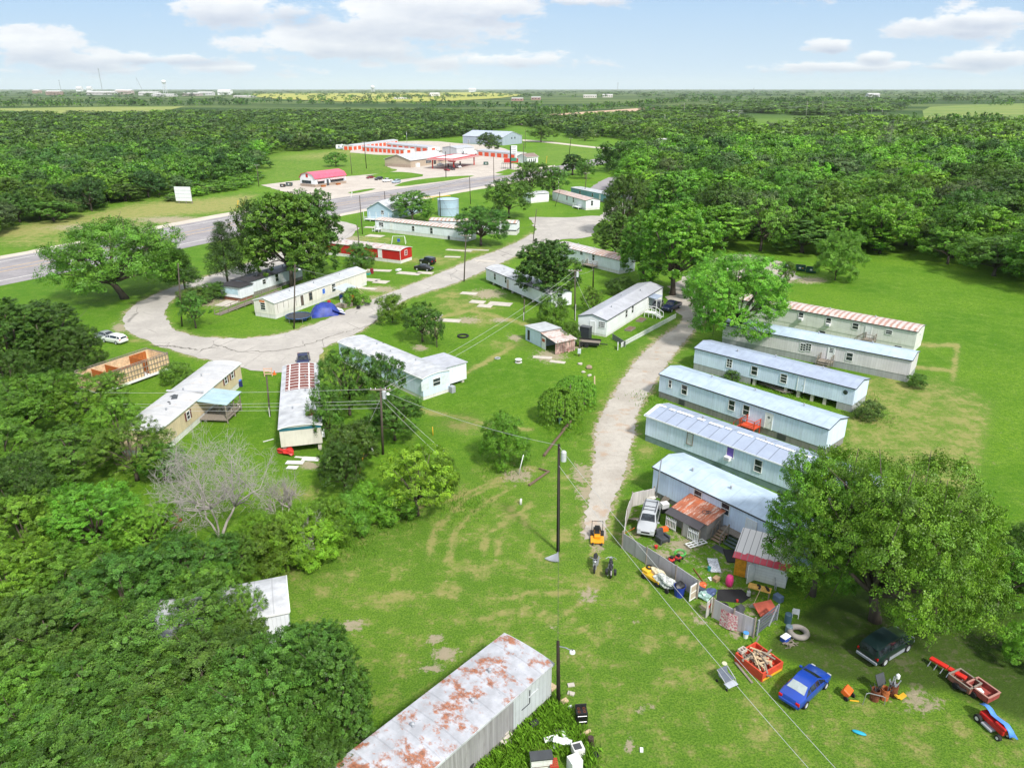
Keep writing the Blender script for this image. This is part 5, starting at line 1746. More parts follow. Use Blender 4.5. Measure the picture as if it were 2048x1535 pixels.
# named trees of the park: base x, base y, top y, crown width (photograph), kind, tone, label
for a in ((250, 597, 436, 255, 'spread', 'mid', 'broad leaning tree with bare grey limbs beside the loop road', 'near'),
          (458, 580, 447, 74, 'pine', 'deep', 'dark pine beside the tall tree at the loop', 'near'),
          (372, 588, 500, 60, 'pine', 'dark', 'small loose pine on the edge of the loop road', 'mid'),
          (585, 575, 378, 150, 'oval', 'mid', 'tall dense tree over the dark-roofed home, its left half', 'near'),
          (628, 560, 372, 120, 'oval', 'dark', 'tall dense tree behind the cream home, its right half', 'near'),
          (520, 560, 400, 90, 'round', 'dark', 'dark tree close behind the pine', 'mid'),
          (722, 535, 485, 66, 'bush', 'dark', 'dark bushy tree in front of the red home', 'mid'),
          (392, 656, 578, 66, 'open', 'dark', 'low dark tree by the pole inside the loop', 'mid'),
          (425, 600, 562, 60, 'bush', 'dark', 'low dark bush beside the lean-to room', 'mid'),
          (385, 610, 572, 60, 'bush', 'olive', 'olive bush on the loop verge beside a pine', 'mid'),
          (785, 645, 586, 68, 'bush', 'bright', 'bright green bushy tree on the verge of the park road', 'mid'),
          (845, 683, 600, 84, 'open', 'dark', 'dark fruit tree with a bare trunk on the lawn', 'near'),
          (874, 694, 622, 34, 'open', 'dark', 'thin sapling right beside the dark fruit tree', 'mid'),
          (962, 491, 408, 106, 'round', 'dark', 'dark round tree at the end of the long white home', 'near'),
          (1018, 436, 357, 92, 'round', 'mid', 'full round tree by the road junction', 'mid'),
          (825, 442, 382, 84, 'round', 'mid', 'bushy tree between the blue house and the tank', 'mid'),
          (757, 436, 406, 34, 'round', 'mid', 'small round tree in front of the blue house', 'mid'),
          (1095, 605, 474, 124, 'oval', 'dark', 'dark leafy tree beside the curved white roof', 'near'),
          (1062, 395, 322, 70, 'round', 'dark', 'dark thin tree between the highway and the lawn island', 'mid'),
          (1108, 395, 330, 60, 'open', 'dark', 'open dark tree above the small white home', 'mid'),
          (1145, 350, 305, 44, 'tall', 'deep', 'spiky dark tree on the far highway verge', 'mid'),
          (1170, 358, 318, 40, 'round', 'dark', 'dark tree on the highway verge beside a spiky one', 'mid'),
          (1105, 655, 585, 64, 'bush', 'mid', 'leafy bush between the curved white home and the shed', 'mid'),
          (1140, 690, 640, 42, 'bush', 'mid', 'small bush behind the collapsed shed', 'mid'),
          (1185, 625, 572, 48, 'open', 'mid', 'slight green sapling behind the gable-ended home', 'mid'),
          (1240, 588, 550, 56, 'bush', 'dark', 'dark bush beside the grey gable roof', 'mid'),
          (1345, 590, 398, 165, 'oval', 'bright', 'big bright-topped tree behind the grey roof', 'near'),
          (1285, 560, 415, 100, 'oval', 'mid', 'mid green tree leaning against the big bright-topped one', 'near'),
          (1230, 520, 420, 80, 'oval', 'dark', 'dark tree beside the road junction gravel', 'near'),
          (1245, 470, 345, 90, 'round', 'dark', 'dark round tree near the blue home', 'near'),
          (1470, 690, 497, 210, 'round', 'bright', 'big bright tree overhanging the homes of the row', 'fine'),
          (1415, 640, 520, 100, 'round', 'bright', 'bright tree at the left shoulder of the big overhanging one', 'near'),
          (1750, 1240, 898, 390, 'spread', 'bright', 'huge walnut tree with drooping leaves over the yard', 'fine'),
          (1625, 1190, 905, 230, 'round', 'bright', 'dense tree crowded into the near side of the huge walnut', 'fine'),
          (1868, 1225, 965, 190, 'round', 'bright', 'dense tree at the field side of the huge walnut', 'fine'),
          (1120, 842, 772, 84, 'weep', 'lime', 'weeping bush by the lane, nearer of two', 'near'),
          (1150, 812, 750, 76, 'weep', 'bright', 'weeping bush by the lane, farther of two', 'near'),
          (1010, 930, 822, 100, 'bush', 'bright', 'round dense bush alone on the lawn', 'near'),
          (835, 1030, 885, 155, 'open', 'lime', 'lime green tree on the lawn edge below the pole', 'near'),
          (890, 985, 905, 60, 'bush', 'mid', 'green bush tucked beside the lime tree', 'mid'),
          (712, 950, 838, 110, 'round', 'dark', 'dark tree beside the open-ended narrow home', 'near'),
          (690, 985, 880, 100, 'round', 'dark', 'dark drooping tree below the narrow home', 'near'),
          (790, 880, 780, 120, 'round', 'dark', 'dark tree behind the pole with many wires', 'near'),
          (700, 830, 690, 110, 'open', 'dark', 'dark open tree in front of the pale blue wall', 'near'),
          (770, 820, 700, 90, 'open', 'dark', 'dark open tree at the addition of the white home', 'near'),
          (660, 890, 770, 70, 'round', 'dark', 'dark tree along the side of the narrow home', 'mid'),
          (735, 1035, 960, 90, 'bush', 'lime', 'lime bush at the end of the hedge line', 'near'),
          (665, 1085, 985, 100, 'bush', 'bright', 'bright bush of the hedge line, between lime bush and dead shrub', 'near'),
          (600, 1130, 1010, 110, 'bush', 'bright', 'bright bush of the hedge line beside the white-roofed home', 'near'),
          (790, 1040, 975, 90, 'bush', 'bright', 'bright hedge bush between the lime tree and the lime bush', 'near'),
          (700, 1070, 985, 90, 'bush', 'mid', 'mid green hedge bush behind the bright one', 'near'),
          (630, 1125, 1040, 110, 'bush', 'lime', 'lime green hedge bush nearest the white-roofed home', 'near'),
          (560, 1135, 1035, 120, 'bush', 'mid', 'mid green hedge bush over the white-roofed home', 'near'),
          (530, 1110, 1020, 120, 'bush', 'lime', 'lime bush under the dead tree', 'near'),
          (360, 770, 722, 66, 'bush', 'mid', 'green bush between the gutted home and the cream one', 'mid'),
          (1735, 838, 800, 60, 'bush', 'olive', 'olive scrub bush at the end of the board-skirted home', 'mid'),
          (1830, 775, 745, 40, 'bush', 'dark', 'dark scrub at the corner of the grey-panelled home', 'mid'),
          (1435, 745, 728, 24, 'bush', 'dark', 'small dark bush between two pale blue homes', 'mid'),
          (1465, 760, 738, 34, 'bush', 'dark', 'low leafy shrub under the pale blue home', 'mid'),
          (1670, 560, 458, 96, 'bush', 'mid', 'mid green tree beside the dumpsters', 'near'),
          (1590, 345, 300, 60, 'round', 'dark', 'dark tree in the wood above the grey-panelled home', 'mid'),
          (1082, 284, 250, 58, 'round', 'mid', 'perfectly round tree beside the warehouse', 'mid'),
          (978, 303, 266, 50, 'round', 'dark', 'round dark tree in front of the warehouse', 'mid'),
          (672, 333, 304, 44, 'round', 'mid', 'round tree behind the barn shop', 'mid'),
          (1572, 560, 520, 30, 'bush', 'mid', 'small bush at the gravel edge by the dumpsters', 'mid'),
          (1992, 1215, 1090, 150, 'round', 'mid', 'green tree at the dark edge beyond the parked car', 'near'),
          (2050, 1180, 1030, 140, 'bush', 'dark', 'dark shrubby tree at the field corner', 'near'),
          (2050, 1330, 1245, 110, 'bush', 'bright', 'bright bush beside the dirt carts', 'near'),
          (1888, 1265, 1215, 46, 'open', 'mid', 'little sapling near the huge walnut', 'mid'),
          (1925, 1225, 1185, 46, 'bush', 'bright', 'bright low bush in the shade of the walnut', 'mid')):
    cat = 'bush' if a[4] in ('bush', 'weep') and 'tree' not in a[6].split(' ')[:4] else 'tree'
    tree(*a[:7], cat=cat, detail=a[7], name='tree' if cat == 'tree' and a[4] != 'pine' else None)

# the near wood on the left: each crown one tree
NEARWOOD = [(500, 1285, 1165, 100, 'open', 'mid'), (430, 1245, 1120, 130, 'round', 'mid'), (30, 760, 595, 170, 'oval', 'dark'), (110, 745, 600, 170, 'oval', 'dark'), (165, 760, 650, 110, 'round', 'dark'), (30, 830, 690, 120, 'round', 'dark'),
            (70, 870, 740, 190, 'round', 'bright'), (190, 850, 742, 150, 'round', 'bright'), (15, 960, 830, 160, 'round', 'mid'), (245, 900, 790, 110, 'round', 'bright'), (150, 960, 850, 190, 'round', 'mid'),
            (275, 960, 840, 160, 'open', 'mid'), (330, 960, 880, 100, 'round', 'mid'), (50, 1060, 905, 170, 'round', 'dark'),
            (60, 1120, 985, 210, 'round', 'bright'), (200, 1100, 965, 190, 'round', 'bright'), (300, 1110, 1000, 120, 'round', 'bright'), (30, 1230, 1085, 200, 'round', 'lime'), (130, 1210, 1090, 190, 'round', 'mid'),
            (380, 1200, 1060, 200, 'round', 'dark'), (260, 1250, 1105, 240, 'round', 'dark'), (470, 1175, 1070, 120, 'round', 'mid'), (120, 1340, 1190, 260, 'round', 'dark'), (20, 1370, 1260, 190, 'round', 'dark'),
            (330, 1360, 1190, 300, 'round', 'dark'), (470, 1350, 1235, 210, 'oval', 'dark'), (625, 1410, 1245, 190, 'oval', 'dark'), (420, 1440, 1270, 320, 'round', 'dark'), (250, 1460, 1300, 310, 'round', 'dark'), (80, 1480, 1330, 280, 'round', 'mid'),
            (560, 1480, 1290, 280, 'round', 'dark'), (670, 1480, 1270, 160, 'oval', 'dark'), (180, 1580, 1420, 320, 'round', 'dark'), (380, 1580, 1400, 330, 'round', 'dark'), (560, 1590, 1410, 260, 'round', 'dark'), (20, 1600, 1440, 260, 'round', 'dark'), (300, 1680, 1500, 320, 'round', 'dark'), (110, 1700, 1520, 300, 'round', 'dark'), (500, 1690, 1500, 300, 'round', 'dark'),
            (690, 1530, 1390, 130, 'oval', 'dark'), (640, 1590, 1450, 170, 'round', 'dark')]
SIZE_W = {'round': 'round-crowned', 'oval': 'upright', 'open': 'thin-leaved', 'spread': 'spreading', 'tall': 'narrow', 'bush': 'shrubby'}
TONE_W = {'bright': 'bright green', 'lime': 'lime green', 'mid': 'mid green', 'dark': 'dark green', 'olive': 'olive green', 'deep': 'blackish green', 'sage': 'grey-green'}
seen = {}


def where_near(x, y):
    if y < 800:
        return 'next to the white parked wagon' if x > 60 else 'at the edge beside the loop road'
    if x > 440 and y > 1150:
        return 'over the buried white roof' if y < 1420 else 'beside the flaking rusty roof'
    if y < 1000:
        return 'below the gutted home' if x < 220 else 'beside the cream home'
    if y < 1260:
        return 'near the dead tree' if x > 180 else 'left of the dead tree'
    return ('in the near corner wood' if x < 200 else 'of the near wood by the lawn') if y > 1440 else 'in the middle of the near wood'


for a in NEARWOOD:
    lab = '%s %s tree %s' % (TONE_W[a[5]], SIZE_W[a[4]], where_near(a[0], a[1]))
    k = seen.get(lab, 0)
    seen[lab] = k + 1
    if k:
        lab += ', %s of them' % {1: 'second', 2: 'third', 3: 'fourth', 4: 'fifth', 5: 'sixth'}[k]
    tree(*a[:6], lab, detail='fine', group='trees of the near wood', seed=tg.randrange(3))


# bare dead trees
def dead_tree(px, py, top, width, label, seed, levels=5, cat='tree'):
    p = P(px, py)
    rg = random.Random(seed)
    hgt, rad = top_z(p, top), width * mpp(p) / 2
    o = thing('dead_tree', label, cat, p)
    tr, br, tw = MB(), MB(), MB()

    def grow(b, d, ln, r, lv):
        pts, q, dd = [b], b, d
        for i in range(4):
            dd = (dd + Vector((rg.gauss(0, .20), rg.gauss(0, .20), rg.gauss(.02, .14)))).normalized()
            q = q + dd * ln / 4
            q.z = max(q.z, .1)
            pts.append(q)
        (tr if lv == 0 else br if lv <= 2 else tw).tube(pts, [r, r * .86, r * .72, r * .6, r * .46], 7 if lv < 2 else 4, cap=lv < 2)
        if lv < levels:
            for k in range(rg.choice((3, 4, 4)) if lv else 6):
                f = rg.choice((2, 3, 4, 4)) if lv else 4
                nd_ = (dd * .75 + Vector((rg.gauss(0, .8), rg.gauss(0, .8), rg.gauss(.12, .45)))).normalized()
                grow(pts[f], nd_, ln * rg.uniform(.55, .85) * (1.25 if lv == 0 else 1), max(r * .52, .014), lv + 1)
    for k in range(3):
        a = k * 2.1 + .5
        grow(Vector((.2 * math.cos(a), .2 * math.sin(a), -.05)), Vector((math.cos(a) * .55, math.sin(a) * .45, 1)).normalized(), hgt * .42, .17 + .05 * (k == 0), 0)
    vs = np.array(tr.v + br.v + tw.v)
    sc = min(rad / np.percentile(np.hypot(vs[:, 0], vs[:, 1]), 96), 1.35)
    zs = hgt / np.percentile(vs[:, 2], 98)
    for m, nm in ((tr, 'trunk'), (br, 'branch'), (tw, 'twigs')):
        q = m.build(nm, DEADBARK, o, smooth=True)
        q.scale = (sc, sc, zs)
    return o


dead_tree(440, 1075, 895, 235, 'big bare grey dead tree in front of the cream home', 4)
dead_tree(570, 1050, 955, 90, 'bare grey dead shrub in the hedge line', 9, 4, 'shrub')
dead_tree(620, 1120, 1030, 90, 'bare branches poking from the bright hedge', 12, 4, 'shrub')
dead_tree(1770, 330, 225, 40, 'pale dead tree among the wood near the pasture', 15, 3)

# --- woods: nearest trees one by one, the rest beyond as one mass
def inside(poly, x, y):
    r_ = False
    for (x0, y0), (x1, y1) in zip(poly, poly[1:] + poly[:1]):
        if (y0 > y) != (y1 > y) and x < (x1 - x0) * (y - y0) / (y1 - y0) + x0:
            r_ = not r_
    return r_


def wpoly(pts):
    return [(P(*q).x, P(*q).y) for q in pts]


LEFTWOOD = wpoly([(-420, 560), (0, 468), (130, 440), (235, 408), (345, 392), (430, 368), (512, 352), (520, 318), (560, 306), (690, 296), (800, 281), (925, 275), (1000, 258), (1040, 250), (1100, 262), (1190, 285), (1200, 262), (1060, 238), (900, 227), (560, 231), (380, 232), (240, 236), (-300, 238)])
SCRUB = wpoly([(320, 408), (430, 386), (505, 372), (520, 352), (430, 370), (350, 392)])
RIGHTWOOD = wpoly([(1215, 345), (1265, 352), (1275, 400), (1330, 440), (1400, 500), (1520, 505), (1640, 520), (1700, 540), (1790, 505), (1850, 515), (1950, 545), (2100, 590), (2500, 560), (2500, 262), (2048, 262), (1850, 262), (1760, 250), (1690, 247), (1500, 282), (1340, 312), (1240, 330)])
MIDWOOD = wpoly([(1040, 250), (1180, 268), (1290, 290), (1420, 268), (1500, 258), (1480, 238), (1290, 233), (1150, 244)])
BACKWOOD = wpoly([(1290, 226), (1480, 226), (1640, 232), (1700, 226), (1800, 222), (1790, 208), (1500, 207), (1460, 216)])


def scatter(poly, sp, g, jit=.45):
    xs, ys = [p[0] for p in poly], [p[1] for p in poly]
    y = min(ys)
    o, row = [], 0
    while y < max(ys):
        k = sp * max(1.0, y / 420.0) ** .75
        x = max(min(xs), -.78 * y - 40) + (row % 2) * k * .5
        while x < min(max(xs), .78 * y + 40):
            q = (x + g.uniform(-jit, jit) * k, y + g.uniform(-jit, jit) * k)
            if inside(poly, *q):
                o.append((q[0], q[1], k))
            x += k
        y += k * .9
        row += 1
    return o


def proj(v):
    c, s = math.cos(PITCH), math.sin(PITCH)
    d = v.y * c - (v.z - CAM_H) * s
    return 1024 + F_PX * v.x / d, 767.5 - F_PX * (v.y * s + (v.z - CAM_H) * c) / d


def mark_left(x, y):
    for lim, txt in ((60, 'at the far left by the highway bend'), (200, 'over the dry verge'), (330, 'left of the white billboard'), (440, 'behind the white billboard'), (540, 'beside the shop driveway'), (640, 'behind the barn shop meadow'), (720, 'behind the white camper'), (830, 'behind the storage rows'), (930, 'left of the warehouse'), (1060, 'behind the warehouse')):
        if x < lim:
            return txt
    return 'beyond the warehouse lawn'


def mark_right(x, y):
    for lim, txt in ((1260, 'by the junction'), (1330, 'behind the rusty-ended white home'), (1420, 'behind the big bright-topped tree'), (1510, 'behind the overhanging tree'), (1590, 'above the dumpsters'), (1680, 'behind the dumpsters'), (1780, 'at the field edge past the dumpsters'), (1880, 'along the open field'), (1970, 'above the far field corner')):
        if x < lim:
            return txt
    return 'at the far right of the field'


gw = random.Random(5)
cand = []
for poly, side, sp in ((LEFTWOOD, 'l', 8.2), (RIGHTWOOD, 'r', 10.2), (MIDWOOD, 'm', 8.5), (BACKWOOD, 'm', 12), (SCRUB, 's', 4.6)):
    for x, y, k in scatter(poly, sp, gw):
        if side == 'l' and gw.random() < .06:
            continue
        cand.append((math.hypot(x, y), x, y, side, k))
cand.sort()
inview = []
for c_ in cand:
    u_, v_ = proj(Vector((c_[1], c_[2], 6)))
    inview.append(-60 < u_ < 2110)
n_ind, mass, cnt = 0, [], {}
for c_, vis in zip(cand, inview):
    dist, x, y, side, k = c_
    u_, v_ = proj(Vector((x, y, 0)))
    if side == 'r':
        tone = gw.choices(['mid', 'dark', 'bright', 'lime', 'sage', 'deep'], [32, 22, 22, 10, 10, 4])[0]
        hg = gw.uniform(8.0, 15.5) * (1 if y < 330 else .9)
    elif side == 's':
        tone = gw.choices(['bright', 'mid', 'lime', 'olive'], [35, 35, 20, 10])[0]
        hg = gw.uniform(1.6, 3.2)
    else:
        tone = gw.choices(['mid', 'dark', 'bright', 'deep', 'olive', 'sage'], [36, 24, 18, 8, 7, 7])[0]
        hg = gw.uniform(6.0, 11.5)
        if side == 'l' and y > 330:
            hg *= .93
            tone = gw.choices([tone, 'dark', 'deep'], [55, 28, 17])[0]
    if vis and n_ind < 218 and side != 's' and not (side == 'l' and y > 420):
        kind = gw.choices(['round', 'oval', 'open'], [55, 35, 10])[0]
        cm, tm, rad = crown_variant(kind, gw.randrange(4), 'mid')
        row = 'in the wood'
        lab = '%s %s tree %s' % (TONE_W[tone], SIZE_W[kind], mark_left(u_, v_) if side == 'l' else mark_right(u_, v_))
        kk = (lab)
        cnt[kk] = cnt.get(kk, 0) + 1
        o = thing('tree', lab, 'tree', (x, y, 0), gw.uniform(0, 6.28), 'trees of the highway wood' if side == 'l' else 'trees of the field wood')
        w_ = k * gw.uniform(.52, .84)
        if side == 'r':
            w_ *= 1.08
        put_tree(o, cm, tm, w_ / rad, w_ / rad, hg, tone)
        o['_lab'] = lab
        n_ind += 1
    elif vis or dist < 240:
        mass.append((x, y, k, hg, tone))
# number the ones of a kind that share a description by how far off they stand
groups = {}
for o in COL.objects:
    if '_lab' in o:
        groups.setdefault(o['_lab'], []).append(o)
ORD = ['nearest', 'second nearest', 'third nearest', 'fourth nearest', 'fifth nearest', 'sixth nearest', 'seventh nearest', 'eighth nearest', 'ninth nearest', 'tenth nearest']
for lab, os_ in groups.items():
    os_.sort(key=lambda q: q.location.y)
    for i, q in enumerate(os_):
        if len(os_) > 1:
            q['label'] = lab + ', ' + ORD[min(i, 9)]
        del q['_lab']


def wood_mass(name, items, seed, n_cl, n_lf, leaf, label):
    rg = np.random.default_rng(seed)
    base = []
    for s_ in range(5):
        r2 = np.random.default_rng(seed * 10 + s_)
        pos, lob, lr, cn = crown_shape(r2, 'round' if s_ % 2 else 'oval', 8, n_cl, .46, 1.4)
        base.append(leaf_cloud(r2, pos, .27 * .46 * r2.uniform(.7, 1.3, len(pos)), n_lf, leaf, np.array([0, 0, .4]), .75, 0, .6, cn=cn))
    V, T = [], []
    for x, y, k, hg, tone in items:
        v, q, ti = base[rg.integers(5)]
        a = rg.uniform(0, 6.28)
        c, s = math.cos(a), math.sin(a)
        sx = k * rg.uniform(.50, .76) / .46
        vv = np.stack([(v[:, 0] * c - v[:, 1] * s) * sx + x, (v[:, 0] * s + v[:, 1] * c) * sx + y, v[:, 2] * hg], 1)
        b = np.array(TONES[tone]) * rg.uniform(.8, 1.2)
        V.append(vv)
        T.append(np.concatenate([ti[:, :3] * b, np.ones((len(ti), 1))], 1))
    V, T = np.concatenate(V), np.concatenate(T)
    me = np_mesh(name, V, np.arange(len(V)).reshape(-1, 4), LEAF, ('tint', T))
    o = bpy.data.objects.new(name, me)
    COL.objects.link(o)
    o.color = (1, 1, 1, 1)
    tag(o, label, 'woodland', None, 'stuff')
    return o


m1 = [q for q in mass if math.hypot(q[0], q[1]) < 520]
m2 = [q for q in mass if math.hypot(q[0], q[1]) >= 520]
scr = [q for q in m1 if q[3] < 3.3]
wood_mass('woods', [q for q in m1 if q[3] >= 3.3], 3, 90, 20, .075, 'unbroken green wood rolling away behind the highway and the homes')
wood_mass('undergrowth', scr, 4, 60, 20, .09, 'bright scrub along the highway below the billboard')
wood_mass('distant_woods', m2, 6, 40, 10, .13, 'dark distant woods below the far fields')
print('wood', n_ind, len(m1), len(m2), len(scr))
# far hedgerows and tree lines
far = []
g = random.Random(8)


def hedge(a, b, n, h0, h1, wid, tones, spread=12):
    A, B = P(*a), P(*b)
    for i in range(n):
        p = A.lerp(B, (i + g.uniform(-.4, .4)) / n)
        far.append((p.x + g.gauss(0, spread), p.y + g.gauss(0, spread * 1.5), wid * g.uniform(.7, 1.2), g.uniform(h0, h1), g.choice(tones)))


D = ['dark', 'deep', 'mid']
hedge((-20, 214), (520, 210), 110, 9, 16, 11, D, 25)
hedge((0, 205), (560, 203), 70, 9, 15, 14, D + ['sage'], 60)
hedge((520, 207), (900, 210), 60, 8, 14, 11, D, 22)
hedge((560, 203), (900, 199), 46, 10, 18, 14, ['sage', 'mid'], 30)
hedge((860, 213), (1080, 219), 46, 9, 15, 9, D, 16)
hedge((1050, 234), (1160, 224), 40, 9, 13, 8, D, 12)
hedge((1160, 224), (1360, 205), 70, 10, 15, 9, D, 12)
hedge((1360, 205), (1480, 200), 40, 10, 17, 12, D + ['bright'], 20)
hedge((1300, 230), (1400, 224), 26, 8, 12, 8, D, 12)
hedge((1470, 216), (1720, 202), 90, 10, 18, 12, D, 30)
hedge((1500, 206), (2060, 200), 100, 10, 16, 16, D + ['sage', 'olive'], 50)
hedge((1780, 212), (1860, 205), 30, 9, 15, 12, D, 20)
hedge((1980, 212), (2080, 206), 20, 9, 16, 14, D, 20)
hedge((1840, 246), (2060, 250), 30, 8, 13, 8, D, 10)
hedge((760, 196), (1020, 193), 40, 8, 13, 16, D + ['mid'], 30)
for row in (195, 192, 189, 187, 185.2, 183.8, 182.6, 181.6, 180.8, 180.2):
    hedge((-60, row), (2110, row - .5), 90, 10, 17, 20 + (200 - row) * 1.6, ['dark', 'deep', 'sage', 'mid'], 90 + (196 - row) * 14)
FAR = [q for q in far]
hf = [(x, y, k, h * (1 if y < 3500 else 1.0), t_) for x, y, k, h, t_ in FAR]
wood_mass('distant_treeline', hf, 9, 14, 8, .22, 'hedgerows and tree lines far off below the horizon')
# ------------------------------------------------------------------ vehicles
def carpaint(name, col, rough=.28):
    return paint(name, col, rough, .05, .6, spec=.5, coat=.5)


ST = {'sedan': [(-2.25, .42, .66, .66, .70, .58), (-2.15, .26, .78, .84, .91, .68), (-1.50, .22, .85, .92, 1.0, .72), (-.80, .22, .86, .94, 1.36, .58), (-.1, .22, .86, .93, 1.43, .60), (.40, .22, .86, .92, 1.37, .58), (1.15, .22, .86, .90, .97, .72), (1.95, .24, .82, .76, .83, .66), (2.22, .36, .70, .60, .63, .54)],
      'suv': [(-2.32, .44, .80, .98, 1.04, .66), (-2.22, .30, .87, 1.04, 1.64, .64), (-1.2, .28, .89, 1.05, 1.76, .68), (.15, .28, .89, 1.04, 1.76, .68), (.50, .28, .89, 1.02, 1.68, .64), (1.12, .28, .89, 1.0, 1.10, .76), (2.05, .30, .86, .94, 1.0, .74), (2.32, .44, .78, .74, .78, .62)],
      'jeep': [(-2.0, .5, .84, 1.08, 1.1, .76), (-1.95, .4, .86, 1.1, 1.80, .74), (-.8, .38, .87, 1.1, 1.86, .76), (.25, .38, .87, 1.1, 1.84, .74), (.60, .38, .87, 1.1, 1.16, .74), (1.75, .42, .72, 1.06, 1.12, .64), (2.0, .55, .68, .9, .95, .6)],
      'pickup': [(-2.70, .5, .86, 1.0, 1.02, .82), (-2.6, .36, .92, 1.06, 1.08, .86), (-.62, .34, .93, 1.06, 1.10, .86), (-.55, .34, .93, 1.08, 1.76, .66), (.1, .34, .93, 1.08, 1.84, .68), (.65, .34, .93, 1.06, 1.76, .66), (1.3, .34, .93, 1.06, 1.14, .78), (2.45, .36, .90, 1.0, 1.06, .76), (2.72, .5, .80, .8, .84, .66)],
      'wagon': [(-2.3, .44, .76, .92, .97, .62), (-2.2, .28, .84, .98, 1.30, .60), (-1.6, .24, .87, .98, 1.50, .62), (0, .24, .87, .97, 1.54, .64), (.45, .24, .87, .95, 1.47, .61), (1.2, .24, .87, .93, 1.0, .74), (2.05, .26, .83, .82, .88, .68), (2.32, .4, .72, .64, .67, .56)]}
WHEEL = {}


def wheel_mesh(r):
    if r not in WHEEL:
        m = MB()
        m.lathe([(r * .62, -.11), (r * .93, -.11), (r, -.07), (r, .07), (r * .93, .11), (r * .62, .11)], 18)
        m.v = [(x, z, y) for x, y, z in m.v]
        a = m.build('tyre', RUBBER)
        m = MB()
        m.lathe([(0, -.09), (r * .25, -.1), (r * .55, -.075), (r * .64, -.1), (r * .64, .1), (r * .55, .075), (r * .25, .1), (0, .09)], 14)
        m.v = [(x, z, y) for x, y, z in m.v]
        b = m.build('rim', paint('alloy', (.62, .63, .65), .3, metal=.4))
        WHEEL[r] = (a.data, b.data)
        bpy.data.objects.remove(a)
        bpy.data.objects.remove(b)
    return WHEEL[r]


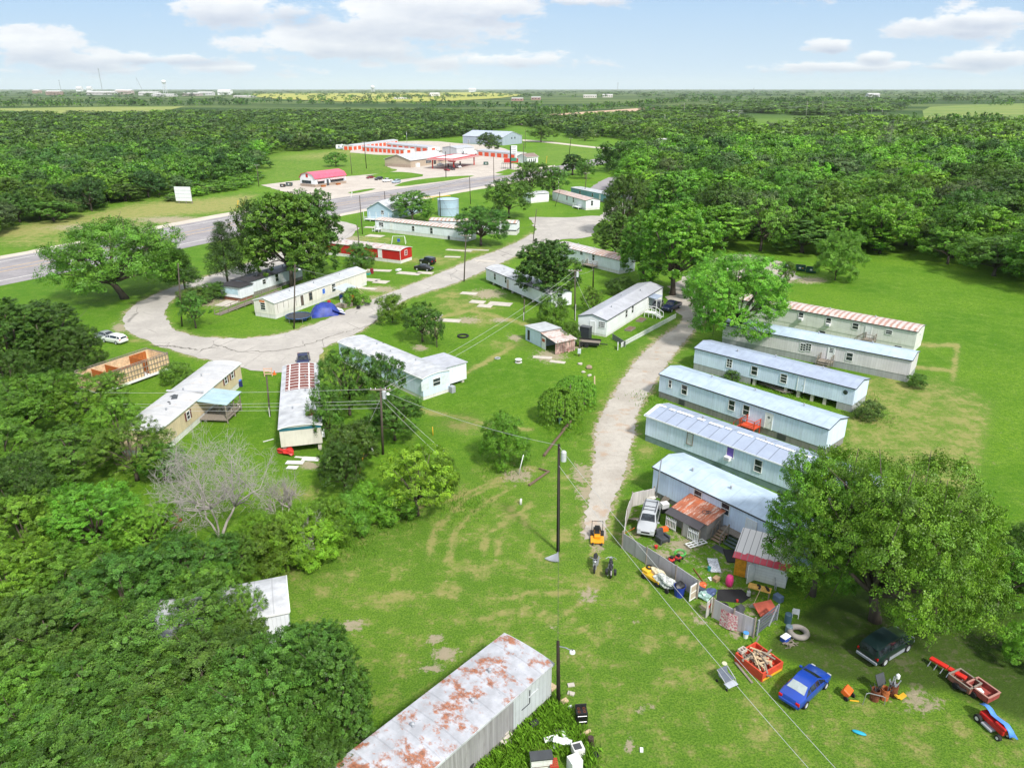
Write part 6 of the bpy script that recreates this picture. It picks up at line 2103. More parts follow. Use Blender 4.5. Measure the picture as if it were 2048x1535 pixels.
def car(label, cat, rear, front, kind, col, name='parked_car', z=0.0, lower=None, k=1.0, glass=CARGLASS, rack=False, group=None):
    A, B = P(*rear), P(*front)
    d = (B - A).normalized()
    c = (A + B) / 2
    o = thing(name, label, cat, (c.x, c.y, z), math.atan2(d.y, d.x), group)
    st = ST[kind]
    m = MB()
    ring = lambda s: [(s[0], -s[2] * .9, s[1]), (s[0], -s[2], s[1] + .18), (s[0], -s[2], s[3] - .1), (s[0], -s[2] * .97, s[3]), (s[0], -s[5], s[4] - .035), (s[0], 0, s[4]),
                      (s[0], s[5], s[4] - .035), (s[0], s[2] * .97, s[3]), (s[0], s[2], s[3] - .1), (s[0], s[2], s[1] + .18), (s[0], s[2] * .9, s[1])]
    vs = [q for s in st for q in ring(s)]
    n = 11
    fs = [(i * n + j, (i + 1) * n + j, (i + 1) * n + (j + 1) % n, i * n + (j + 1) % n) for i in range(len(st) - 1) for j in range(n)]
    fs += [tuple(range(n)), tuple(range(len(vs) - 1, len(vs) - n - 1, -1))]
    b = m.add(vs, fs).build('body', col, o, smooth=True)
    sm = b.modifiers.new('edges', 'EDGE_SPLIT')
    sm.split_angle = R(42)
    roof = [i for i, s in enumerate(st) if s[4] - s[3] > .25]
    i0, i1 = roof[0], roof[-1]

    def facepanel(nm, quad, off=.014):
        q = [Vector(p) for p in quad]
        nn = (q[1] - q[0]).cross(q[3] - q[0]).normalized()
        if nn.dot(sum(q, Vector()) / 4 - Vector((0, 0, .8))) < 0:
            nn = -nn
        return [p + nn * off for p in q]
    gm = MB()
    for a_, b_, nm in ((i1, i1 + 1, 'windscreen'), (i0, i0 - 1, 'rear_window')):
        s0, s1 = st[a_], st[b_]
        l = lambda f, y: (s0[0] + (s1[0] - s0[0]) * f, y * ((s0[5] + (s1[5] - s0[5]) * f) * .9), s0[4] + (s1[4] - s0[4]) * f - (.035 if abs(y) > .5 else 0) - (0 if nm == 'windscreen' or kind in ('sedan', 'wagon') else .0))
        m = MB()
        for y0, y1 in ((-1, 0), (0, 1)):
            m.add(facepanel('', [l(.08, y0), l(.08, y1), l(.9, y1), l(.9, y0)], .02), [(0, 1, 2, 3)])
        m.build(nm, paint('pale_glass', (.35, .40, .40), .12) if (nm == 'rear_window' and kind == 'sedan' and rack is None) else glass, o)
    for sy in (-1, 1):
        m = MB()
        idx_ = list(range(i0 - (1 if kind == 'sedan' else 0), i1 + 1))
        for i in idx_:
            s0, s1 = st[i], st[i + 1]
            lo = lambda s, f: (s[0], sy * (s[2] * .97 + (s[5] - s[2] * .97) * f), s[3] + (s[4] - .035 - s[3]) * f)
            f0, f1 = .12, .86
            qd = [lo(s0, f0), lo(s1, f0), lo(s1, f1), lo(s0, f1)]
            ctr = sum((Vector(p) for p in qd), Vector()) / 4
            qd = [ctr + (Vector(p) - ctr) * Vector((.9, 1, 1)) for p in qd]
            qd = [Vector((p.x, p.y + sy * .014, p.z + .006)) for p in qd]
            m.add(qd, [(0, 1, 2, 3) if sy < 0 else (3, 2, 1, 0)])
        m.build('side_window', glass, o)
    r = {'sedan': .31, 'wagon': .33, 'suv': .36, 'jeep': .40, 'pickup': .38}[kind]
    wx = {'sedan': (-1.35, 1.35), 'wagon': (-1.35, 1.4), 'suv': (-1.35, 1.42), 'jeep': (-1.2, 1.25), 'pickup': (-1.65, 1.75)}[kind]
    hw = max(s[2] for s in st)
    for x in wx:
        for sy in (-1, 1):
            td, rd = wheel_mesh(r)
            q = bpy.data.objects.new('wheel', td)
            COL.objects.link(q)
            q.parent = o
            q.location = (x, sy * (hw - .07), r)
            q2 = bpy.data.objects.new('rim', rd)
            COL.objects.link(q2)
            q2.parent = q
        m = MB()
        for sy in (-1, 1):
            m.lathe([(0, -.003), (r + .06, -.003), (r + .06, .003), (0, .003)], 16)
            k0 = len(m.v) - 64
            m.v[k0:] = [(px_ + x, sy * (hw + .004) + pz, py_ + r) for px_, py_, pz in m.v[k0:]]
    s0, s1 = st[0], st[-1]
    for sy in (-1, 1):
        MB().box(st[-2][0] + .10, sy * st[-2][2] * .72, st[-2][3] - .12, .30, .30, .13).build('headlight', paint('lamp_clear', (.42, .44, .46), .15), o, bevel=.03)
        MB().box(st[1][0] - .03, sy * st[1][2] * .8, st[1][3] - .13, .14, .28, .24).build('taillight', paint('lamp_red', (.55, .01, .01), .2), o, bevel=.03)
        MB().box(st[i1 + 1][0] - .15, sy * (hw + .1), st[i1 + 1][3] + .06, .14, .2, .14).build('wing_mirror', col, o, bevel=.03)
    MB().bb(s1[0] - .22, s1[0] + .06, -s1[2] * 1.02, s1[2] * 1.02, s1[1] - .02, s1[1] + .2).build('bumper', lower or col, o, bevel=.04)
    MB().bb(s0[0] - .07, s0[0] + .2, -s0[2] * 1.03, s0[2] * 1.03, s0[1] - .02, s0[1] + .2).build('bumper', lower or col, o, bevel=.04)
    MB().bb(s1[0] - .02, s1[0] + .075, -s1[2] * .5, s1[2] * .5, s1[3] - .13, s1[3] - .03).build('radiator_grille', BLACK, o)
    if lower:
        MB().bb(wx[0] + r + .1, wx[1] - r - .1, -hw - .015, hw + .015, st[2][1], st[2][1] + .3).build('sill_cladding', lower, o)
    if rack:
        m = MB()
        for sy in (-1, 1):
            m.beam((st[i0][0] + .25, sy * .58, st[2][4] + .05), (st[i1][0] - .1, sy * .58, st[2][4] + .05), .05)
        for x in (-1.5, -.5, .1):
            m.beam((x, -.58, st[2][4] + .06), (x, .58, st[2][4] + .06), .04)
        m.build('roof_rack', BLACK, o)
    if kind == 'pickup':
        MB().bb(-2.5, -.75, -.72, .72, 1.085, 1.10).build('bed_floor', BLACK, o)
    if kind == 'jeep':
        MB().box(-2.12, 0, 1.0, .22, .7, .7).build('spare_wheel', RUBBER, o, bevel=.08)
    if k != 1:
        o.scale = (k, k, k)
    return o


SILVER = carpaint('silver_car', (.40, .42, .44))
car('bright blue sedan seen from behind on the near lawn', 'car', (1575, 1414), (1640, 1352), 'sedan', carpaint('blue_car', (.012, .055, .36)), rack=None)
car('dark green off-roader with grey lower sides under the walnut', 'car', (1737, 1322), (1800, 1284), 'suv', carpaint('dark_green_car', (.008, .022, .022)), lower=paint('grey_cladding', (.26, .28, .31), .5))
car('silver off-roader with roof rack parked inside the fenced yard', 'car', (1303, 1026), (1290, 1076), 'suv', SILVER, rack=True)
car('black square off-roader behind the black saloon by the red home', 'car', (868, 530), (842, 526), 'jeep', carpaint('black_car', (.010, .010, .012)))
car('black saloon nearest the park road by the red home', 'car', (828, 538), (868, 542), 'sedan', carpaint('black_car', (.01, .01, .012)))
car('dark blue pickup beside the white gable-ended home', 'truck', (1357, 612), (1328, 626), 'pickup', carpaint('navy_car', (.010, .016, .07)), name='pickup_truck')
car('small dark motorcar nose-in beside the white gable-ended home', 'car', (1322, 608), (1308, 619), 'wagon', carpaint('grey_dark_car', (.08, .085, .10)), k=.8)
car('white parked wagon beside the bushy trees of the loop', 'car', (252, 688), (208, 680), 'wagon', carpaint('white_car', (.80, .80, .80)))
car('grey covered saloon behind the white wagon', 'car', (234, 682), (190, 672), 'sedan', carpaint('grey_car', (.22, .25, .25), .6))
car('dark blue pickup parked beyond the narrow home end', 'truck', (608, 716), (607, 742), 'pickup', carpaint('navy_car', (.01, .016, .07)), name='pickup_truck')
for lab, c0, x, y, kd in (('red saloon in the barn shop car line', (.20, .012, .016), 740, 357, 'sedan'), ('black hatchback between the red and the white car at the barn shop', (.02, .02, .03), 757, 360, 'wagon'), ('white pickup in the barn shop car line', (.78, .78, .78), 774, 364, 'pickup'), ('silver-blue off-roader at the road end of the barn shop line', (.42, .50, .58), 792, 366.5, 'suv')):
    car(lab, 'car', (x + 10, y - 1.5), (x - 9, y + 1), kd, carpaint('shop_car_' + kd + str(int(x)), c0), group='cars in the barn shop line', name='pickup_truck' if kd == 'pickup' else 'parked_car', k=.95)
car('white saloon at the door of the petrol shop', 'car', (887, 331.5), (873, 330), 'sedan', carpaint('white_car', (.8, .8, .8)))
car('white wagon refuelling beside the pump', 'car', (908, 334), (926, 338), 'suv', carpaint('white_car', (.8, .8, .8)))
car('dark pickup refuelling under the red canopy', 'truck', (898, 338.5), (910, 341), 'pickup', carpaint('charcoal_car', (.03, .03, .035)), name='pickup_truck', k=.9)
car('red car behind the canopy columns', 'car', (896, 324), (912, 325), 'suv', carpaint('red_car', (.35, .012, .014)))
car('red compact car at the pump nearest the highway', 'car', (888, 341), (900, 342.5), 'wagon', carpaint('red_car', (.35, .012, .014)), k=.8)
# camper, box truck, scrap heap, yard bins by the shops
p = P(685, 299)
o = thing('camper_trailer', 'white camper trailer at the tree line left of the storage rows', 'camper', p, R(4))
MB().prism([(-4.2, .6), (3.6, .6), (4.2, 1.6), (3.9, 3.1), (-3.9, 3.2), (-4.2, 2.9)], 'y', -1.2, 1.2).build('body', WHITE, o, bevel=.06)
MB().bb(-2.6, -1.6, -1.24, -1.205, 1.8, 2.5).bb(.0, .5, -1.24, -1.205, 1.6, 2.6).build('window', GLASS, o)
MB().prism([(-3.0, 1.2), (1.5, .7), (3.2, 1.0), (1.5, 1.0), (-3, 1.5)], 'y', -1.235, -1.21).build('stripe', BLUE, o)
MB().bb(.9, 1.5, -1.24, -1.205, .8, 2.5).build('door', SKWHITE, o)
MB().bb(-.6, .3, -.4, .4, 3.2, 3.5).build('roof_unit', WHITE, o)
m = MB()
for x in (-1.0, -.2):
    m.cyl((x, -1.15, .36), (x, -.95, .36), .36)
m.build('wheel', RUBBER, o)
p = P(940, 310)
o = thing('box_truck', 'white box truck parked against the plain grey metal building', 'truck', p, R(-4))
MB().bb(-3.6, 2.6, -1.25, 1.25, .9, 3.9).build('cargo_box', WHITE, o, bevel=.04)
MB().prism([(2.7, .6), (4.6, .6), (4.6, 1.6), (4.0, 2.6), (2.7, 2.7)], 'y', -1.1, 1.1).build('cab', carpaint('white_car', (.8, .8, .8)), o, bevel=.06)
m = MB()
for x in (-2.2, 3.6):
    for y in (-1.1, .9):
        m.cyl((x, y, .45), (x, y + .25, .45), .45)
m.build('wheel', RUBBER, o)
o = thing('scrap_heap', 'dark heap of scrap machinery beside the grey metal building', 'scrap heap', P(880, 307))
g = random.Random(2)
m = MB()
for i in range(30):
    a = Vector((g.uniform(-6, 6), g.uniform(-1.5, 1.5), g.uniform(.2, 2)))
    m.beam(a, a + Vector((g.gauss(0, 1.6), g.gauss(0, .6), g.gauss(.4, 1.0))), .2)
m.build('scrap', BLACK, o)


def skip(label, px, py, rz, col, k=1.0, lidc=None, group='dumpsters'):
    p = P(px, py)
    o = thing('dumpster', label, 'dumpster', p, rz, group)
    o.scale = (k, k, k)
    MB().prism([(-.75, .15), (.75, .15), (.85, 1.05), (-.85, 1.35)], 'x', -1.0, 1.0).build('bin', col, o, bevel=.02)
    MB().box(-.46, 0, 1.24, .98, 1.74, .06, tilt=('X', -.16)).build('lid', lidc or BLACK, o)
    MB().box(.5, 0, 1.24, .94, 1.74, .06, tilt=('X', -.16)).build('lid', lidc or BLACK, o)
    MB().bb(-1.15, -1.02, -.3, .3, .55, .75).bb(1.02, 1.15, -.3, .3, .55, .75).build('fork_pocket', col, o)
    MB().bb(-.25, .2, -.86, -.80, .6, .9).build('notice', WHITE, o)
    MB().bb(.45, .62, -.86, -.80, .65, .85).build('notice', YELLOW, o)
    return o


DGREEN = paint('dumpster_green', (.012, .07, .05), .5)
skip('dark green dumpster at the row end away from the bush', 1576, 537, R(-25), DGREEN, 1.1)
skip('dark green dumpster in the middle of the row', 1600, 541, R(-25), DGREEN, 1.1)
skip('dark green dumpster half behind the bush', 1622, 545, R(-25), DGREEN, 1.1)
skip('grey-green dumpster on the lot past the canopy', 972, 330, 0, paint('dumpster_grey_green', (.05, .12, .11), .5), 1.3)
skip('dark dumpster beside the barn shop', 579, 372, 0, paint('dumpster_slate', (.06, .09, .09), .5), 1.2)
skip('black dumpster beside the grass behind the barn shop', 566, 374, 0, paint('dumpster_black', (.03, .03, .035), .5), 1.0)

# ------------------------------------------------------------------ poles and wires
WIRES = []


def pole(label, base, top, r=.14, mat=POLEWOOD, arms=0, lamp=False, can=False, name='utility_pole', cat='utility pole', insul=True, guard=None, group='utility poles'):
    b = P(*base)
    d = ray(*top)
    t_ = b.y / d.y
    tp = Vector((d.x * t_, b.y, CAM_H + d.z * t_))
    rel = tp - b
    o = thing(name, label, cat, b, 0, group)
    MB().tube([(0, 0, -.1), rel * .5, rel], [r, r * .86, r * .72], 10).build('shaft', mat, o, smooth=True)
    ends = []
    for i in range(arms):
        q = rel * (1 - .03 - .07 * i)
        m = MB().beam(q + Vector((-1.15, -.12, 0)), q + Vector((1.15, -.12, 0)), .1, .13)
        a = m.build('crossarm', GREYWOOD, o)
        m = MB()
        for x in (-1.05, -.55, .55, 1.05):
            m.cyl(q + Vector((x, -.12, .06)), q + Vector((x, -.12, .24)), .05, .03, 8)
            ends.append(b + q + Vector((x, -.12, .26)))
        m.build('insulator', WHITE, a)
    if lamp:
        q = rel * .93
        MB().tube([q, q + Vector((.5, -.3, .12)), q + Vector((.85, -.5, .05))], .035, 6).build('lamp_arm', STEEL, o)
        MB().lathe([(.08, .1), (.18, 0), (.20, -.12), (0, -.14)], 10, tuple(q + Vector((.9, -.52, .04)))).build('lamp_head', WHITE, o)
    if can:
        q = rel * .90
        MB().lathe([(0, -.45), (.24, -.45), (.24, .4), (.15, .5), (0, .5)], 12, tuple(q + Vector((.40, -.12, 0)))).build('transformer', paint('transformer_grey', (.50, .52, .53), .4), o, smooth=False)
    if guard:
        MB().cyl((.02, -r - .02, 0), (.02, -r - .02, guard), .06).build('conduit', paint('pale_conduit', (.6, .6, .58), .5), o)
    o['_top'] = 1
    return b, tp, ends, o


def wire(a, b, sag, label, r=.024, group='overhead wires', mat=None, name='overhead_wire'):
    a, b = Vector(a), Vector(b)
    pts = []
    for i in range(25):
        f = i / 24
        p = a.lerp(b, f)
        p.z -= sag * 4 * f * (1 - f)
        pts.append(p)
    o = MB().tube(pts, r, 5).build(name, mat or WIREM)
    tag(o, label, 'wire', group)
    return o


WIREM = paint('weathered_wire', (.50, .50, .50), .5)
DWIRE = paint('dark_wire', (.05, .05, .055), .5)
pA = pole('tall dark pole on the near lawn with scrap sheets at its foot', (1116, 1102), (1118, 888), .16, DARKPOLE, 0, False, True)
pB = pole('short dark pole beside the flaking rusty roof', (1117, 1408), (1116, 1282), .15, DARKPOLE, 0, True)
pC = pole('grey pole with crossarms where many wires meet, beside the dark trees', (766, 908), (761, 774), .15, POLEWOOD, 1, True, True)
pD = pole('tall brown pole behind the collapsed shed', (1150, 640), (1150, 538), .14, POLEWOOD, 1, False, True, guard=3)
pE = pole('pole in front of the cream home by the trampoline', (588, 657), (590, 528), .13, POLEWOOD, 0, True)
pF = pole('pole on the inner edge of the loop road', (364, 652), (356, 527), .13, POLEWOOD)
pG = pole('pole with a white lamp beside the park road bend', (928, 563), (932, 468), .14, POLEWOOD, 1, True)
pH = pole('bare pole at the entry road corner of the long white home', (725, 468), (719, 391), .13, POLEWOOD)
pI = pole('bare pole in front of the red home', (723, 531), (714, 450), .13, POLEWOOD)
pJ = pole('dark pole in front of the blue house roof', (772, 432), (769, 383), .13, DARKPOLE)
pK = pole('dark pole beside the pale blue water tank', (882, 446), (879, 384), .13, DARKPOLE)
pL = pole('pole on the near highway verge past the tank', (941, 408), (939, 352), .14, POLEWOOD)
pM = pole('black pole on the grass strip in front of the canopy', (892, 355), (891, 303), .18, DARKPOLE)
pN = pole('grey pole on the highway verge beside the canopy lot', (988, 366), (987, 312), .16, POLEWOOD)
pO = pole('slim pole at the junction beside the end of the dark-banded home', (1066, 484), (1073, 418), .12, POLEWOOD)
pP = pole('short dark post between the white homes', (1186, 575), (1187, 537), .16, DARKPOLE)
pQ = pole('short grey post with a white sleeve on the lawn by the leafy tree', (1047, 640), (1049, 598), .13, POLEWOOD, guard=1.5)
pR = pole('grey mast at the corner of the fenced blue home', (1310, 1003), (1323, 918), .09, paint('mast_grey', (.20, .22, .24), .5))
pS = pole('tall dark pole with a crossarm behind the barn shop', (733, 337), (728, 282), .2, DARKPOLE, 1)
pT = pole('slim grey pole beside the barn shop', (704, 349), (700, 308), .15, POLEWOOD)
pU = pole('grey pole with short crossarm at the meadow corner beside the wood', (518, 373), (513, 329), .16, POLEWOOD, 1)
pV = pole('slim pole leaning behind the rusty-roofed lawn home', (1110, 413), (1121, 377), .1, POLEWOOD)
pW = pole('white pole in front of the lawn home', (1117, 385), (1117, 338), .14, paint('white_pole', (.6, .6, .58), .6))
pX = pole('pole leaning across the blue home', (1168, 395), (1174, 345), .15, POLEWOOD, 1)
pY = pole('slim pole at the gravel corner by the blue home', (1208, 430), (1215, 378), .12, POLEWOOD)
pZ = pole('dark pole on the far highway verge with a crossarm', (1138, 312), (1142, 276), .2, DARKPOLE, 1)
p1_ = pole('grey pole in front of the warehouse lawn', (1047, 329), (1047, 284), .18, POLEWOOD)
p2_ = pole('slim lamp pole behind the warehouse tree', (1050, 297), (1051, 258), .16, POLEWOOD)
p3_ = pole('lamp pole among the storage rows', (832, 308), (833, 283), .14, STEEL)
p4_ = pole('lamp pole at the tree line behind the storage rows', (814, 286), (813, 263), .14, STEEL)
p5_ = pole('slim pole between storage rows and metal shed', (900, 312), (900, 287), .13, POLEWOOD)
for i, (x, y, t_, lab) in enumerate(((1612, 236, 203, 'tall leaning pole over the far wood'), (1645, 230, 203, 'slim pole beside the tall leaning one over the far wood'), (1743, 234, 214, 'pale pole by the far road bend'), (1477, 250, 227, 'pale pole with equipment in front of the brown field'), (1329, 257, 229, 'pole in front of the far hedge'),
                                     (1368, 232, 206, 'pole at the edge of the brown field'), (1764, 234, 218, 'pole beyond the far road bend'), (1155, 246, 226, 'pole above the pale lot'), (1668, 222, 215, 'short far pole right of the leaning one'))):
    pole(lab, (x, y), (x + (3 if i == 0 else 1), t_), .3, paint('far_pole', (.30, .28, .26), .7), 1)
top = lambda q, d=0: q[1] - Vector((0, 0, d))
e1, e2 = P(1655, 1578, 7.5), P(1705, 1572, 7.5)
wire(top(pA, .2), e2, .5, 'long pale wire over the blue car from the top of the tall dark pole', .014)
wire(top(pA, 2.0), e1, .5, 'long pale wire over the near lawn from lower on the tall dark pole', .014)
wire(top(pA, .5), top(pB, .1), .3, 'wire dropping from the tall dark pole to the short dark pole', .014, mat=DWIRE)
wire(top(pA, .1), top(pC, .3), .6, 'pale wire across the lawn between the two big poles', .015)
for i, (dz, y) in enumerate(((.2, 778), (1.6, 800), (2.0, 806), (2.5, 812))):
    wire(top(pC, dz), P(-60, y, 3.8 - dz * .5), .5, 'wire running to the left from the many-wired pole, %s of four' % ('topmost', 'second', 'third', 'lowest')[i], .014)
wire(top(pC, .3), top(pD, .2), 1.0, 'upper wire from the many-wired pole to the pole behind the shed', .015)
wire(top(pC, 1.0), top(pD, 1.2), 1.1, 'lower wire from the many-wired pole to the pole behind the shed', .015)
wire(top(pC, .8), P(888, 902, .1), .1, 'guy wire to the lawn beside the lime tree, upper', .016)
wire(top(pC, 1.4), P(872, 905, .1), .1, 'guy wire to the lawn beside the lime tree, lower', .016)
wire(top(pC, 1.2), P(706, 910, .1), .1, 'guy wire behind the dark tree', .014)
wire(top(pD, .5), top(pG, .4), .8, 'wire from the shed pole towards the park road lamp pole', .02, mat=DWIRE)
wire(top(pG, .5), top(pK, .5), .8, 'wire from the lamp pole towards the water tank', .02, mat=DWIRE)
wire(top(pE, .4), top(pI, .4), .7, 'wire between the cream home pole and the red home pole', .016, mat=DWIRE)
wire(top(pI, .3), top(pH, .3), .6, 'wire from the red home pole to the entry road', .016, mat=DWIRE)
wire(top(pE, .6), P(760, 560, 3), .6, 'wire from the trampoline pole to the black cars', .014)
wire(top(pF, 1), top(pE, 1), .7, 'wire from the loop road pole to the trampoline pole', .014, mat=DWIRE)
wire(top(pD, .9), top(pP, .2), .3, 'thin wire from the shed pole to the dark post', .018)
wire(top(pD, 1.2), HOME7.world(-HOME7.L / 2, 0, HOME7.he + .7), .3, 'service wire to the white gable end', .014)
wire(top(pZ, .3), P(1290, 268, 9), 1.4, 'dark wire along the far highway', .035, mat=DWIRE)
wire(top(pL, .4), top(pH, .6), 1.5, 'dark wire along the near highway verge', .025, mat=DWIRE)
for o in list(COL.objects):
    if '_top' in o:
        del o['_top']
# signs by the shops
p = P(1021, 338)
zt = top_z(p, 292)
o = thing('pylon_sign', 'tall black sign post with a white price board and a red and green panel', 'sign', p)
MB().bb(-.3, .3, -.2, .2, 0, zt).build('post', BLACK, o)
q_ = mpp(p)
zb = top_z(p, 307)
MB().bb(.35, 3.4, -.12, .12, zb, zt + .2).build('price_board', WHITE, o)
m = MB()
for i in range(3):
    z = zb + (zt - zb) * (i + .35) / 3
    m.bb(.6, 2.9, -.15, -.125, z, z + .55)
m.build('price_lettering', paint('faded_grey_letters', (.40, .42, .46), .7), o)
MB().bb(-3.4, 4.0, -.15, .15, top_z(p, 325), top_z(p, 317)).build('shop_board', RED, o)
MB().bb(.2, 3.2, -.2, -.155, top_z(p, 322.5), top_z(p, 315.5)).build('green_panel', paint('sign_green', (.05, .22, .14), .5), o)
m = MB()
for i in range(7):
    m.bb(-4.6 + i, -4.5 + i, -.1, .1, 0, top_z(p, 326))
m.bb(-4.6, 1.5, -.1, .1, top_z(p, 327), top_z(p, 326))
m.build('frame', BLACK, o)
p = P(369, 407)
o = thing('billboard', 'blank white billboard seen from behind at the scrub edge', 'billboard', p, R(-8))
q_ = mpp(p)
zl, zr = top_z(p, 402), top_z(p, 373.5)
w_ = 34 * q_
MB().bb(-w_ / 2, w_ / 2, -.08, .08, zl, zr).build('panel', paint('white_board', (.72, .75, .78), .5, .06), o)
m = MB()
for x in (-w_ * .35, w_ * .1, w_ * .47):
    m.bb(x - .14, x + .14, .1, .4, -.2, zr)
m.build('post', GREYWOOD, o)
m = MB()
for i in range(3):
    m.bb(-w_ / 2, w_ / 2, -.115, -.085, zl + (zr - zl) * (i + 1) / 4 - .03, zl + (zr - zl) * (i + 1) / 4 + .03)
m.build('panel_joint', GREYMETAL, o)
for i, (x, y, t_, lab) in enumerate(((475, 416, 402, 'yellow marker post leaning on the verge, the left one'), (486, 414, 404, 'yellow marker post on the verge, the right one'), (1092, 327, 313, 'yellow feather flag on the lot near the small house'), (702, 395, 385, 'white marker stake beside the highway'))):
    p = P(x, y)
    o = thing('marker_post', lab, 'post', p)
    MB().tube([(0, 0, 0), (.5, 0, top_z(p, t_))], .12 if i != 3 else .08, 6).build('shaft', YELLOW if i < 3 else WHITE, o)
    MB().box(.5, 0, top_z(p, t_), .3, .1, .5).build('cap', YELLOW if i < 3 else WHITE, o)
o = thing('highway_rail', 'yellow pipe barrier beside the highway near the water tank', 'barrier', P(866, 400), R(25))
MB().tube([(-7, 0, 0), (-7, 0, 1.2), (7, 0, 1.2), (7, 0, 0)], .12, 8).tube([(0, 0, 0), (0, 0, 1.2)], .1, 8).build('rail', YELLOW, o)

# ------------------------------------------------------------------ far town on the horizon
TOWN = [(75, 187, 14, 7, (.36, .24, .18), 'brown brick block at the far left of the town'), (110, 190, 30, 8, (.34, .23, .18), 'long low brown building of the far town'), (205, 190, 60, 7, (.55, .52, .50), 'pale town building under the mast'), (250, 189, 34, 9, (.46, .36, .32), 'reddish town building under the crane'),
        (300, 191, 40, 7, (.60, .58, .57), 'pale town building left of the water tower'), (330, 193, 46, 5, (.62, .60, .58), 'low white town building below the water tower'), (385, 192, 36, 6, (.40, .34, .32), 'brown town building right of the water tower'), (413, 191, 30, 7, (.55, .54, .54), 'pale grey town building before the white hall'),
        (451, 190, 26, 10, (.80, .80, .78), 'bright white hall on the far field edge'), (490, 195, 40, 4, (.60, .56, .52), 'pale sloping bank building by the field'), (160, 183, 12, 9, (.75, .75, .74), 'white dome house on the far ridge'), (180, 183, 10, 9, (.75, .75, .74), 'white hangar on the far ridge'),
        (870, 193, 18, 7, (.72, .70, .68), 'white barn in the far field'), (805, 199, 30, 4, (.66, .63, .60), 'low pale shed at the far field edge'), (1035, 202, 22, 6, (.38, .22, .18), 'red farm building by the far hedge'), (1072, 200, 18, 6, (.36, .22, .18), 'red farm building right of the other by the far hedge'),
        (1180, 196, 26, 6, (.60, .56, .50), 'pale building in the far fields'), (1215, 195, 20, 6, (.62, .58, .52), 'pale building at the end of the far fields'), (828, 241, 46, 7, (.66, .68, .70), 'white metal building poking from the highway wood'), (1745, 194, 22, 7, (.65, .63, .62), 'pale far building by the road bend'),
        (945, 184, 14, 7, (.75, .75, .74), 'tiny white building on the horizon fields'), (1025, 243, 14, 10, (.62, .58, .55), 'pale house at the lot behind the warehouse'), (1165, 240, 22, 6, (.60, .57, .54), 'low pale building in the far trees'), (1325, 283, 22, 6, (.7, .69, .68), 'white building among the trees left of the field wood'), (1745, 287, 26, 5, (.72, .70, .70), 'white roof in the field wood'), (1470, 226, 26, 5, (.58, .56, .55), 'pale shed beyond the brown field')]
for x, y, w_, h_, c_, lab in TOWN:
    p = P(x, y)
    k = mpp(p)
    o = thing('far_building', lab, 'building', p, R(-6))
    W_, H_ = w_ * k, h_ * k
    D_ = min(W_, 40)
    mw = paint('far_wall_%d' % int(x), c_, .8, .1, .05)
    MB().bb(-W_ / 2, W_ / 2, -D_ / 2, D_ / 2, 0, H_ * .8).build('wall', mw, o)
    MB().prism([(-D_ / 2 - .6, H_ * .8 + .02), (0, H_), (D_ / 2 + .6, H_ * .8 + .02)], 'x', -W_ / 2 - .6, W_ / 2 + .6).build('roof', paint('far_roof', (.62, .61, .60), .7, .1, .05), o)
    m = MB()
    nw = max(3, int(W_ / 9))
    for i in range(nw):
        xx = -W_ / 2 + W_ * (i + .5) / nw
        m.bb(xx - W_ / nw * .25, xx + W_ / nw * .25, -D_ / 2 - .05, -D_ / 2 + .02, H_ * .3, H_ * .55)
    m.build('window', GLASS, o)


def tower(px, base, topy, bowl, label):
    p = P(px, base)
    z = top_z(p, topy)
    r = bowl * mpp(p)
    o = thing('water_tower', label, 'water tower', p)
    MB().lathe([(r * .16, z - 1.7 * r), (r * .7, z - 1.5 * r), (r, z - 1.0 * r), (r, z - .5 * r), (r * .6, z - .1 * r), (0, z)], 20).build('tank', WHITE, o, smooth=True)
    for k in range(6):
        a = k * math.pi / 3
        MB().cyl((r * .95 * math.cos(a), r * .95 * math.sin(a), 0), (r * .8 * math.cos(a), r * .8 * math.sin(a), z - 1.4 * r), r * .07, n=6).build('leg', WHITE, o)
    MB().cyl((0, 0, 0), (0, 0, z - 1.6 * r), r * .12, n=8).build('riser', WHITE, o)


tower(331, 187, 160, 4.2, 'big white water tower on legs above the far town')
tower(746, 185, 171, 4, 'small white water tower on the far horizon')
for x, b, t_, w_, lab in ((206, 188, 136, .9, 'tallest lattice mast above the far town'), (123, 186, 160, .8, 'short lattice mast at the left of the far town'), (1235, 184, 165, .9, 'thin mast on the horizon past the centre'), (483 + 1024, 184, 176, .9, 'faint short mast on the far right horizon')):
    p = P(x, b)
    z = top_z(p, t_)
    k = mpp(p) * w_
    o = thing('radio_mast', lab, 'mast', p)
    m = MB()
    for a in range(3):
        m.cyl((k * math.cos(a * 2.1), k * math.sin(a * 2.1), 0), (k * .3 * math.cos(a * 2.1), k * .3 * math.sin(a * 2.1), z), k * .22, n=4)
    m.build('lattice', GREYMETAL, o)
    MB().bb(-k, k, -k, k, z * .93, z * .96).build('platform', GREYMETAL, o)
p = P(287, 189)
o = thing('crane', 'slanting construction crane above the far town', 'crane', p)
k = mpp(p)
MB().cyl((2 * k, 0, 0), (-9 * k, 0, top_z(p, 155)), .5 * k, .3 * k, 4).build('boom', GREYMETAL, o)
MB().bb(-1 * k, 5 * k, -2 * k, 2 * k, 0, 2.5 * k).build('cab', GREYMETAL, o)
MB().cyl((-9 * k, 0, top_z(p, 155)), (-9 * k, 0, top_z(p, 170)), .12 * k, n=4).build('cable', GREYMETAL, o)
# ------------------------------------------------------------------ yard things
g = random.Random(77)


def ang(a, b):
    d = P(*b) - P(*a)
    return math.atan2(d.y, d.x)


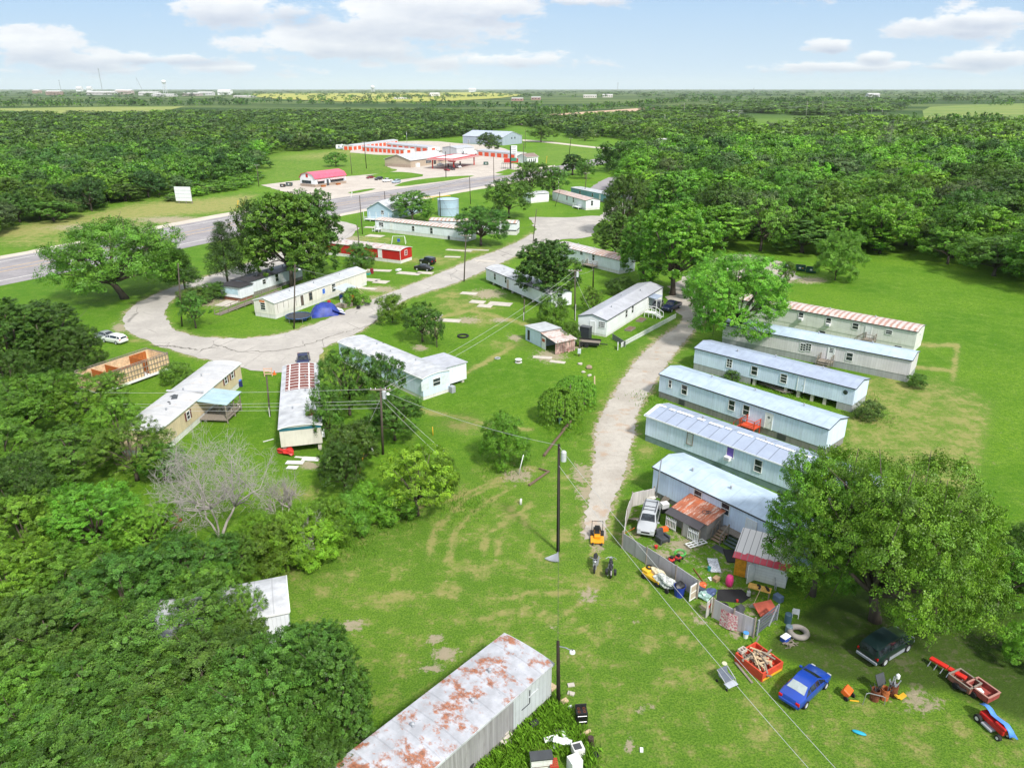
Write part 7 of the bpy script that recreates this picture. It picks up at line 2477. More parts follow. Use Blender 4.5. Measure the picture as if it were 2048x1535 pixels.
def simple(name, label, cat, px, py, parts, rz=0.0, group=None, z=0.0, k=1.0):
    """parts: (part name, material, function that fills a mesh)"""
    p = P(px, py, z)
    o = thing(name, label, cat, p, rz, group)
    if k != 1:
        o.scale = (k, k, k)
    for q in parts:
        m = MB()
        q[2](m)
        m.build(q[0], q[1], o, smooth=len(q) > 3 and q[3] == 's', bevel=q[3] if len(q) > 3 and q[3] != 's' else 0)
    return o


def one(name, label, cat, px, py, mat, fn, rz=0.0, group=None, z=0.0, bevel=0, smooth=False):
    m = MB()
    fn(m)
    p = P(px, py, z)
    o = m.build(name, mat, None, smooth, bevel, p, rz)
    return tag(o, label, cat, group)


LILAC = siding('weathered_vinyl_fence', (.47, .44, .47), .3, dirt=(.25, .2, .2), dirt_amt=.4, gap=.35)
FWHITE = siding('old_white_fence', (.60, .57, .55), .25, dirt=(.28, .24, .2), dirt_amt=.6, gap=.5)


def fence(label, pts, h, mat, postm=GREYWOOD, gaps=(), lean=0.0, name='fence', n_sub=2.4):
    ws = [P(*p) for p in pts]
    c = sum(ws, Vector()) / len(ws)
    o = thing(name, label, 'fence', c)
    for i, (a, b) in enumerate(zip(ws[:-1], ws[1:])):
        if i in gaps:
            continue
        n = max(1, round((b - a).length / n_sub))
        for j in range(n):
            p, q = a.lerp(b, j / n) - c, a.lerp(b, (j + .97) / n) - c
            d = (q - p).normalized()
            nn = Vector((-d.y, d.x, 0)) * (.025 + g.uniform(-.004, .004))
            hh = h * g.uniform(.94, 1.05)
            up = Vector((nn.x * lean * 40 * g.uniform(-.3, 1), nn.y * lean * 40 * g.uniform(-.3, 1), hh))
            lo = Vector((0, 0, .06))
            vs = [p - nn + lo, q - nn + lo, q + nn + lo, p + nn + lo, p - nn + up, q - nn + up, q + nn + up, p + nn + up]
            MB().add(vs, [(3, 2, 1, 0), (4, 5, 6, 7), (0, 1, 5, 4), (1, 2, 6, 5), (2, 3, 7, 6), (3, 0, 4, 7)]).build('panel', mat, o)
    for w_ in ws:
        p = w_ - c
        MB().bb(p.x - .06, p.x + .06, p.y - .06, p.y + .06, 0, h + .08).build('post', postm, o)
    return o


fence('crooked whitish board fence behind the silver off-roader', [(1307, 1003), (1263, 1014), (1252, 1050), (1245, 1094)], 1.7, FWHITE, lean=.15, n_sub=1.6)
fence('long grey panel fence along the front of the yard', [(1244, 1096), (1292, 1128), (1350, 1166), (1393, 1196)], 1.75, LILAC)
fence('short grey panel fence with a pink banner near the walnut', [(1424, 1234), (1464, 1256), (1506, 1274)], 1.8, LILAC)
o = thing('fence_gate', 'white slatted gate standing open at the end of the long grey fence', 'gate', P(1378, 1204), ang((1378, 1204), (1396, 1192)))
MB().bb(0, 1.15, -.03, .03, .1, .2).bb(0, 1.15, -.03, .03, 1.45, 1.55).bb(0, .1, -.03, .03, .2, 1.45).bb(1.05, 1.15, -.03, .03, .2, 1.45).bb(.1, 1.05, -.03, .03, .78, .86).build('frame', WHITE, o)
MB().bb(.1, 1.05, -.01, .01, .2, .78).bb(.1, 1.05, -.01, .01, .86, 1.45).build('mesh_panel', paint('tan_mesh', (.45, .38, .30), .8), o)
o = thing('fence_gate', 'small white gate panel with a red star beside the pink banner', 'gate', P(1411, 1236), ang((1411, 1236), (1424, 1222)))
MB().bb(0, .95, -.03, .03, .05, 1.5).build('board', FWHITE, o)
m = MB()
for k in range(5):
    a = math.pi / 2 + k * 2 * math.pi / 5
    c_ = (.48, .95)
    m.prism([(c_[0] + .3 * math.cos(a), c_[1] + .3 * math.sin(a)), (c_[0] + .12 * math.cos(a + .63), c_[1] + .12 * math.sin(a + .63)), c_, (c_[0] + .12 * math.cos(a - .63), c_[1] + .12 * math.sin(a - .63))], 'y', -.045, -.032)
m.build('star', RED, o)
a_ = ang((1440, 1243), (1470, 1258))
bt = NT('pink_banner')
n_ = bt.noise(bt.coord('Object', (3, 3, 3)), 2.2, 5, .7)
bt = bt.bsdf(bt.mix(bt.step(n_, .42, .58), (.70, .62, .62), (.55, .10, .16)), .7)
one('banner', 'pink and white cloth banner hung on the short grey fence', 'banner', 1456, 1258, bt, lambda m: m.add([(-.75, -.06, .1), (.75, -.05, .25), (.7, -.12, 1.75), (-.7, -.10, 1.7), (0, -.16, .12), (0, -.2, 1.72)], [(0, 4, 5, 3), (4, 1, 2, 5)]), a_)
o = thing('pallet_gate', 'dark slatted gate leaning at the end of the short grey fence', 'gate', P(1532, 1256), ang((1508, 1272), (1553, 1236)))
m = MB()
for z in (.2, .5, .8, 1.1, 1.4):
    m.bb(-1.5, 1.5, -.03, .03, z, z + .14)
m.build('rail', paint('dark_slats', (.10, .11, .13), .7), o)
m = MB().beam((-1.4, -.05, .1), (-1.4, -.05, 1.6), .1).beam((1.4, -.05, .1), (1.4, -.05, 1.6), .1).beam((.3, -.06, .1), (1.2, -.06, 1.6), .08)
m.build('brace', GREYMETAL, o)
o = thing('picket_fence', 'low white picket fence along the lane at the gable-ended home', 'fence', P(1300, 664), ang((1250, 692), (1357, 634)))
L_ = (P(1357, 634) - P(1250, 692)).length
n_ = int(L_ / .32)
m = MB()
for i in range(n_):
    x = -L_ / 2 + L_ * i / (n_ - 1)
    m.bb(x - .07, x + .07, -.02, .02, .05, .92)
m.build('pickets', WHITE, o)
MB().bb(-L_ / 2, L_ / 2, .022, .06, .25, .33).bb(-L_ / 2, L_ / 2, .022, .06, .65, .73).build('rail', WHITE, o)
MB().box(-L_ / 2 - .8, .2, .45, 1.6, .1, .9, .5).build('end_board', WHITE, o)
fence('thin wire fence across the lane end of the picket fence', [(1225, 678), (1250, 694)], 1.0, paint('wire_mesh', (.16, .17, .17), .6), postm=STEEL, n_sub=9)

# shed with the orange roof
rz = ang((1340, 1048), (1404, 1082))
o = thing('garden_shed', 'grey shed with an orange rusty roof and dark porch sheets', 'shed', P(1391, 1056), rz)
o.scale = (.86, .86, .86)
SHEDG = siding('shed_lap_grey', (.36, .34, .33), .18, 'z', dirt_amt=.3)
MB().bb(-2.2, 2.2, -1.2, 1.9, 0, 2.1).build('wall', SHEDG, o)
MB().box(0, .35, 2.42, 4.9, 3.6, .07, tilt=('X', .16)).build('roof', RF_ORANGE, o)
MB().box(-.2, -1.85, 1.98, 4.6, 1.3, .06, tilt=('X', .30)).build('porch_roof', RF_DARK, o)
m = MB()
for x in (-2.3, -.1, 2.1):
    m.bb(x - .05, x + .05, -2.35, -2.25, 0, 1.75)
m.build('porch_post', GREYWOOD, o)
for x0, x1, nm in ((-2.25, -.95, 'slatted_door'), (.75, 2.05, 'slatted_door')):
    m = MB()
    for i in range(7):
        x = x0 + (x1 - x0) * i / 6
        m.bb(x - .05, x + .05, -2.42, -2.38, .1, 1.5)
    m.bb(x0, x1, -2.45, -2.42, .25, .37).bb(x0, x1, -2.45, -2.42, 1.15, 1.27)
    m.build(nm, WHITE, o)
MB().bb(-.1, .7, -2.3, -2.26, .05, 1.7).build('door', FWHITE, o)
MB().torus((1.0, .1, 2.52), .35, .03).torus((1.25, .3, 2.55), .25, .03).build('hose', TRIM_DARK, o)
# play cabin under the walnut
rz = ang((1470, 1168), (1520, 1182))
o = thing('play_cabin', 'small cabin with a white and red sheet roof and open white door under the walnut', 'shed', P(1520, 1150), rz)
MB().bb(-2.0, 2.2, -.9, 2.4, 0, 2.0).build('wall', WDIRTY, o)
RWR = NT('white_red_sheet')
q = RWR.n('ShaderNodeTexCoord')
s_ = RWR.n('ShaderNodeSeparateXYZ')
RWR.t.links.new(q.outputs['Object'], s_.inputs[0])
nn_ = RWR.noise(RWR.coord(), 2.0, 6)
RWR = RWR.bsdf(RWR.mix(RWR.step(RWR.math('FRACT', RWR.math('MULTIPLY', s_.outputs[0], 1.9)), .88, .92), RWR.mix(RWR.step(RWR.math('ADD', s_.outputs[1], nn_), -.25, -.12), (.55, .05, .08), (.66, .63, .60)), (.22, .2, .19)), .5)
MB().box(.1, .6, 2.35, 4.7, 4.2, .07, tilt=('X', .13)).build('roof', RWR, o)
MB().bb(-2.05, -1.1, -1.0, -.95, .05, 1.85).build('yellow_wall_panel', paint('orange_yellow_panel', (.62, .28, .02), .5, .25, 3), o)
MB().box(-.6, -1.35, .95, .06, .9, 1.85, -.5).build('door', WHITE, o)
simple('workbench', 'yellow topped bench with tools beside the cabin door', 'workbench', 1517, 1192, [('top', paint('bench_top', (.62, .36, .08), .6, .3, 4), lambda m: m.bb(-.9, .9, -.35, .35, .8, .88)), ('leg', GREYWOOD, lambda m: [m.bb(x - .04, x + .04, y - .04, y + .04, 0, .8) for x in (-.8, .8) for y in (-.28, .28)]), ('tools', BLACK, lambda m: [m.box(g.uniform(-.7, .7), g.uniform(-.2, .2), .95, .2, .12, .12, g.uniform(0, 3)) for i in range(7)])], rz)
one('barrel', 'bright pink barrel at the cabin corner', 'barrel', 1458, 1170, paint('pink_plastic', (.75, .05, .22), .4), lambda m: m.lathe([(0, 0), (.28, 0), (.33, .35), (.33, .6), (.26, .95), (.16, 1.0), (0, 1.0)], 16), smooth=True)
one('ground_mat', 'dark rubber mat spread before the cabin', 'mat', 1462, 1190, RUBBER, lambda m: m.prism([(-1.4, -.7), (.6, -1.0), (1.6, -.2), (1.1, .8), (-.9, .8)], 'z', .006, .02))
one('board', 'orange-red square board lying at the slatted gate', 'board', 1530, 1224, paint('terracotta_sheet', (.46, .10, .06), .7), lambda m: m.box(0, 0, .42, 1.7, 1.2, .05, .3, tilt=('X', .35)))
simple('fan_rake', 'pale fan rake leaning against the yellow topped bench', 'rake', 1507, 1215, [('head', paint('galvanised', (.5, .52, .5), .5), lambda m: m.prism([(-.35, 0), (.35, 0), (.05, .5), (-.05, .5)], 'y', -.02, .02)), ('handle', PALEWOOD, lambda m: m.beam((0, 0, .5), (.3, .5, 1.7), .04))], rz)
# landing and steps of the fenced home
rz6 = HOME6.rz
o = thing('timber_landing', 'timber landing with grey rails and worn stairs at the fenced home', 'porch', P(1474, 1078), rz6)
MB().bb(-1.5, 1.5, -.8, 1.0, .72, .82).build('deck', GREYWOOD, o)
m = MB()
for i in range(4):
    m.bb(-1.5, -.5, -1.1 - .3 * i, -.8 - .3 * i, .6 - .16 * i, .66 - .16 * i)
m.build('step', wood('tan_steps', (.36, .26, .18)), o)
m = MB()
for x in (-1.5, -.48):
    m.beam((x, -.8, 1.7), (x, -2.0, .95), .08)
    for y, z in ((-.8, 1.7), (-1.4, 1.33), (-2.0, .95)):
        m.bb(x - .04, x + .04, y - .04, y + .04, 0, z)
m.build('stair_rail', GREYWOOD, o)
m = MB()
for i in range(9):
    m.bb(1.45, 1.5, -1.3 + i * .26, -1.22 + i * .26, .2, 1.7)
m.bb(1.42, 1.53, -1.4, .95, 1.7, 1.78)
m.build('side_rail', paint('blue_grey_rail', (.38, .42, .50), .6), o)
m = MB()
for i in range(3):
    m.bb(-.3, .95, -1.15 - .32 * i, -.83 - .32 * i, .5 - .17 * i, .56 - .17 * i)
m.build('dark_step', paint('green_dark_step', (.06, .09, .08), .7), o)
one('ramp', 'dark rubber ramp sheet below the landing stairs', 'ramp', 1462, 1112, RUBBER, lambda m: m.box(0, 0, .06, 2.0, 1.1, .05, -.75), rz6)
one('door_panel', 'pale patterned door lying on the grass under the ramp end', 'door', 1428, 1132, paint('patterned_door', (.50, .52, .55), .6, .5, 9), lambda m: m.box(0, 0, .12, 1.9, .9, .06, -.75, tilt=('Y', .04)), rz6)
one('mat', 'black mat with white stripes beside the stairs', 'mat', 1440, 1098, TRIM_DARK, lambda m: m.bb(-.7, .7, -.4, .4, .01, .03), rz6)
one('plastic_toy', 'pink plastic toy seat on the landing', 'toy', 1474, 1066, paint('pale_pink_plastic', (.72, .20, .30), .5), lambda m: m.blob((0, 0, 1.15), .32, 3, 2, .2), rz6)
simple('pedestal_fan', 'standing fan on the landing by the wall', 'fan', 1461, 1050, [('cage', paint('fan_cage', (.22, .12, .14), .6), lambda m: m.torus((0, 0, 2.0), .3, .03, 'y').torus((0, 0, 2.0), .17, .03, 'y')), ('stand', BLACK, lambda m: m.cyl((0, 0, .82), (0, 0, 1.9), .03).cyl((0, 0, .82), (0, 0, .88), .22))], rz6)
simple('cooling_unit', 'white window unit standing on a black base by the shed', 'air conditioner', 1328, 1022, [('casing', WHITE, lambda m: m.bb(-.38, .38, -.3, .3, .45, 1.0), .03), ('base', BLACK, lambda m: m.bb(-.45, .45, -.35, .35, 0, .45)), ('grille', GREYMETAL, lambda m: [m.bb(-.33, .33, -.315, -.302, .52 + i * .09, .56 + i * .09) for i in range(5)])], .3)
simple('cooling_unit', 'white square unit at the wall behind the shed', 'air conditioner', 1447, 1048, [('casing', WHITE, lambda m: m.bb(-.4, .4, -.3, .3, .5, 1.15), .03), ('base', BLACK, lambda m: m.bb(-.45, .45, -.35, .35, 0, .5)), ('opening', BLACK, lambda m: m.bb(-.1, .3, -.315, -.302, .62, 1.0))], rz6)
simple('recliner', 'dark grey recliner chair dumped in the yard', 'armchair', 1324, 1082, [('seat', paint('charcoal_leather', (.045, .05, .06), .5), lambda m: m.bb(-.35, .35, -.5, .3, .15, .5), .08), ('backrest', paint('charcoal_leather', (.045, .05, .06), .5), lambda m: m.box(0, .42, .75, .75, .25, .8, tilt=('X', -.3)), .08), ('armrest', paint('charcoal_leather', (.045, .05, .06), .5), lambda m: m.bb(-.58, -.36, -.5, .4, 0, .66).bb(.36, .58, -.5, .4, 0, .66), .07)], .5)
one('crate', 'orange crate behind the dumped recliner', 'crate', 1328, 1060, ORANGE, lambda m: m.bb(-.35, .35, -.25, .25, 0, .3).bb(-.3, .3, -.2, .2, .302, .32), .3)
one('lattice_panel', 'white lattice door lying in front of the shed', 'panel', 1392, 1090, WHITE, lambda m: ([m.bb(-1.0 + i * .48, -.92 + i * .48, -.35, .35, .2, .26) for i in range(5)], [m.bb(-1.0, 1.0, y - .05, y + .05, .203, .263) for y in (-.33, 0, .33)]), .45)
one('boat_hull', 'whitish fibreglass shell behind the silver off-roader', 'boat shell', 1291, 1002, paint('old_fibreglass', (.58, .55, .50), .6, .2, 3), lambda m: m.blob((0, 0, .5), 1.0, 5, 2, .15, (1.3, .6, .5)), .2)
simple('lumber_pile', 'grey planks leaning on the blue wall near the mast', 'planks', 1331, 1003, [('plank', GREYWOOD, lambda m: [m.beam((-.3 + i * .18, -.5, 0), (.3 + i * .2, .9, 1.9), .16, .05) for i in range(4)])], rz6)
one('garden_hose', 'coil of bright green hose on the yard grass', 'hose', 1360, 1106, paint('hose_green', (.10, .55, .10), .5), lambda m: [m.torus((g.uniform(-.1, .1), g.uniform(-.1, .1), .03 + .03 * i), .45 + .05 * g.uniform(-1, 1), .022, n=24, k=5) for i in range(4)])


def push_mower(label, px, py, rz):
    simple('push_mower', label, 'lawn mower', px, py, [('deck', RED, lambda m: m.lathe([(.05, .18), (.30, .16), (.30, .26), (.2, .32), (0, .33)], 12)), ('engine', BLACK, lambda m: m.bb(-.14, .14, -.14, .14, .33, .55), .03), ('handle', TRIM_DARK, lambda m: m.tube([(-.25, -.2, .25), (-1.1, -.2, .95), (-1.1, .2, .95), (-.25, .2, .25)], .018, 6)),
           ('wheel', RUBBER, lambda m: [m.cyl((x, y, .12), (x, y + .06, .12), .12) for x in (-.28, .28) for y in (-.28, .22)])], rz, 'push mowers')


push_mower('red push mower nearest the hose coil', 1356, 1118, 2.4)
push_mower('red push mower closest to the long grey fence', 1343, 1122, 2.6)


def motorcycle(label, px, py, rz, tank, fairing=False):
    o = thing('motorcycle', label, 'motorcycle', P(px, py), rz, 'motorcycles on the lawn')
    o.scale = (1.15,) * 3
    for x, nm in ((.78, 'front_wheel'), (-.68, 'rear_wheel')):
        w = MB().torus((x, 0, .31), .25, .065, 'y', 20, 8).build(nm, RUBBER, o, smooth=True)
        m = MB().cyl((x, -.05, .31), (x, .05, .31), .07)
        for i in range(8):
            a = i * math.pi / 4
            m.beam((x, 0, .31), (x + .22 * math.cos(a), 0, .31 + .22 * math.sin(a)), .02)
        m.build('rim', STEEL, w)
    MB().beam((-.5, 0, .4), (.35, 0, .38), .2, .18).bb(-.15, .3, -.18, .18, .25, .6).build('engine', STEEL, o, bevel=.03)
    MB().blob((.12, 0, .82), .3, 1, 2, .05, (1.05, .55, .5)).build('fuel_tank', tank, o, smooth=True)
    MB().blob((-.38, 0, .76), .3, 2, 2, .05, (1.1, .6, .32)).build('seat', BLACK, o, smooth=True)
    MB().tube([(.78, -.1, .31), (.5, -.1, .92)], .03, 6).tube([(.78, .1, .31), (.5, .1, .92)], .03, 6).build('fork', STEEL, o)
    MB().tube([(.25, -.42, 1.02), (.45, -.2, 1.06), (.48, 0, 1.0), (.45, .2, 1.06), (.25, .42, 1.02)], .022, 6).build('handlebar', STEEL, o)
    MB().blob((.62, 0, .88), .12, 3, 2, 0).build('headlight', STEEL, o, smooth=True)
    MB().tube([(.2, .18, .3), (-.4, .22, .28), (-.9, .22, .36)], .05, 8).build('exhaust_pipe', STEEL, o)
    MB().tube([(-.95, 0, .42), (-.75, 0, .64), (-.5, 0, .62)], [.1, .12, .1], 8).build('rear_fender', tank, o)
    if fairing:
        MB().bb(-.95, -.5, -.42, -.2, .4, .72).bb(-.95, -.5, .2, .42, .4, .72).build('saddlebag', BLACK, o, bevel=.05)


motorcycle('slim black motorcycle facing the near lawn, with a spoked front wheel', 1190, 1133, ang((1192, 1116), (1188, 1152)), paint('black_tank', (.02, .02, .022), .25))
motorcycle('bulky black motorcycle with saddlebags facing away', 1221, 1144, ang((1221, 1160), (1221, 1128)), paint('black_tank', (.02, .02, .022), .25), True)
MOWY = paint('mower_yellow', (.72, .30, .015), .4)
o = thing('riding_mower', 'orange zero-turn riding mower at the end of the gravel lane', 'lawn mower', P(1194, 1078), ang((1194, 1062), (1195, 1092)))
MB().bb(-.15, .95, -.62, .62, .16, .32).build('deck', MOWY, o, bevel=.05)
MB().bb(-.75, .4, -.28, .28, .34, .6).build('body', MOWY, o, bevel=.05)
MB().bb(-.45, .05, -.24, .24, .62, .74).box(-.5, 0, .95, .12, .46, .5, tilt=('Y', -.2)).build('seat', BLACK, o, bevel=.05)
for y in (-.5, .5):
    MB().cyl((-.55, y - .13, .3), (-.55, y + .13, .3), .3, n=16).build('rear_wheel', RUBBER, o)
    MB().cyl((1.0, y * .8 - .06, .14), (1.0, y * .8 + .06, .14), .14).build('front_wheel', RUBBER, o)
    MB().tube([(-.1, y * .6, .6), (-.05, y * .7, 1.1), (.2, y * .4, 1.15)], .025, 6).build('control_lever', BLACK, o)
MB().tube([(-.6, -.5, .5), (-.6, -.5, 1.6), (-.6, .5, 1.6), (-.6, .5, .5)], .035, 6).build('roll_bar', BLACK, o)
MB().bb(-1.0, -.72, -.35, .35, .35, .75).build('engine', TRIM_DARK, o, bevel=.04)
# heap of yard machines outside the fence
o = thing('covered_mower', 'yellow mower half buried under pale cloths outside the long grey fence', 'lawn mower', P(1318, 1168), ang((1295, 1150), (1342, 1180)))
MB().bb(-1.6, .3, -.45, .45, .3, .6).bb(-1.7, -1.0, -.4, .4, .6, .85).build('body', YELLOW, o, bevel=.06)
m = MB()
for x in (-1.4, .1, 1.2):
    for y in (-.5, .42):
        m.cyl((x, y, .22), (x, y + .1, .22), .22)
m.build('wheel', RUBBER, o)
MB().blob((.5, .05, .62), .75, 6, 3, .35, (1.5, .65, .6)).build('cloth', paint('striped_cloth', (.50, .52, .48), .8, .7, 5, dirt=(.05, .07, .10), dirt_amt=.9), o)
MB().blob((-.5, .35, .8), .6, 9, 3, .3, (1.2, .5, .45)).build('cloth', paint('cream_cloth', (.62, .54, .36), .8, .2), o)
MB().torus((-1.3, .2, .95), .25, .07).build('loose_tyre', RUBBER, o)
simple('wheelie_bin', 'dark blue bin full of rubbish at the fence end', 'bin', 1358, 1190, [('tub', paint('bin_blue', (.02, .045, .30), .4), lambda m: m.lathe([(0, 0), (.38, 0), (.50, 1.0), (.46, 1.0), (.36, .06), (0, .06)], 14)), ('rubbish_bag', BLACK, lambda m: m.blob((0, 0, 1.0), .45, 4, 2, .25, (1, 1, .6)))])
for i, (x, y, c_, nm, lab) in enumerate(((1400, 1184, (.05, .07, .10), 'bag', 'dark bag on the pile behind the open white gate'), (1408, 1196, (.30, .45, .42), 'bag', 'pale green bag on the pile behind the open white gate'), (1420, 1190, (.07, .10, .22), 'bag', 'navy bag on the pile behind the open white gate'), (1402, 1176, (.60, .12, .04), 'bag', 'orange red bag on the pile behind the open white gate'))):
    one('rubbish_bag', lab, 'bag', x, y, paint('bagc%d' % i, c_, .4, .3, 3), lambda m: m.blob((0, 0, .3), .4, i + 20, 2, .35, (1.2, 1, .8)), group='bags in the yard')
one('bucket', 'white bucket with a blue lid at the fence foot', 'bucket', 1491, 1274, WHITE, lambda m: m.lathe([(0, 0), (.17, 0), (.2, .42), (0, .42)], 14), smooth=False)
one('lid', 'blue lid on the white bucket at the fence foot', 'lid', 1491, 1274, paint('lid_blue', (.08, .30, .65), .4), lambda m: m.lathe([(0, .424), (.215, .424), (.215, .47), (0, .475)], 14))
one('tractor_tyre', 'big grey tyre lying under the walnut', 'tyre', 1596, 1268, paint('dusty_tyre', (.30, .27, .24), .9), lambda m: m.torus((0, 0, .22), .62, .22, n=24, k=10), smooth=True)
simple('cool_box', 'blue cool box with a white lid on the shaded ground', 'cool box', 1570, 1280, [('tub', BLUE, lambda m: m.bb(-.35, .35, -.22, .22, 0, .36), .03), ('lid', WHITE, lambda m: m.bb(-.37, .37, -.24, .24, .364, .43), .02)], .6)
for i, (x, y) in enumerate(((1575, 1244), (1577, 1262))):
    one('drum', ('dark blue drum farther under the walnut', 'small slate drum nearer the big grey tyre')[i], 'drum', x, y, paint('drum_slate%d' % i, ((.06, .12, .17), (.14, .20, .24))[i], .5), lambda m: m.lathe([(0, 0), (.27, 0), (.27, .8 - .3 * i), (.22, .85 - .3 * i), (0, .85 - .3 * i)], 14))
# near lawn: lumber box, seat, wagons, barrels, tarp mower
rz = ang((1517, 1352), (1558, 1328))
o = thing('lumber_box', 'red wooden box heaped with broken lumber', 'crate', P(1516, 1330), rz)
RB = paint('faded_red_box', (.58, .07, .035), .6, .2, 2)
MB().bb(-1.0, 1.0, -1.25, -1.15, 0, .75).bb(-1.0, 1.0, 1.15, 1.25, 0, .75).bb(-1.1, -1.0, -1.25, 1.25, 0, .753).bb(1.0, 1.1, -1.25, 1.25, 0, .753).bb(-1, 1, -1.15, 1.15, .1, .2).build('side', RB, o)
MB().bb(-1.0, 1.0, -1.262, -1.252, .04, .22).build('yellow_base', YELLOW, o)
m = MB()
for i in range(48):
    a = Vector((g.uniform(-.8, .8), g.uniform(-.95, .95), g.uniform(.3, .95)))
    d = Vector((g.gauss(0, 1), g.gauss(0, 1), g.gauss(0, .2))).normalized() * g.uniform(.3, .75)
    m.beam(a - d, a + d, g.uniform(.06, .16), g.uniform(.03, .07), mi=i % 2)
m.build('lumber', [GREYWOOD, PALEWOOD], o)
simple('cinder_block', 'pale hollow block on the corner of the red lumber box', 'block', 1482, 1318, [('block', CONCRETE, lambda m: m.bb(-.3, .3, -.2, -.14, .75, .98).bb(-.3, .3, .14, .2, .75, .98).bb(-.3, -.24, -.14, .14, .75, .98).bb(.24, .3, -.14, .14, .75, .98).bb(-.03, .03, -.14, .14, .75, .98))], rz)
one('plank', 'dark-ended plank leaning along the red lumber box', 'plank', 1488, 1345, GREYWOOD, lambda m: m.beam((-1.0, .3, .05), (1.0, -.2, .12), .16, .06), rz + 1.57)
one('plank', 'short plank standing behind the red lumber box', 'plank', 1508, 1293, GREYWOOD, lambda m: m.beam((0, 0, 0), (.4, .3, .8), .12, .05))
one('pot_lid', 'pale round lid lying on the grass by the folded seat', 'lid', 1449, 1326, paint('cream_lid', (.60, .58, .40), .6), lambda m: m.lathe([(0, .06), (.18, .05), (.2, .01), (0, .0)], 14))
simple('wheeled_chair', 'grey wheeled seat standing on the near lawn', 'seat', 1452, 1366, [('seat', paint('slate_seat', (.13, .15, .19), .6), lambda m: m.bb(-.38, .38, -.3, .35, .45, .55).box(.0, .42, .72, .76, .1, .45, tilt=('X', -.3)), .04), ('shelf', paint('pale_shelf', (.42, .45, .50), .5), lambda m: m.box(-.1, -.5, .42, .8, .45, .05), .01), ('frame', STEEL, lambda m: [m.tube([(x, -.55, .06), (x, -.3, .5), (x, .5, .9)], .03, 6) for x in (-.42, .42)]), ('wheel', RUBBER, lambda m: [m.cyl((x, y, .1), (x + .05, y, .1), .1) for x in (-.45, .4) for y in (-.5, .4)])], ang((1440, 1372), (1462, 1362)), k=1.1)
simple('garden_wagon', 'small orange cart tipped on its dark wheels', 'cart', 1692, 1392, [('tub', ORANGE, lambda m: m.box(0, 0, .48, .75, .55, .42, .3, tilt=('X', .5)), .06), ('wheel', RUBBER, lambda m: m.cyl((-.4, -.25, .17), (-.3, -.25, .17), .17).cyl((.3, -.25, .17), (.4, -.25, .17), .17))], .5)
for i, (x, y, lab) in enumerate(((1748, 1398, 'rusty burn barrel nearest the bent pipe arch'), (1767, 1396, 'rusty orange barrel in the middle of three'), (1784, 1388, 'rusty barrel stuffed with scrap at the far end'))):
    o = thing('rusty_barrel', lab, 'barrel', P(x, y), 0, 'rusty barrels')
    MB().lathe([(0, .02), (.3, .02), (.3, .3), (.315, .31), (.3, .33), (.3, .6), (.315, .61), (.3, .63), (.3, .9), (.27, .9), (.27, .1), (0, .1)], 16).build('drum', RUST if i != 1 else paint('orange_rust', (.35, .10, .03), .8, .4, 4), o)
    m = MB()
    for k in range(4 if i < 2 else 14):
        m.beam((g.uniform(-.2, .2), g.uniform(-.2, .2), .5), (g.uniform(-.4, .4), g.uniform(-.3, .4), 1.0 + g.uniform(0, .45)), .04)
    m.build('contents', TRIM_DARK if i < 2 else GREYMETAL, o)
one('sheet_metal', 'black sheet leaning over the burn barrels', 'sheet', 1756, 1380, TRIM_DARK, lambda m: m.box(0, 0, 1.0, .75, .06, .8, .4, tilt=('X', -.5)))
one('pipe_arch', 'bent pipe arch in front of the rusty barrels', 'pipe', 1747, 1408, STEEL, lambda m: m.tube([(-.75, 0, 0), (-.65, 0, .95), (-.5, 0, 1.02), (.5, 0, .72), (.7, 0, .6), (.75, 0, 0)], .03, 8))
one('toy_slide', 'yellow plastic piece beside the rusty barrels', 'toy', 1795, 1398, YELLOW, lambda m: m.box(0, 0, .25, .5, .3, .1, .3, tilt=('Y', .5)).box(.3, .05, .25, .5, .3, .1, .3, tilt=('Y', -.5)))
one('plastic_jug', 'white jug on the scrap barrel', 'jug', 1790, 1376, WHITE, lambda m: m.lathe([(0, .95), (.14, .95), (.14, 1.2), (.05, 1.3), (0, 1.3)], 10))
one('tool_handle', 'yellow tool handle lying near the orange cart', 'tool', 1708, 1400, YELLOW, lambda m: m.beam((-.3, 0, .03), (.3, -.1, .03), .08, .05))
one('body_board', 'turquoise float lying on the near lawn', 'toy', 1718, 1466, paint('turquoise_foam', (.02, .35, .50), .5), lambda m: m.blob((0, 0, .09), .42, 2, 3, .02, (1.05, .36, .2)), ang((1708, 1463), (1728, 1470)), smooth=True)
o = thing('mower_blade', 'red farm implement bar on short legs', 'farm implement', P(1893, 1346), ang((1873, 1332), (1914, 1356)))
MB().bb(-1.25, -.03, -.2, .2, .42, .6).bb(.03, 1.25, -.2, .2, .42, .6).build('bar', paint('implement_red', (.62, .03, .02), .4), o, bevel=.04)
m = MB()
for i in range(6):
    m.beam((-1.1 + i * .44, -.1, .42), (-1.15 + i * .44, -.4, .0), .05)
m.build('tine', STEEL, o)
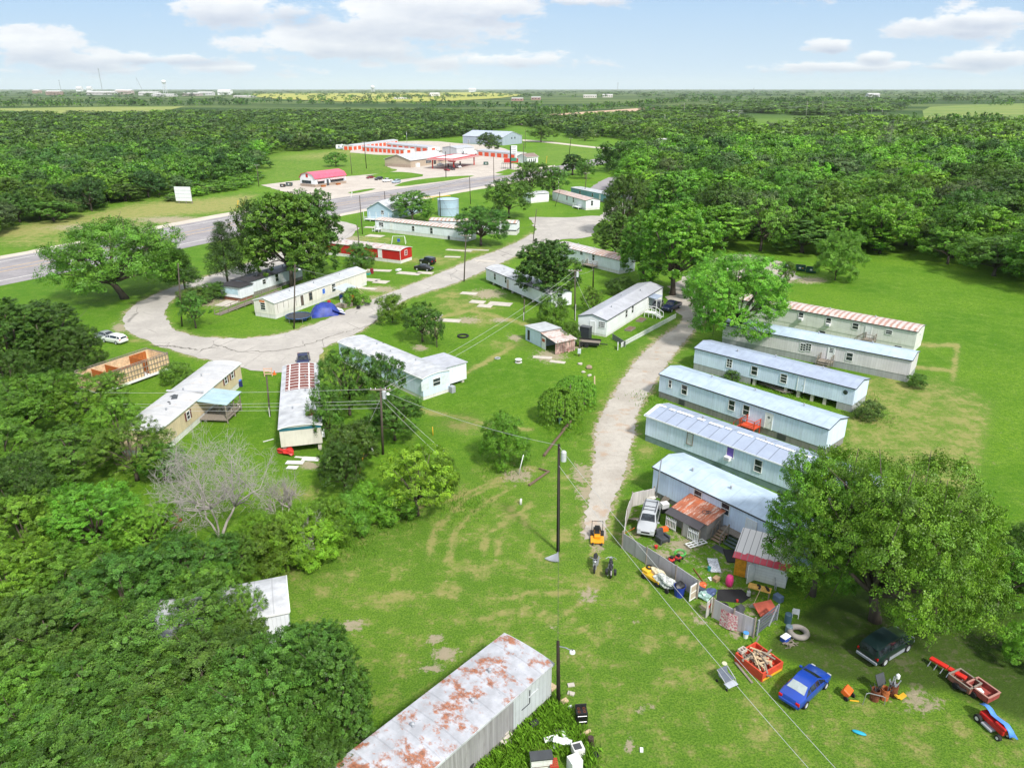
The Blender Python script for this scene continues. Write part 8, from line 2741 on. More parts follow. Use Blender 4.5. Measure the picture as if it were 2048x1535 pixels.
for x, y, lab, c_, stuff in ((1926, 1372, 'rusty square cart with a tyre inside', (.24, .10, .07), 'tyre'), (1962, 1390, 'dull red tub cart with a white jug inside', (.30, .06, .05), 'jug')):
    o = thing('farm_cart', lab, 'cart', P(x, y), ang((1905, 1370), (1935, 1392)), 'open carts by the implement')
    cm_ = paint('cart_%s' % stuff, c_, .7, .3, 3)
    MB().bb(-.75, .75, -.62, -.57, .25, .7).bb(-.75, .75, .57, .62, .25, .7).bb(-.8, -.75, -.62, .62, .25, .703).bb(.75, .8, -.62, .62, .25, .703).bb(-.75, .75, -.57, .57, .25, .3).build('tub', cm_, o)
    MB().bb(-.82, .82, -.66, -.55, .705, .74).bb(-.82, .82, .55, .66, .705, .74).bb(-.84, -.72, -.55, .55, .705, .74).bb(.72, .84, -.55, .55, .705, .74).build('rim', GREYWOOD if stuff == 'tyre' else paint('pink_rim', (.42, .22, .18), .7), o)
    MB().cyl((-.15, -.75, .22), (-.15, -.63, .22), .22).cyl((-.15, .63, .22), (-.15, .75, .22), .22).build('wheel', RUBBER, o)
    if stuff == 'tyre':
        tag(MB().torus((0, 0, .06), .32, .1).build('loose_tyre', RUBBER, None, True, 0, P(1925, 1374, .33)), 'worn tyre inside the rusty square cart', 'tyre')
    else:
        tag(MB().bb(-.25, .25, -.2, .2, 0, .25).build('plastic_jug', WHITE, None, False, .05, P(1957, 1384, .31)), 'white jug inside the dull red tub cart', 'jug')
o = thing('riding_mower', 'red riding mower half covered by a blue tarpaulin', 'lawn mower', P(1984, 1456), ang((1958, 1432), (2010, 1480)))
MB().bb(-.9, .95, -.3, .3, .35, .75).bb(.2, 1.0, -.28, .28, .75, .95).build('body', paint('mower_red', (.50, .02, .02), .35), o, bevel=.07)
MB().bb(-.45, .35, -.55, .5, .14, .3).build('cutting_deck', GREYMETAL, o, bevel=.05)
for x, r_ in ((-.75, .27), (.85, .2)):
    for y in (-.45, .38):
        w = MB().cyl((x, y - .1, r_), (x, y + .1, r_), r_, n=16).build('wheel', RUBBER, o)
        MB().cyl((x, y - .115, r_), (x, y + .115, r_), r_ * .5).build('hub', SKWHITE, w)
m = MB()
n_, k_ = 14, 8
prof = [(-1.15, 1.05), (-.8, 1.2), (-.5, 1.15), (-.2, .95), (.2, 1.0), (.7, 1.08), (1.1, .9), (1.3, .55)]
vs = []
for x, z in prof:
    for j in range(k_):
        f = j / (k_ - 1)
        y = -.12 + f * .78
        vs.append((x + g.uniform(-.03, .03), y, max(.25, z - (max(0, f - .45) * 1.25) ** 1.3 + g.uniform(-.03, .03))))
m.add(vs, [(i * k_ + j, (i + 1) * k_ + j, (i + 1) * k_ + j + 1, i * k_ + j + 1) for i in range(len(prof) - 1) for j in range(k_ - 1)])
q = m.build('tarpaulin', TARPBLUE, o, smooth=True)
q.modifiers.new('thick', 'SOLIDIFY').thickness = .015
# junk below the flaking roof
simple('cooker', 'black electric cooker with four rings standing in the grass', 'cooker', 1162, 1440, [('body', paint('cooker_black', (.012, .012, .014), .3), lambda m: m.bb(-.38, .38, -.33, .33, 0, .92), .02), ('backsplash', BLACK, lambda m: m.bb(-.38, .38, .26, .33, .922, 1.14), .01), ('ring', RUST, lambda m: [m.torus((x, y, .935), .08, .02, n=14, k=6) for x in (-.18, .18) for y in (-.16, .12)]), ('door_handle', STEEL, lambda m: m.cyl((-.3, -.36, .74), (.3, -.36, .74), .02, n=6).cyl((-.3, -.36, .26), (.3, -.36, .26), .02, n=6))], ang((1150, 1442), (1177, 1440)))
simple('hutch', 'white cabinet with a black top in the weeds', 'cabinet', 1082, 1534, [('body', WDIRTY, lambda m: m.bb(-.65, .65, -.3, .3, 0, .95)), ('top', TRIM_DARK, lambda m: m.bb(-.7, .7, -.35, .35, .954, 1.05)), ('shelf', GREYWOOD, lambda m: m.bb(-.6, .6, -.33, -.302, .4, .46))], 0.12)
one('crate', 'red lattice crate beside the white cabinet', 'crate', 1107, 1536, paint('brick_red_crate', (.42, .05, .03), .6), lambda m: ([m.bb(-.25 + i * .11, -.2 + i * .11, -.3, .3, .5, .55) for i in range(5)], [m.bb(-.25, .25, -.3 + i * .14, -.25 + i * .14, .503, .553) for i in range(5)], m.bb(-.28, .28, -.33, -.3, 0, .55)), .1)
simple('washing_machine', 'bright white machine nearest the frame edge', 'washing machine', 1149, 1538, [('body', WHITE, lambda m: m.bb(-.38, .38, -.36, .36, 0, .95), .03), ('lid', SKWHITE, lambda m: m.bb(-.3, .3, -.2, .28, .952, .975))], .45)
simple('washing_machine', 'pale machine behind the bright white one', 'washing machine', 1155, 1512, [('body', SKWHITE, lambda m: m.bb(-.36, .36, -.34, .34, 0, .9), .03), ('lid', TRIM_DARK, lambda m: m.bb(-.3, .2, -.25, .2, .902, .915))], .3)
one('tree_stump', 'dark round stump at the right of the weeds', 'stump', 1181, 1488, wood('burnt_stump', (.07, .045, .04)), lambda m: m.lathe([(0, 0), (.26, 0), (.2, .3), (.19, .62), (.13, .64), (0, .6)], 12))
one('log', 'pale cut log leaning on the dark stump', 'log', 1170, 1470, PALEWOOD, lambda m: m.cyl((-.5, -.2, .1), (.35, .25, .2), .11))
one('wheel_hub', 'small dark wheel with a pale hub in the weeds', 'wheel', 1191, 1510, RUBBER, lambda m: m.torus((0, 0, .09), .17, .07).lathe([(0, .12), (.1, .11), (.1, .05), (0, .05)], 10))
for i in range(3):
    one('tyre', ('bottom tyre in the stack against the grey boards', 'middle tyre in the stack against the grey boards', 'top tyre in the stack against the grey boards')[i], 'tyre', 931 + i * 3, 1540 - i, RUBBER, lambda m: m.torus((0, 0, .13 + .23 * i), .27, .12, n=22, k=10), group='stacked tyres', smooth=True)
for i, (x, y, s_, lab) in enumerate(((1120, 1460, .55, 'broken pale slab in the weeds below the dark pole'), (1118, 1487, .5, 'heap of white boards behind the cabinet'), (1010, 1450, .5, 'white chair frame tipped against the grey boards'), (1000, 1478, .6, 'pale rubble heap beside the grey boards'), (1025, 1420, .45, 'pale plank end at the corner of the derelict home'), (1142, 1370, .3, 'flat paver stone nearest the short dark pole'), (1142, 1387, .3, 'second paver stone below the first by the dark pole'), (1283, 1500, .2, 'pale brick lying on the open lawn'), (1128, 1402, .35, 'yellow-edged tray at the foot of the dark pole'))):
    mt = CONCRETE if i in (0, 3, 5, 6) else (WHITE if i != 8 else PALEWOOD)
    one('debris' if i in (1, 3) else 'slab' if i in (0, 5, 6) else 'brick' if i == 7 else 'tray' if i == 8 else 'chair_frame' if i == 2 else 'plank', lab, 'debris', x, y, mt, (lambda m: [m.box(g.uniform(-.5, .5), g.uniform(-.4, .4), .1 + .08 * k, g.uniform(.3, 1.0), g.uniform(.15, .4), .06, g.uniform(0, 3), tilt=('X', g.uniform(-.4, .4))) for k in range(8)]) if i in (1, 2, 3) else (lambda m: m.box(0, 0, .06, s_ * 1.6, s_, .1, g.uniform(0, 3))))
one('speaker_box', 'black box lying in the tall weeds', 'box', 1068, 1455, BLACK, lambda m: m.box(0, 0, .3, .6, .4, .5, .6, tilt=('X', .3)), bevel=.03)
one('kettle', 'white tin lying by the cooker', 'tin', 1136, 1416, WHITE, lambda m: m.cyl((0, 0, .1), (.25, .1, .12), .1))
# tall weeds at the junk
rg = np.random.default_rng(4)


def weeds(name, label, pts, n, h, spread, col):
    c = np.array([[P(*p).x, P(*p).y] for p in pts])
    b = c[rg.integers(0, len(c), n)] + rg.normal(size=(n, 2)) * spread
    hh = h * rg.uniform(.5, 1.3, n)
    a = rg.uniform(0, 6.28, n)
    le = rg.uniform(.2, .7, n) * hh
    dx, dy = np.cos(a), np.sin(a)
    w = .022
    z0 = np.zeros(n)
    v = np.stack([np.stack([b[:, 0] - dy * w, b[:, 1] + dx * w, z0], 1), np.stack([b[:, 0] + dy * w, b[:, 1] - dx * w, z0], 1), np.stack([b[:, 0] + dx * le * .4 + dy * w * .8, b[:, 1] + dy * le * .4 - dx * w * .8, hh * .7], 1), np.stack([b[:, 0] + dx * le, b[:, 1] + dy * le, hh], 1)], 1).reshape(-1, 3)
    ti = np.repeat(np.concatenate([rg.uniform(.6, 1.3, (n, 1)).repeat(3, 1), np.ones((n, 1))], 1), 4, 0)
    o = bpy.data.objects.new(name, np_mesh(name, v, np.arange(4 * n).reshape(-1, 4), LEAF, ('tint', ti)))
    COL.objects.link(o)
    o.color = (*col, 1)
    return tag(o, label, 'weeds', None, 'stuff')


weeds('weeds', 'tall green weeds growing through the junk by the derelict home', [(1105, 1420), (1080, 1440), (1060, 1470), (1040, 1490), (1090, 1470), (1110, 1440), (1130, 1450), (1150, 1480), (1000, 1520), (980, 1540), (1040, 1520), (1170, 1520), (1130, 1500)], 4200, .60, .5, (.17, .36, .03))
weeds('verge_grass', 'rough grass along the hedge line and home walls', [(1500, 935), (1450, 960), (1380, 880), (1310, 800), (1500, 850), (1560, 790), (1480, 770), (1640, 760), (1700, 790), (850, 660), (930, 1010), (780, 1040), (700, 1090), (1000, 930), (1130, 860), (1740, 830)], 7000, .35, 1.6, (.12, .25, .02))
# lawn oddments
DWOOD = wood('dark_log', (.16, .115, .08))
for a, b, r_, lab in (((1088, 913), (1113, 880), .17, 'split log nearest the tall dark pole'), ((1113, 880), (1128, 862), .15, 'short log in the middle of the log line'), ((1126, 864), (1141, 845), .2, 'thick log at the bush end of the log line'), ((1058, 972), (1098, 944), .14, 'long thin log lying on the worn lawn'), ((1160, 822), (1171, 802), .17, 'log behind the weeping bushes'), ((1098, 944), (1078, 938), .1, 'crooked branch at the end of the long thin log')):
    p, q = P(*a), P(*b)
    o = MB().cyl((0, 0, r_), (q - p) + Vector((0, 0, r_ * 1.1)), r_, r_ * .85, 10).build('log', DWOOD, None, False, 0, p)
    tag(o, lab, 'log', 'old logs on the lawn')
pole('bare timber post on the grass beside the weeping bushes', (1189, 792), (1189, 752), .13, PALEWOOD, name='timber_post', cat='post', group=None)
pole('thin grey pole standing through the weeping bushes', (1139, 835), (1141, 768), .09, POLEWOOD, name='timber_post', cat='post', group=None)
pole('leaning white stick under the round bush', (1037, 948), (1047, 909), .06, WHITE, name='timber_post', cat='post', group=None)
pole('yellow marker post on the lawn below the pale blue home', (866, 870), (865, 853), .06, YELLOW, name='marker_post', cat='post', group=None)
pole('pale stub post on the worn lawn', (1041, 1008), (1042, 997), .14, SKWHITE, name='timber_post', cat='post', group=None)
pole('white pipe beside the dark drooping tree', (747, 906), (743, 894), .1, WHITE, name='timber_post', cat='post', group=None)
pole('leaning yellow pole below the dark drooping tree', (718, 950), (728, 905), .05, YELLOW, name='marker_post', cat='post', group=None)
one('utility_pedestal', 'pale green pedestal at the foot of the weeping bush', 'utility box', 1120, 846, paint('pedestal_green', (.22, .38, .30), .5), lambda m: m.lathe([(0, 0), (.16, 0), (.16, .75), (.1, .85), (0, .86)], 10))
simple('meter_post', 'grey meter box on a post by the flatbed trailer', 'meter', 1158, 712, [('post', POLEWOOD, lambda m: m.cyl((0, 0, 0), (0, 0, 2.4), .1)), ('box', paint('meter_grey', (.55, .60, .64), .4), lambda m: m.bb(-.25, .25, -.3, -.1, .5, 1.3), .02)])
m_ = lambda m: [m.cyl((0, 0, .02 + .012 * i), (1.5 * math.cos(3.75 + i * .085), 1.5 * math.sin(3.75 + i * .085), .05 + .012 * i), .05, n=5) for i in range(12)]
one('pipe_bundle', 'fan of grey metal pipes at the foot of the tall dark pole', 'pipes', 1116, 1106, GREYMETAL, m_)
one('ring_tyre', 'big dark tyre ring lying flat on the lawn', 'tyre', 926, 673, RUBBER, lambda m: m.torus((0, 0, .14), .85, .16, n=26, k=8))
one('tyre', 'grey disc lying on the lawn near the ring', 'tyre', 995, 717, GREYMETAL, lambda m: m.torus((0, 0, .1), .38, .1))
simple('cable_spool', 'whitish spool lying on the lawn below the collapsed shed', 'spool', 1037, 725, [('flange', SKWHITE, lambda m: m.cyl((0, 0, .05), (0, 0, .12), .55).cyl((0, 0, .5), (0, 0, .57), .55)), ('core', GREYWOOD, lambda m: m.cyl((0, 0, .12), (0, 0, .5), .3))])
for i, (x, y, s_) in enumerate(((1178, 737, .45), (1167, 745, .25), (1179, 752, .28), (1160, 729, .3))):
    one('stone', ('big brown stone with a white chip on the lawn', 'small grey stone left of the big brown one', 'grey stone above the bare timber post', 'pale plank-like stone near the shed')[i], 'stone', x, y, CONCRETE if i else paint('brown_stone', (.30, .22, .16), .9), lambda m: m.blob((0, 0, s_ * .5), s_, i, 2, .2, (1.2, .9, .7)))
SLABS = [(1000, 608, 4.6, 2.4), (955, 604, 3.0, 2.0), (970, 612, 2.8, 2.0), (938, 587, 3.4, 1.8), (897, 641, 4.4, 1.8), (868, 632, 3.0, 2.0), (818, 547, 5.5, 2.2), (850, 546, 3.8, 2.0), (757, 541, 6.0, 1.8), (742, 560, 3.6, 2.2), (762, 564, 3.2, 2.4), (735, 577, 4.0, 1.4), (970, 522, 5.0, 1.6), (918, 501, 7.0, 1.5), (955, 500, 6.0, 1.1), (750, 472, 5.0, 3.0), (905, 514, 4.0, 1.4), (1085, 715, 3.0, 1.0), (1115, 724, 2.4, .9), (745, 455, 5, 2), (455, 607, 3, 4)]
SL = ['wide slab pair nearest the curved white home', 'slab in the middle of the lawn slabs', 'slab overlapping the middle lawn slab', 'far slab of the lawn group by the park road', 'long slab left beside the dark fruit tree', 'slab behind the dark fruit tree', 'slab with white rubbish near the black saloon', 'clean slab next to the black saloon', 'sandy slab in front of the red home', 'slab beside the end of the cream home', 'cracked slab beside the end of the cream home', 'narrow slab by the planter junk', 'slab behind the black off-roader', 'long low slab under the dark round tree', 'thin slab at the road under the round tree', 'slab in front of the white stair', 'slab below the long white home', 'broken slab at the collapsed shed', 'white-ended slab at the collapsed shed', 'slab near the entry road pole', 'pale slab at the wooden ramp']
for (x, y, a, b), lab in zip(SLABS, SL):
    m = MB().box(0, 0, .05, a, b, .1)
    o = m.build('concrete_slab', CONCRETE, None, False, .02, P(x, y), g.uniform(-.35, -.1))
    tag(o, lab, 'slab', 'old concrete slabs on the grass')
# flatbed, black locker, beds by the gable-ended home
rz = ang((1150, 690), (1195, 694))
simple('flatbed_trailer', 'black flatbed trailer parked against the collapsed shed', 'trailer', 1170, 690, [('bed', GREYWOOD, lambda m: m.bb(-2.4, 2.4, -1.0, 1.0, .5, .62)), ('frame', BLACK, lambda m: m.bb(-2.45, 2.45, -1.08, -1.0, .45, .9).bb(-2.45, 2.45, 1.0, 1.08, .45, .9).beam((2.45, 0, .45), (3.7, 0, .45), .14)), ('wheel', RUBBER, lambda m: [m.cyl((x, y, .35), (x, y + .22, .35), .35) for x in (-.45, .45) for y in (-1.3, 1.08)])], rz)
simple('storage_locker', 'black storage locker at the white gable end', 'locker', 1171, 676, [('body', paint('locker_black', (.035, .04, .05), .5), lambda m: m.bb(-.85, .85, -.6, .6, 0, 2.0)), ('lid', paint('locker_lid', (.07, .075, .085), .4), lambda m: m.box(0, 0, 2.06, 1.85, 1.35, .08, tilt=('X', .06)))], HOME7.rz + 1.57)
for x, y, lab in ((1260, 659, 'raised bed nearer the picket fence end'), (1282, 641, 'raised bed nearer the white stairs')):
    simple('raised_bed', lab, 'garden bed', x, y, [('frame', GREYWOOD, lambda m: m.bb(-1.1, 1.1, -.6, -.52, 0, .28).bb(-1.1, 1.1, .52, .6, 0, .28).bb(-1.1, -1.02, -.52, .52, 0, .28).bb(1.02, 1.1, -.52, .52, 0, .28)), ('soil', paint('soil', (.16, .10, .07), .9, .3, 5), lambda m: m.bb(-1.02, 1.02, -.52, .52, 0, .22))], HOME7.rz, 'raised beds')
o = thing('stair', 'white stairs with railings at the gable-ended home canopy', 'stairs', P(1308, 634), HOME7.rz - 1.57)
m = MB()
for i in range(5):
    m.bb(i * .3, i * .3 + .3, -.7, .7, .75 - .15 * i, .81 - .15 * i)
m.bb(-1.6, 0, -.7, .7, .8, .88)
m.build('step', WHITE, o)
m = MB()
for y in (-.7, .7):
    m.beam((-1.6, y, 1.75), (0, y, 1.75), .07).beam((0, y, 1.75), (1.5, y, 1.0), .07)
    for x, z in ((-1.6, 1.75), (-.8, 1.75), (0, 1.75), (.75, 1.35), (1.5, 1.0)):
        m.bb(x - .04, x + .04, y - .04, y + .04, 0, z)
m.build('railing', WHITE, o)
# tent, trampoline and the clutter at the cream home
p = P(650, 628)
o = thing('camping_tent', 'blue dome tent with white edged awning beside the cream home', 'tent', p, ang((620, 634), (676, 628)))
TENT = paint('tent_blue', (.022, .045, .27), .5, .25, 2)
vs = []
n_, k_ = 9, 9
for i in range(n_):
    u_ = -1 + 2 * i / (n_ - 1)
    for j in range(k_):
        v_ = -1 + 2 * j / (k_ - 1)
        z = 2.2 * max(0, (1 - abs(u_) ** 2.2)) ** .6 * max(0, (1 - abs(v_) ** 2.4)) ** .6
        vs.append((u_ * 2.6 + g.uniform(-.12, .12), v_ * 2.0 + g.uniform(-.12, .12), z * g.uniform(.9, 1.08) + (.02 if z == 0 else 0)))
MB().add(vs, [(i * k_ + j, (i + 1) * k_ + j, (i + 1) * k_ + j + 1, i * k_ + j + 1) for i in range(n_ - 1) for j in range(k_ - 1)]).build('canopy', TENT, o, smooth=True)
m = MB().prism([(1.2, 1.3), (3.4, .25), (3.3, .15), (1.2, 1.2)], 'y', -2.1, .9)
m.build('awning', TENT, o)
MB().prism([(2.4, .75), (3.4, .28), (3.42, .36), (2.42, .83)], 'y', -2.15, -1.7).prism([(2.4, .75), (3.4, .28), (3.42, .36), (2.42, .83)], 'y', -.6, .9).build('white_trim', WHITE, o)
p = P(598, 640)
r_ = 27 * mpp(p)
o = thing('trampoline', 'round trampoline with a dark mat and blue pads by the pole', 'trampoline', p)
MB().lathe([(0, .82), (r_ * .86, .82), (r_ * .86, .84), (0, .84)], 28).build('mat', paint('trampoline_mat', (.05, .055, .065), .6), o)
MB().torus((0, 0, .85), r_ * .93, .1, n=30, k=6).build('pad', paint('pad_blue', (.03, .07, .18), .6, .5, 3), o)
m = MB()
for k in range(6):
    a = k * math.pi / 3
    m.cyl((r_ * .95 * math.cos(a), r_ * .95 * math.sin(a), 0), (r_ * .95 * math.cos(a), r_ * .95 * math.sin(a), .85), .04, n=6)
m.build('leg', STEEL, o)
o = thing('lean_to_shelter', 'grey tarp shelter against the cream home with climbing plants', 'shelter', P(692, 600), HOME10.rz)
MB().box(0, 0, 2.6, 4.2, 2.6, .06, tilt=('X', .18)).build('roof', paint('pale_tarp', (.45, .50, .54), .5), o)
MB().bb(-2.0, .2, -1.35, -1.3, 1.2, 2.3).build('dark_screen', paint('charcoal_cloth', (.035, .037, .045), .6), o)
m = MB()
for x in (-2.0, .2, 2.0):
    m.beam((x, -1.3, 0), (x, -1.25, 2.4), .08)
m.beam((2.0, -1.3, 2.3), (3.4, -3.0, 0), .07).beam((1.4, -1.3, 2.3), (2.6, -3.2, 0), .07)
m.build('post', PALEWOOD, o)
tree(706, 612, 572, 36, 'bush', 'mid', 'climbing green plant on the tarp shelter', cat='bush', detail='mid', name='climbing_bush')
tree(725, 610, 588, 36, 'bush', 'bright', 'leafy vine patch below the leaning poles', cat='bush', detail='mid', name='climbing_bush')
for i, (x, y, mt, sx, sy, sz, lab) in enumerate(((684, 598, BLUE, 1.3, .5, 1.1, 'bright blue box under the tarp shelter'), (676, 617, GREYWOOD, 2.2, .8, .8, 'long grey wooden planter at the road edge'), (695, 614, GREYWOOD, 2.0, .8, .75, 'second grey planter beside the long one'), (706, 603, RED, .3, .8, 1.4, 'red mattress standing by the planters'), (703, 601, TARPBLUE, .25, .8, 1.4, 'sky blue mattress standing behind the red one'), (658, 606, RED, .5, .5, .5, 'small red box beside the blue tent'), (686, 606, WHITE, 1.0, .6, .9, 'white cabinet in the porch clutter'), (717, 617, BLACK, .9, .5, .4, 'dark bag at the road edge of the clutter'), (737, 549, paint('teal_cloth', (.05, .38, .30), .6), 1.0, .7, .5, 'teal cloth heap past the end of the cream home'), (744, 547, paint('maroon_seat', (.25, .015, .03), .6), .6, .6, 1.1, 'maroon chair frame on the grass past the cream home'), (710, 532, WHITE, .7, .5, 1.2, 'white sheet heap by the red home pole'), (797, 541, WHITE, 1.4, .7, .3, 'white rubbish on the slab near the black saloon'), (610, 640, TARPBLUE, .7, .5, .2, 'light blue tray between trampoline and tent'))):
    o = thing('storage_box' if sx > .25 else 'mattress', lab, 'box' if 'mattress' not in lab else 'mattress', P(x, y), g.uniform(-.4, .4) + HOME10.rz)
    MB().bb(-sx / 2, sx / 2, -sy / 2, sy / 2, 0, sz).build('body', mt, o, bevel=.04)
    MB().bb(-sx / 2 - .02, sx / 2 + .02, -sy / 2 - .02, sy / 2 + .02, sz + .003, sz + .05).build('cap', mt if i % 2 else GREYWOOD, o)
# wheelchair ramp beside the lean-to
m = None
o = thing('timber_ramp', 'long timber access ramp with rails between two homes', 'ramp', P(500, 608), ang((440, 618), (560, 578)))
L_ = (P(560, 578) - P(440, 618)).length
MB().prism([(-L_ / 2, .05), (L_ / 2, .7), (L_ / 2, .78), (-L_ / 2, .13)], 'y', -.7, .7).build('deck', GREYWOOD, o)
m = MB()
for y in (-.7, .7):
    for i in range(9):
        f = i / 8
        x, z = -L_ / 2 + L_ * f, .1 + .65 * f
        m.bb(x - .05, x + .05, y - .05, y + .05, 0, z + .95)
    for dz_ in (.5, .9):
        m.beam((-L_ / 2, y, .1 + dz_), (L_ / 2, y, .75 + dz_), .09, .06)
m.build('railing', GREYWOOD, o)
simple('swing_set', 'white swing frame on the grass in front of the long white home', 'swing set', 798, 487, [('frame', WHITE, lambda m: m.beam((-1.6, 0, 2.0), (1.6, 0, 2.0), .1).beam((-1.6, 0, 2), (-1.9, -.9, 0), .09).beam((-1.6, 0, 2), (-1.9, .9, 0), .09).beam((1.6, 0, 2), (1.9, -.9, 0), .09).beam((1.6, 0, 2), (1.9, .9, 0), .09)), ('seat', BLUE, lambda m: m.bb(-.4, .3, -.2, .2, .5, 1.3)), ('chain', STEEL, lambda m: m.beam((-.3, 0, 1.3), (-.3, 0, 2), .03).beam((.2, 0, 1.3), (.2, 0, 2), .03))])
simple('garden_bench', 'orange and white wooden frame by the parking apron', 'bench', 537, 752, [('frame', paint('peach_frame', (.66, .42, .32), .6), lambda m: [m.bb(x - .06, x + .06, -.05, .05, 0, 1.3) for x in (-.55, .55)] and m.bb(-.6, .6, -.06, .06, .3, .42).bb(-.6, .6, -.06, .06, .7, .82).bb(-.6, .6, -.06, .06, 1.1, 1.22))], .1)
one('traffic_cone', 'orange cone beside the peach frame', 'cone', 549, 748, ORANGE, lambda m: m.lathe([(.3, 0), (.3, .04), (.16, .05), (.04, .6), (0, .6)], 12))
simple('wheelie_bin', 'navy bin at the corner of the cream home', 'bin', 478, 772, [('tub', paint('navy_tub', (.015, .02, .10), .5), lambda m: m.bb(-.5, .5, -.45, .45, 0, .85), .06), ('lid', TARPBLUE, lambda m: m.blob((0, 0, .9), .4, 3, 2, .2, (1, 1, .4)))], .4)
for i, (x, y, a, b, lab) in enumerate(((590, 925, 2.0, .9, 'white broken sheet under the open end of the narrow home'), (605, 915, 1.8, .35, 'white plank under the open end of the narrow home'), (622, 918, 2.0, 1.0, 'white sheet beside the dark tree at the narrow home'), (585, 935, 1.2, .8, 'pale lid below the broken sheets'), (537, 881, 1.3, .18, 'white strip lying on the grass beside the narrow home'), (418, 776, 1.5, .3, 'pale board near the porch of the cream home'))):
    one('broken_sheet', lab, 'board', x, y, SKWHITE, lambda m: m.box(0, 0, .06, a, b, .04, g.uniform(-.5, .7), tilt=('X', g.uniform(-.1, .1))), group='white boards at the homes')
one('tarp_bundle', 'red tarp bundle under the open end of the narrow home', 'tarp', 575, 908, RED, lambda m: m.blob((0, 0, .4), .7, 8, 2, .5, (1.3, .8, .5)), -.4)
one('tarp_bundle', 'red tarp glimpsed under the big dead tree', 'tarp', 340, 1058, paint('raspberry_tarp', (.58, .05, .09), .5), lambda m: m.blob((0, 0, .9), 1.0, 12, 2, .5, (.8, .6, 1.1)))
pole('thin dark post between the cream home and the narrow home', (540, 832), (533, 752), .12, POLEWOOD, guard=1.2)
m = MB()
for k in range(6):
    m.beam((-2 + k * .3, -.4 + k * .12, .1 + .05 * k), (3.2 + k * .2, -.6 + k * .15, .3 + .03 * k), .14, .05)
o = m.build('lumber_pile', GREYWOOD, None, False, 0, P(1535, 772), ang((1510, 762), (1580, 790)))
tag(o, 'grey boards lying against the open-skirted blue home', 'planks')
# rough scrap below the porch of the cream home
m = MB()
for k in range(26):
    m.blob((g.uniform(-1.6, 1.6), g.uniform(-.8, .8), g.uniform(.15, .7)), g.uniform(.14, .32), k, 1, .3)
tag(m.build('stone_heap', CONCRETE, None, False, 0, P(455, 822), .4), 'heap of pale round stones on the cream home porch edge', 'stones')

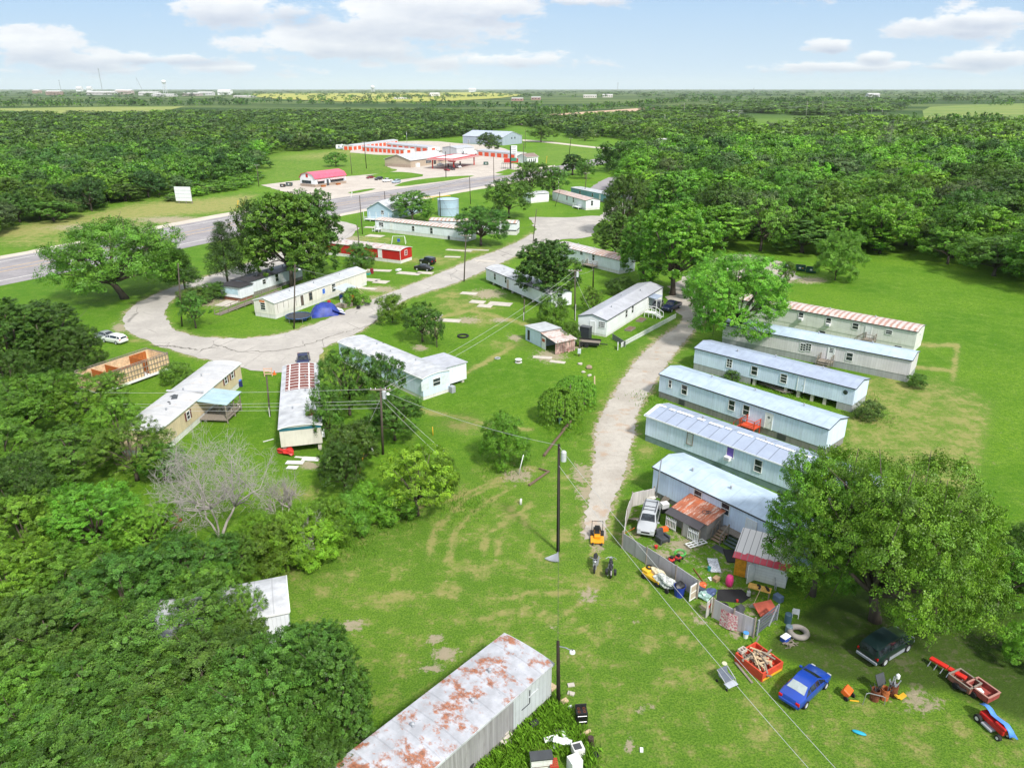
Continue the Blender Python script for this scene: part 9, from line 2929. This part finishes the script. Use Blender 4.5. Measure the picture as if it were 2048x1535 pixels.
# small clutter of the yard, each piece its own thing
for i, (nm, cat, x, y, mt, f_, lab) in enumerate((
        ('bucket', 'bucket', 1418, 1140, paint('teal_pail', (.05, .3, .32), .5), lambda m: m.lathe([(0, 0), (.14, 0), (.17, .34), (.15, .34), (.12, .03), (0, .03)], 10), 'teal pail on the yard grass below the pale patterned door'),
        ('cardboard_box', 'box', 1432, 1160, paint('cardboard', (.36, .24, .13), .8), lambda m: m.bb(-.3, .3, -.22, .22, 0, .32), 'brown cardboard box between the patterned door and the pink barrel'),
        ('paper_sheet', 'litter', 1421, 1157, WHITE, lambda m: m.box(0, 0, .03, .5, .3, .02, .4), 'white scrap of card on the yard grass'),
        ('rusty_pipe', 'pipe', 1396, 1150, RUST, lambda m: m.beam((-.9, .3, .05), (.9, -.3, .05), .07), 'rust coloured bar lying inside the long grey fence'),
        ('flower_pot', 'pot', 1312, 1096, RED, lambda m: m.lathe([(0, 0), (.12, 0), (.18, .3), (.15, .3), (0, .22)], 10), 'small red pot inside the corner of the grey fence'),
        ('planks', 'planks', 1266, 1048, GREYWOOD, lambda m: [m.beam((-.6 + .2 * k, -.9, .1), (.1 + .15 * k, 1.1, 1.3), .12, .04) for k in range(4)], 'loose planks leaning on the whitish board fence'),
        ('rust_sheet', 'sheet', 1256, 1072, ORANGE, lambda m: m.beam((0, -.5, .1), (.2, .6, 1.2), .25, .03), 'orange strip leaning in the whitish fence corner'),
        ('gas_bottle', 'gas bottle', 1497, 1190, paint('pale_bottle', (.6, .6, .58), .4), lambda m: m.lathe([(0, 0), (.16, 0), (.16, .4), (.08, .5), (0, .52)], 10), 'pale gas bottle on the dark rubber mat'),
        ('paint_tin', 'tin', 1474, 1203, RED, lambda m: m.lathe([(0, 0), (.1, 0), (.1, .22), (0, .22)], 10), 'small red tin at the edge of the dark rubber mat'),
        ('tyre', 'tyre', 1448, 1212, RUBBER, lambda m: m.torus((0, 0, .1), .27, .1), 'black tyre lying behind the small white gate'),
        ('folded_tarp', 'tarp', 1478, 1226, TRIM_DARK, lambda m: m.blob((0, 0, .25), .5, 31, 2, .4, (1.3, .8, .5)), 'dark folded tarp behind the pink banner'),
        ('bicycle_frame', 'bicycle', 1548, 1172, STEEL, lambda m: m.torus((-.5, 0, .33), .3, .03, 'y').torus((.5, 0, .33), .3, .03, 'y').beam((-.5, 0, .33), (.1, 0, .8), .04).beam((.5, 0, .33), (.1, 0, .8), .04).beam((.1, 0, .8), (.4, 0, .9), .04), 'old bicycle leaning at the cabin side'),
        ('cool_box', 'cool box', 1556, 1200, paint('slate_blue_box', (.14, .2, .32), .5), lambda m: m.bb(-.35, .35, -.25, .25, 0, .5), 'slate blue box beside the yellow topped bench'),
        ('plastic_chair', 'chair', 1590, 1232, WHITE, lambda m: m.bb(-.25, .25, -.25, .25, .4, .45).bb(-.25, .25, .2, .25, .45, .9).bb(-.25, -.2, -.25, -.2, 0, .4).bb(.2, .25, -.25, -.2, 0, .4).bb(-.25, -.2, .2, .25, 0, .4).bb(.2, .25, .2, .25, 0, .4), 'white plastic chair in the shade of the walnut'),
        ('twig_pile', 'twigs', 1580, 1290, GREYWOOD, lambda m: [m.beam((g.uniform(-.7, .7), g.uniform(-.4, .4), .05), (g.uniform(-.7, .7), g.uniform(-.4, .4), .2), .04) for k in range(14)], 'heap of grey twigs near the blue cool box'),
        ('white_basin', 'basin', 1821, 1238, WHITE, lambda m: m.lathe([(0, .05), (.3, .05), (.38, .2), (.33, .2), (.26, .1), (0, .09)], 12), 'white basin on the dark shaded soil behind the dark off-roader'))):
    one(nm, lab, cat, x, y, mt, f_, rz=i * .7)
# ------------------------------------------------------------------ air
hm_ = bpy.data.materials.new('haze_air')
hm_.use_nodes = True
hm_.node_tree.nodes.clear()
ho = hm_.node_tree.nodes.new('ShaderNodeOutputMaterial')
hv = hm_.node_tree.nodes.new('ShaderNodeVolumePrincipled')
hv.inputs['Color'].default_value = (0.93, 0.97, 1.0, 1)
hv.inputs['Density'].default_value = 0.00003
hv.inputs['Anisotropy'].default_value = 0.0
hm_.node_tree.links.new(hv.outputs[0], ho.inputs['Volume'])
hz = MB().bb(gx[0] - 500, gx[-1] + 500, gy[0] - 500, gy[-1] + 500, -1.0, 330).build('haze', hm_)
hz['kind'] = 'stuff'
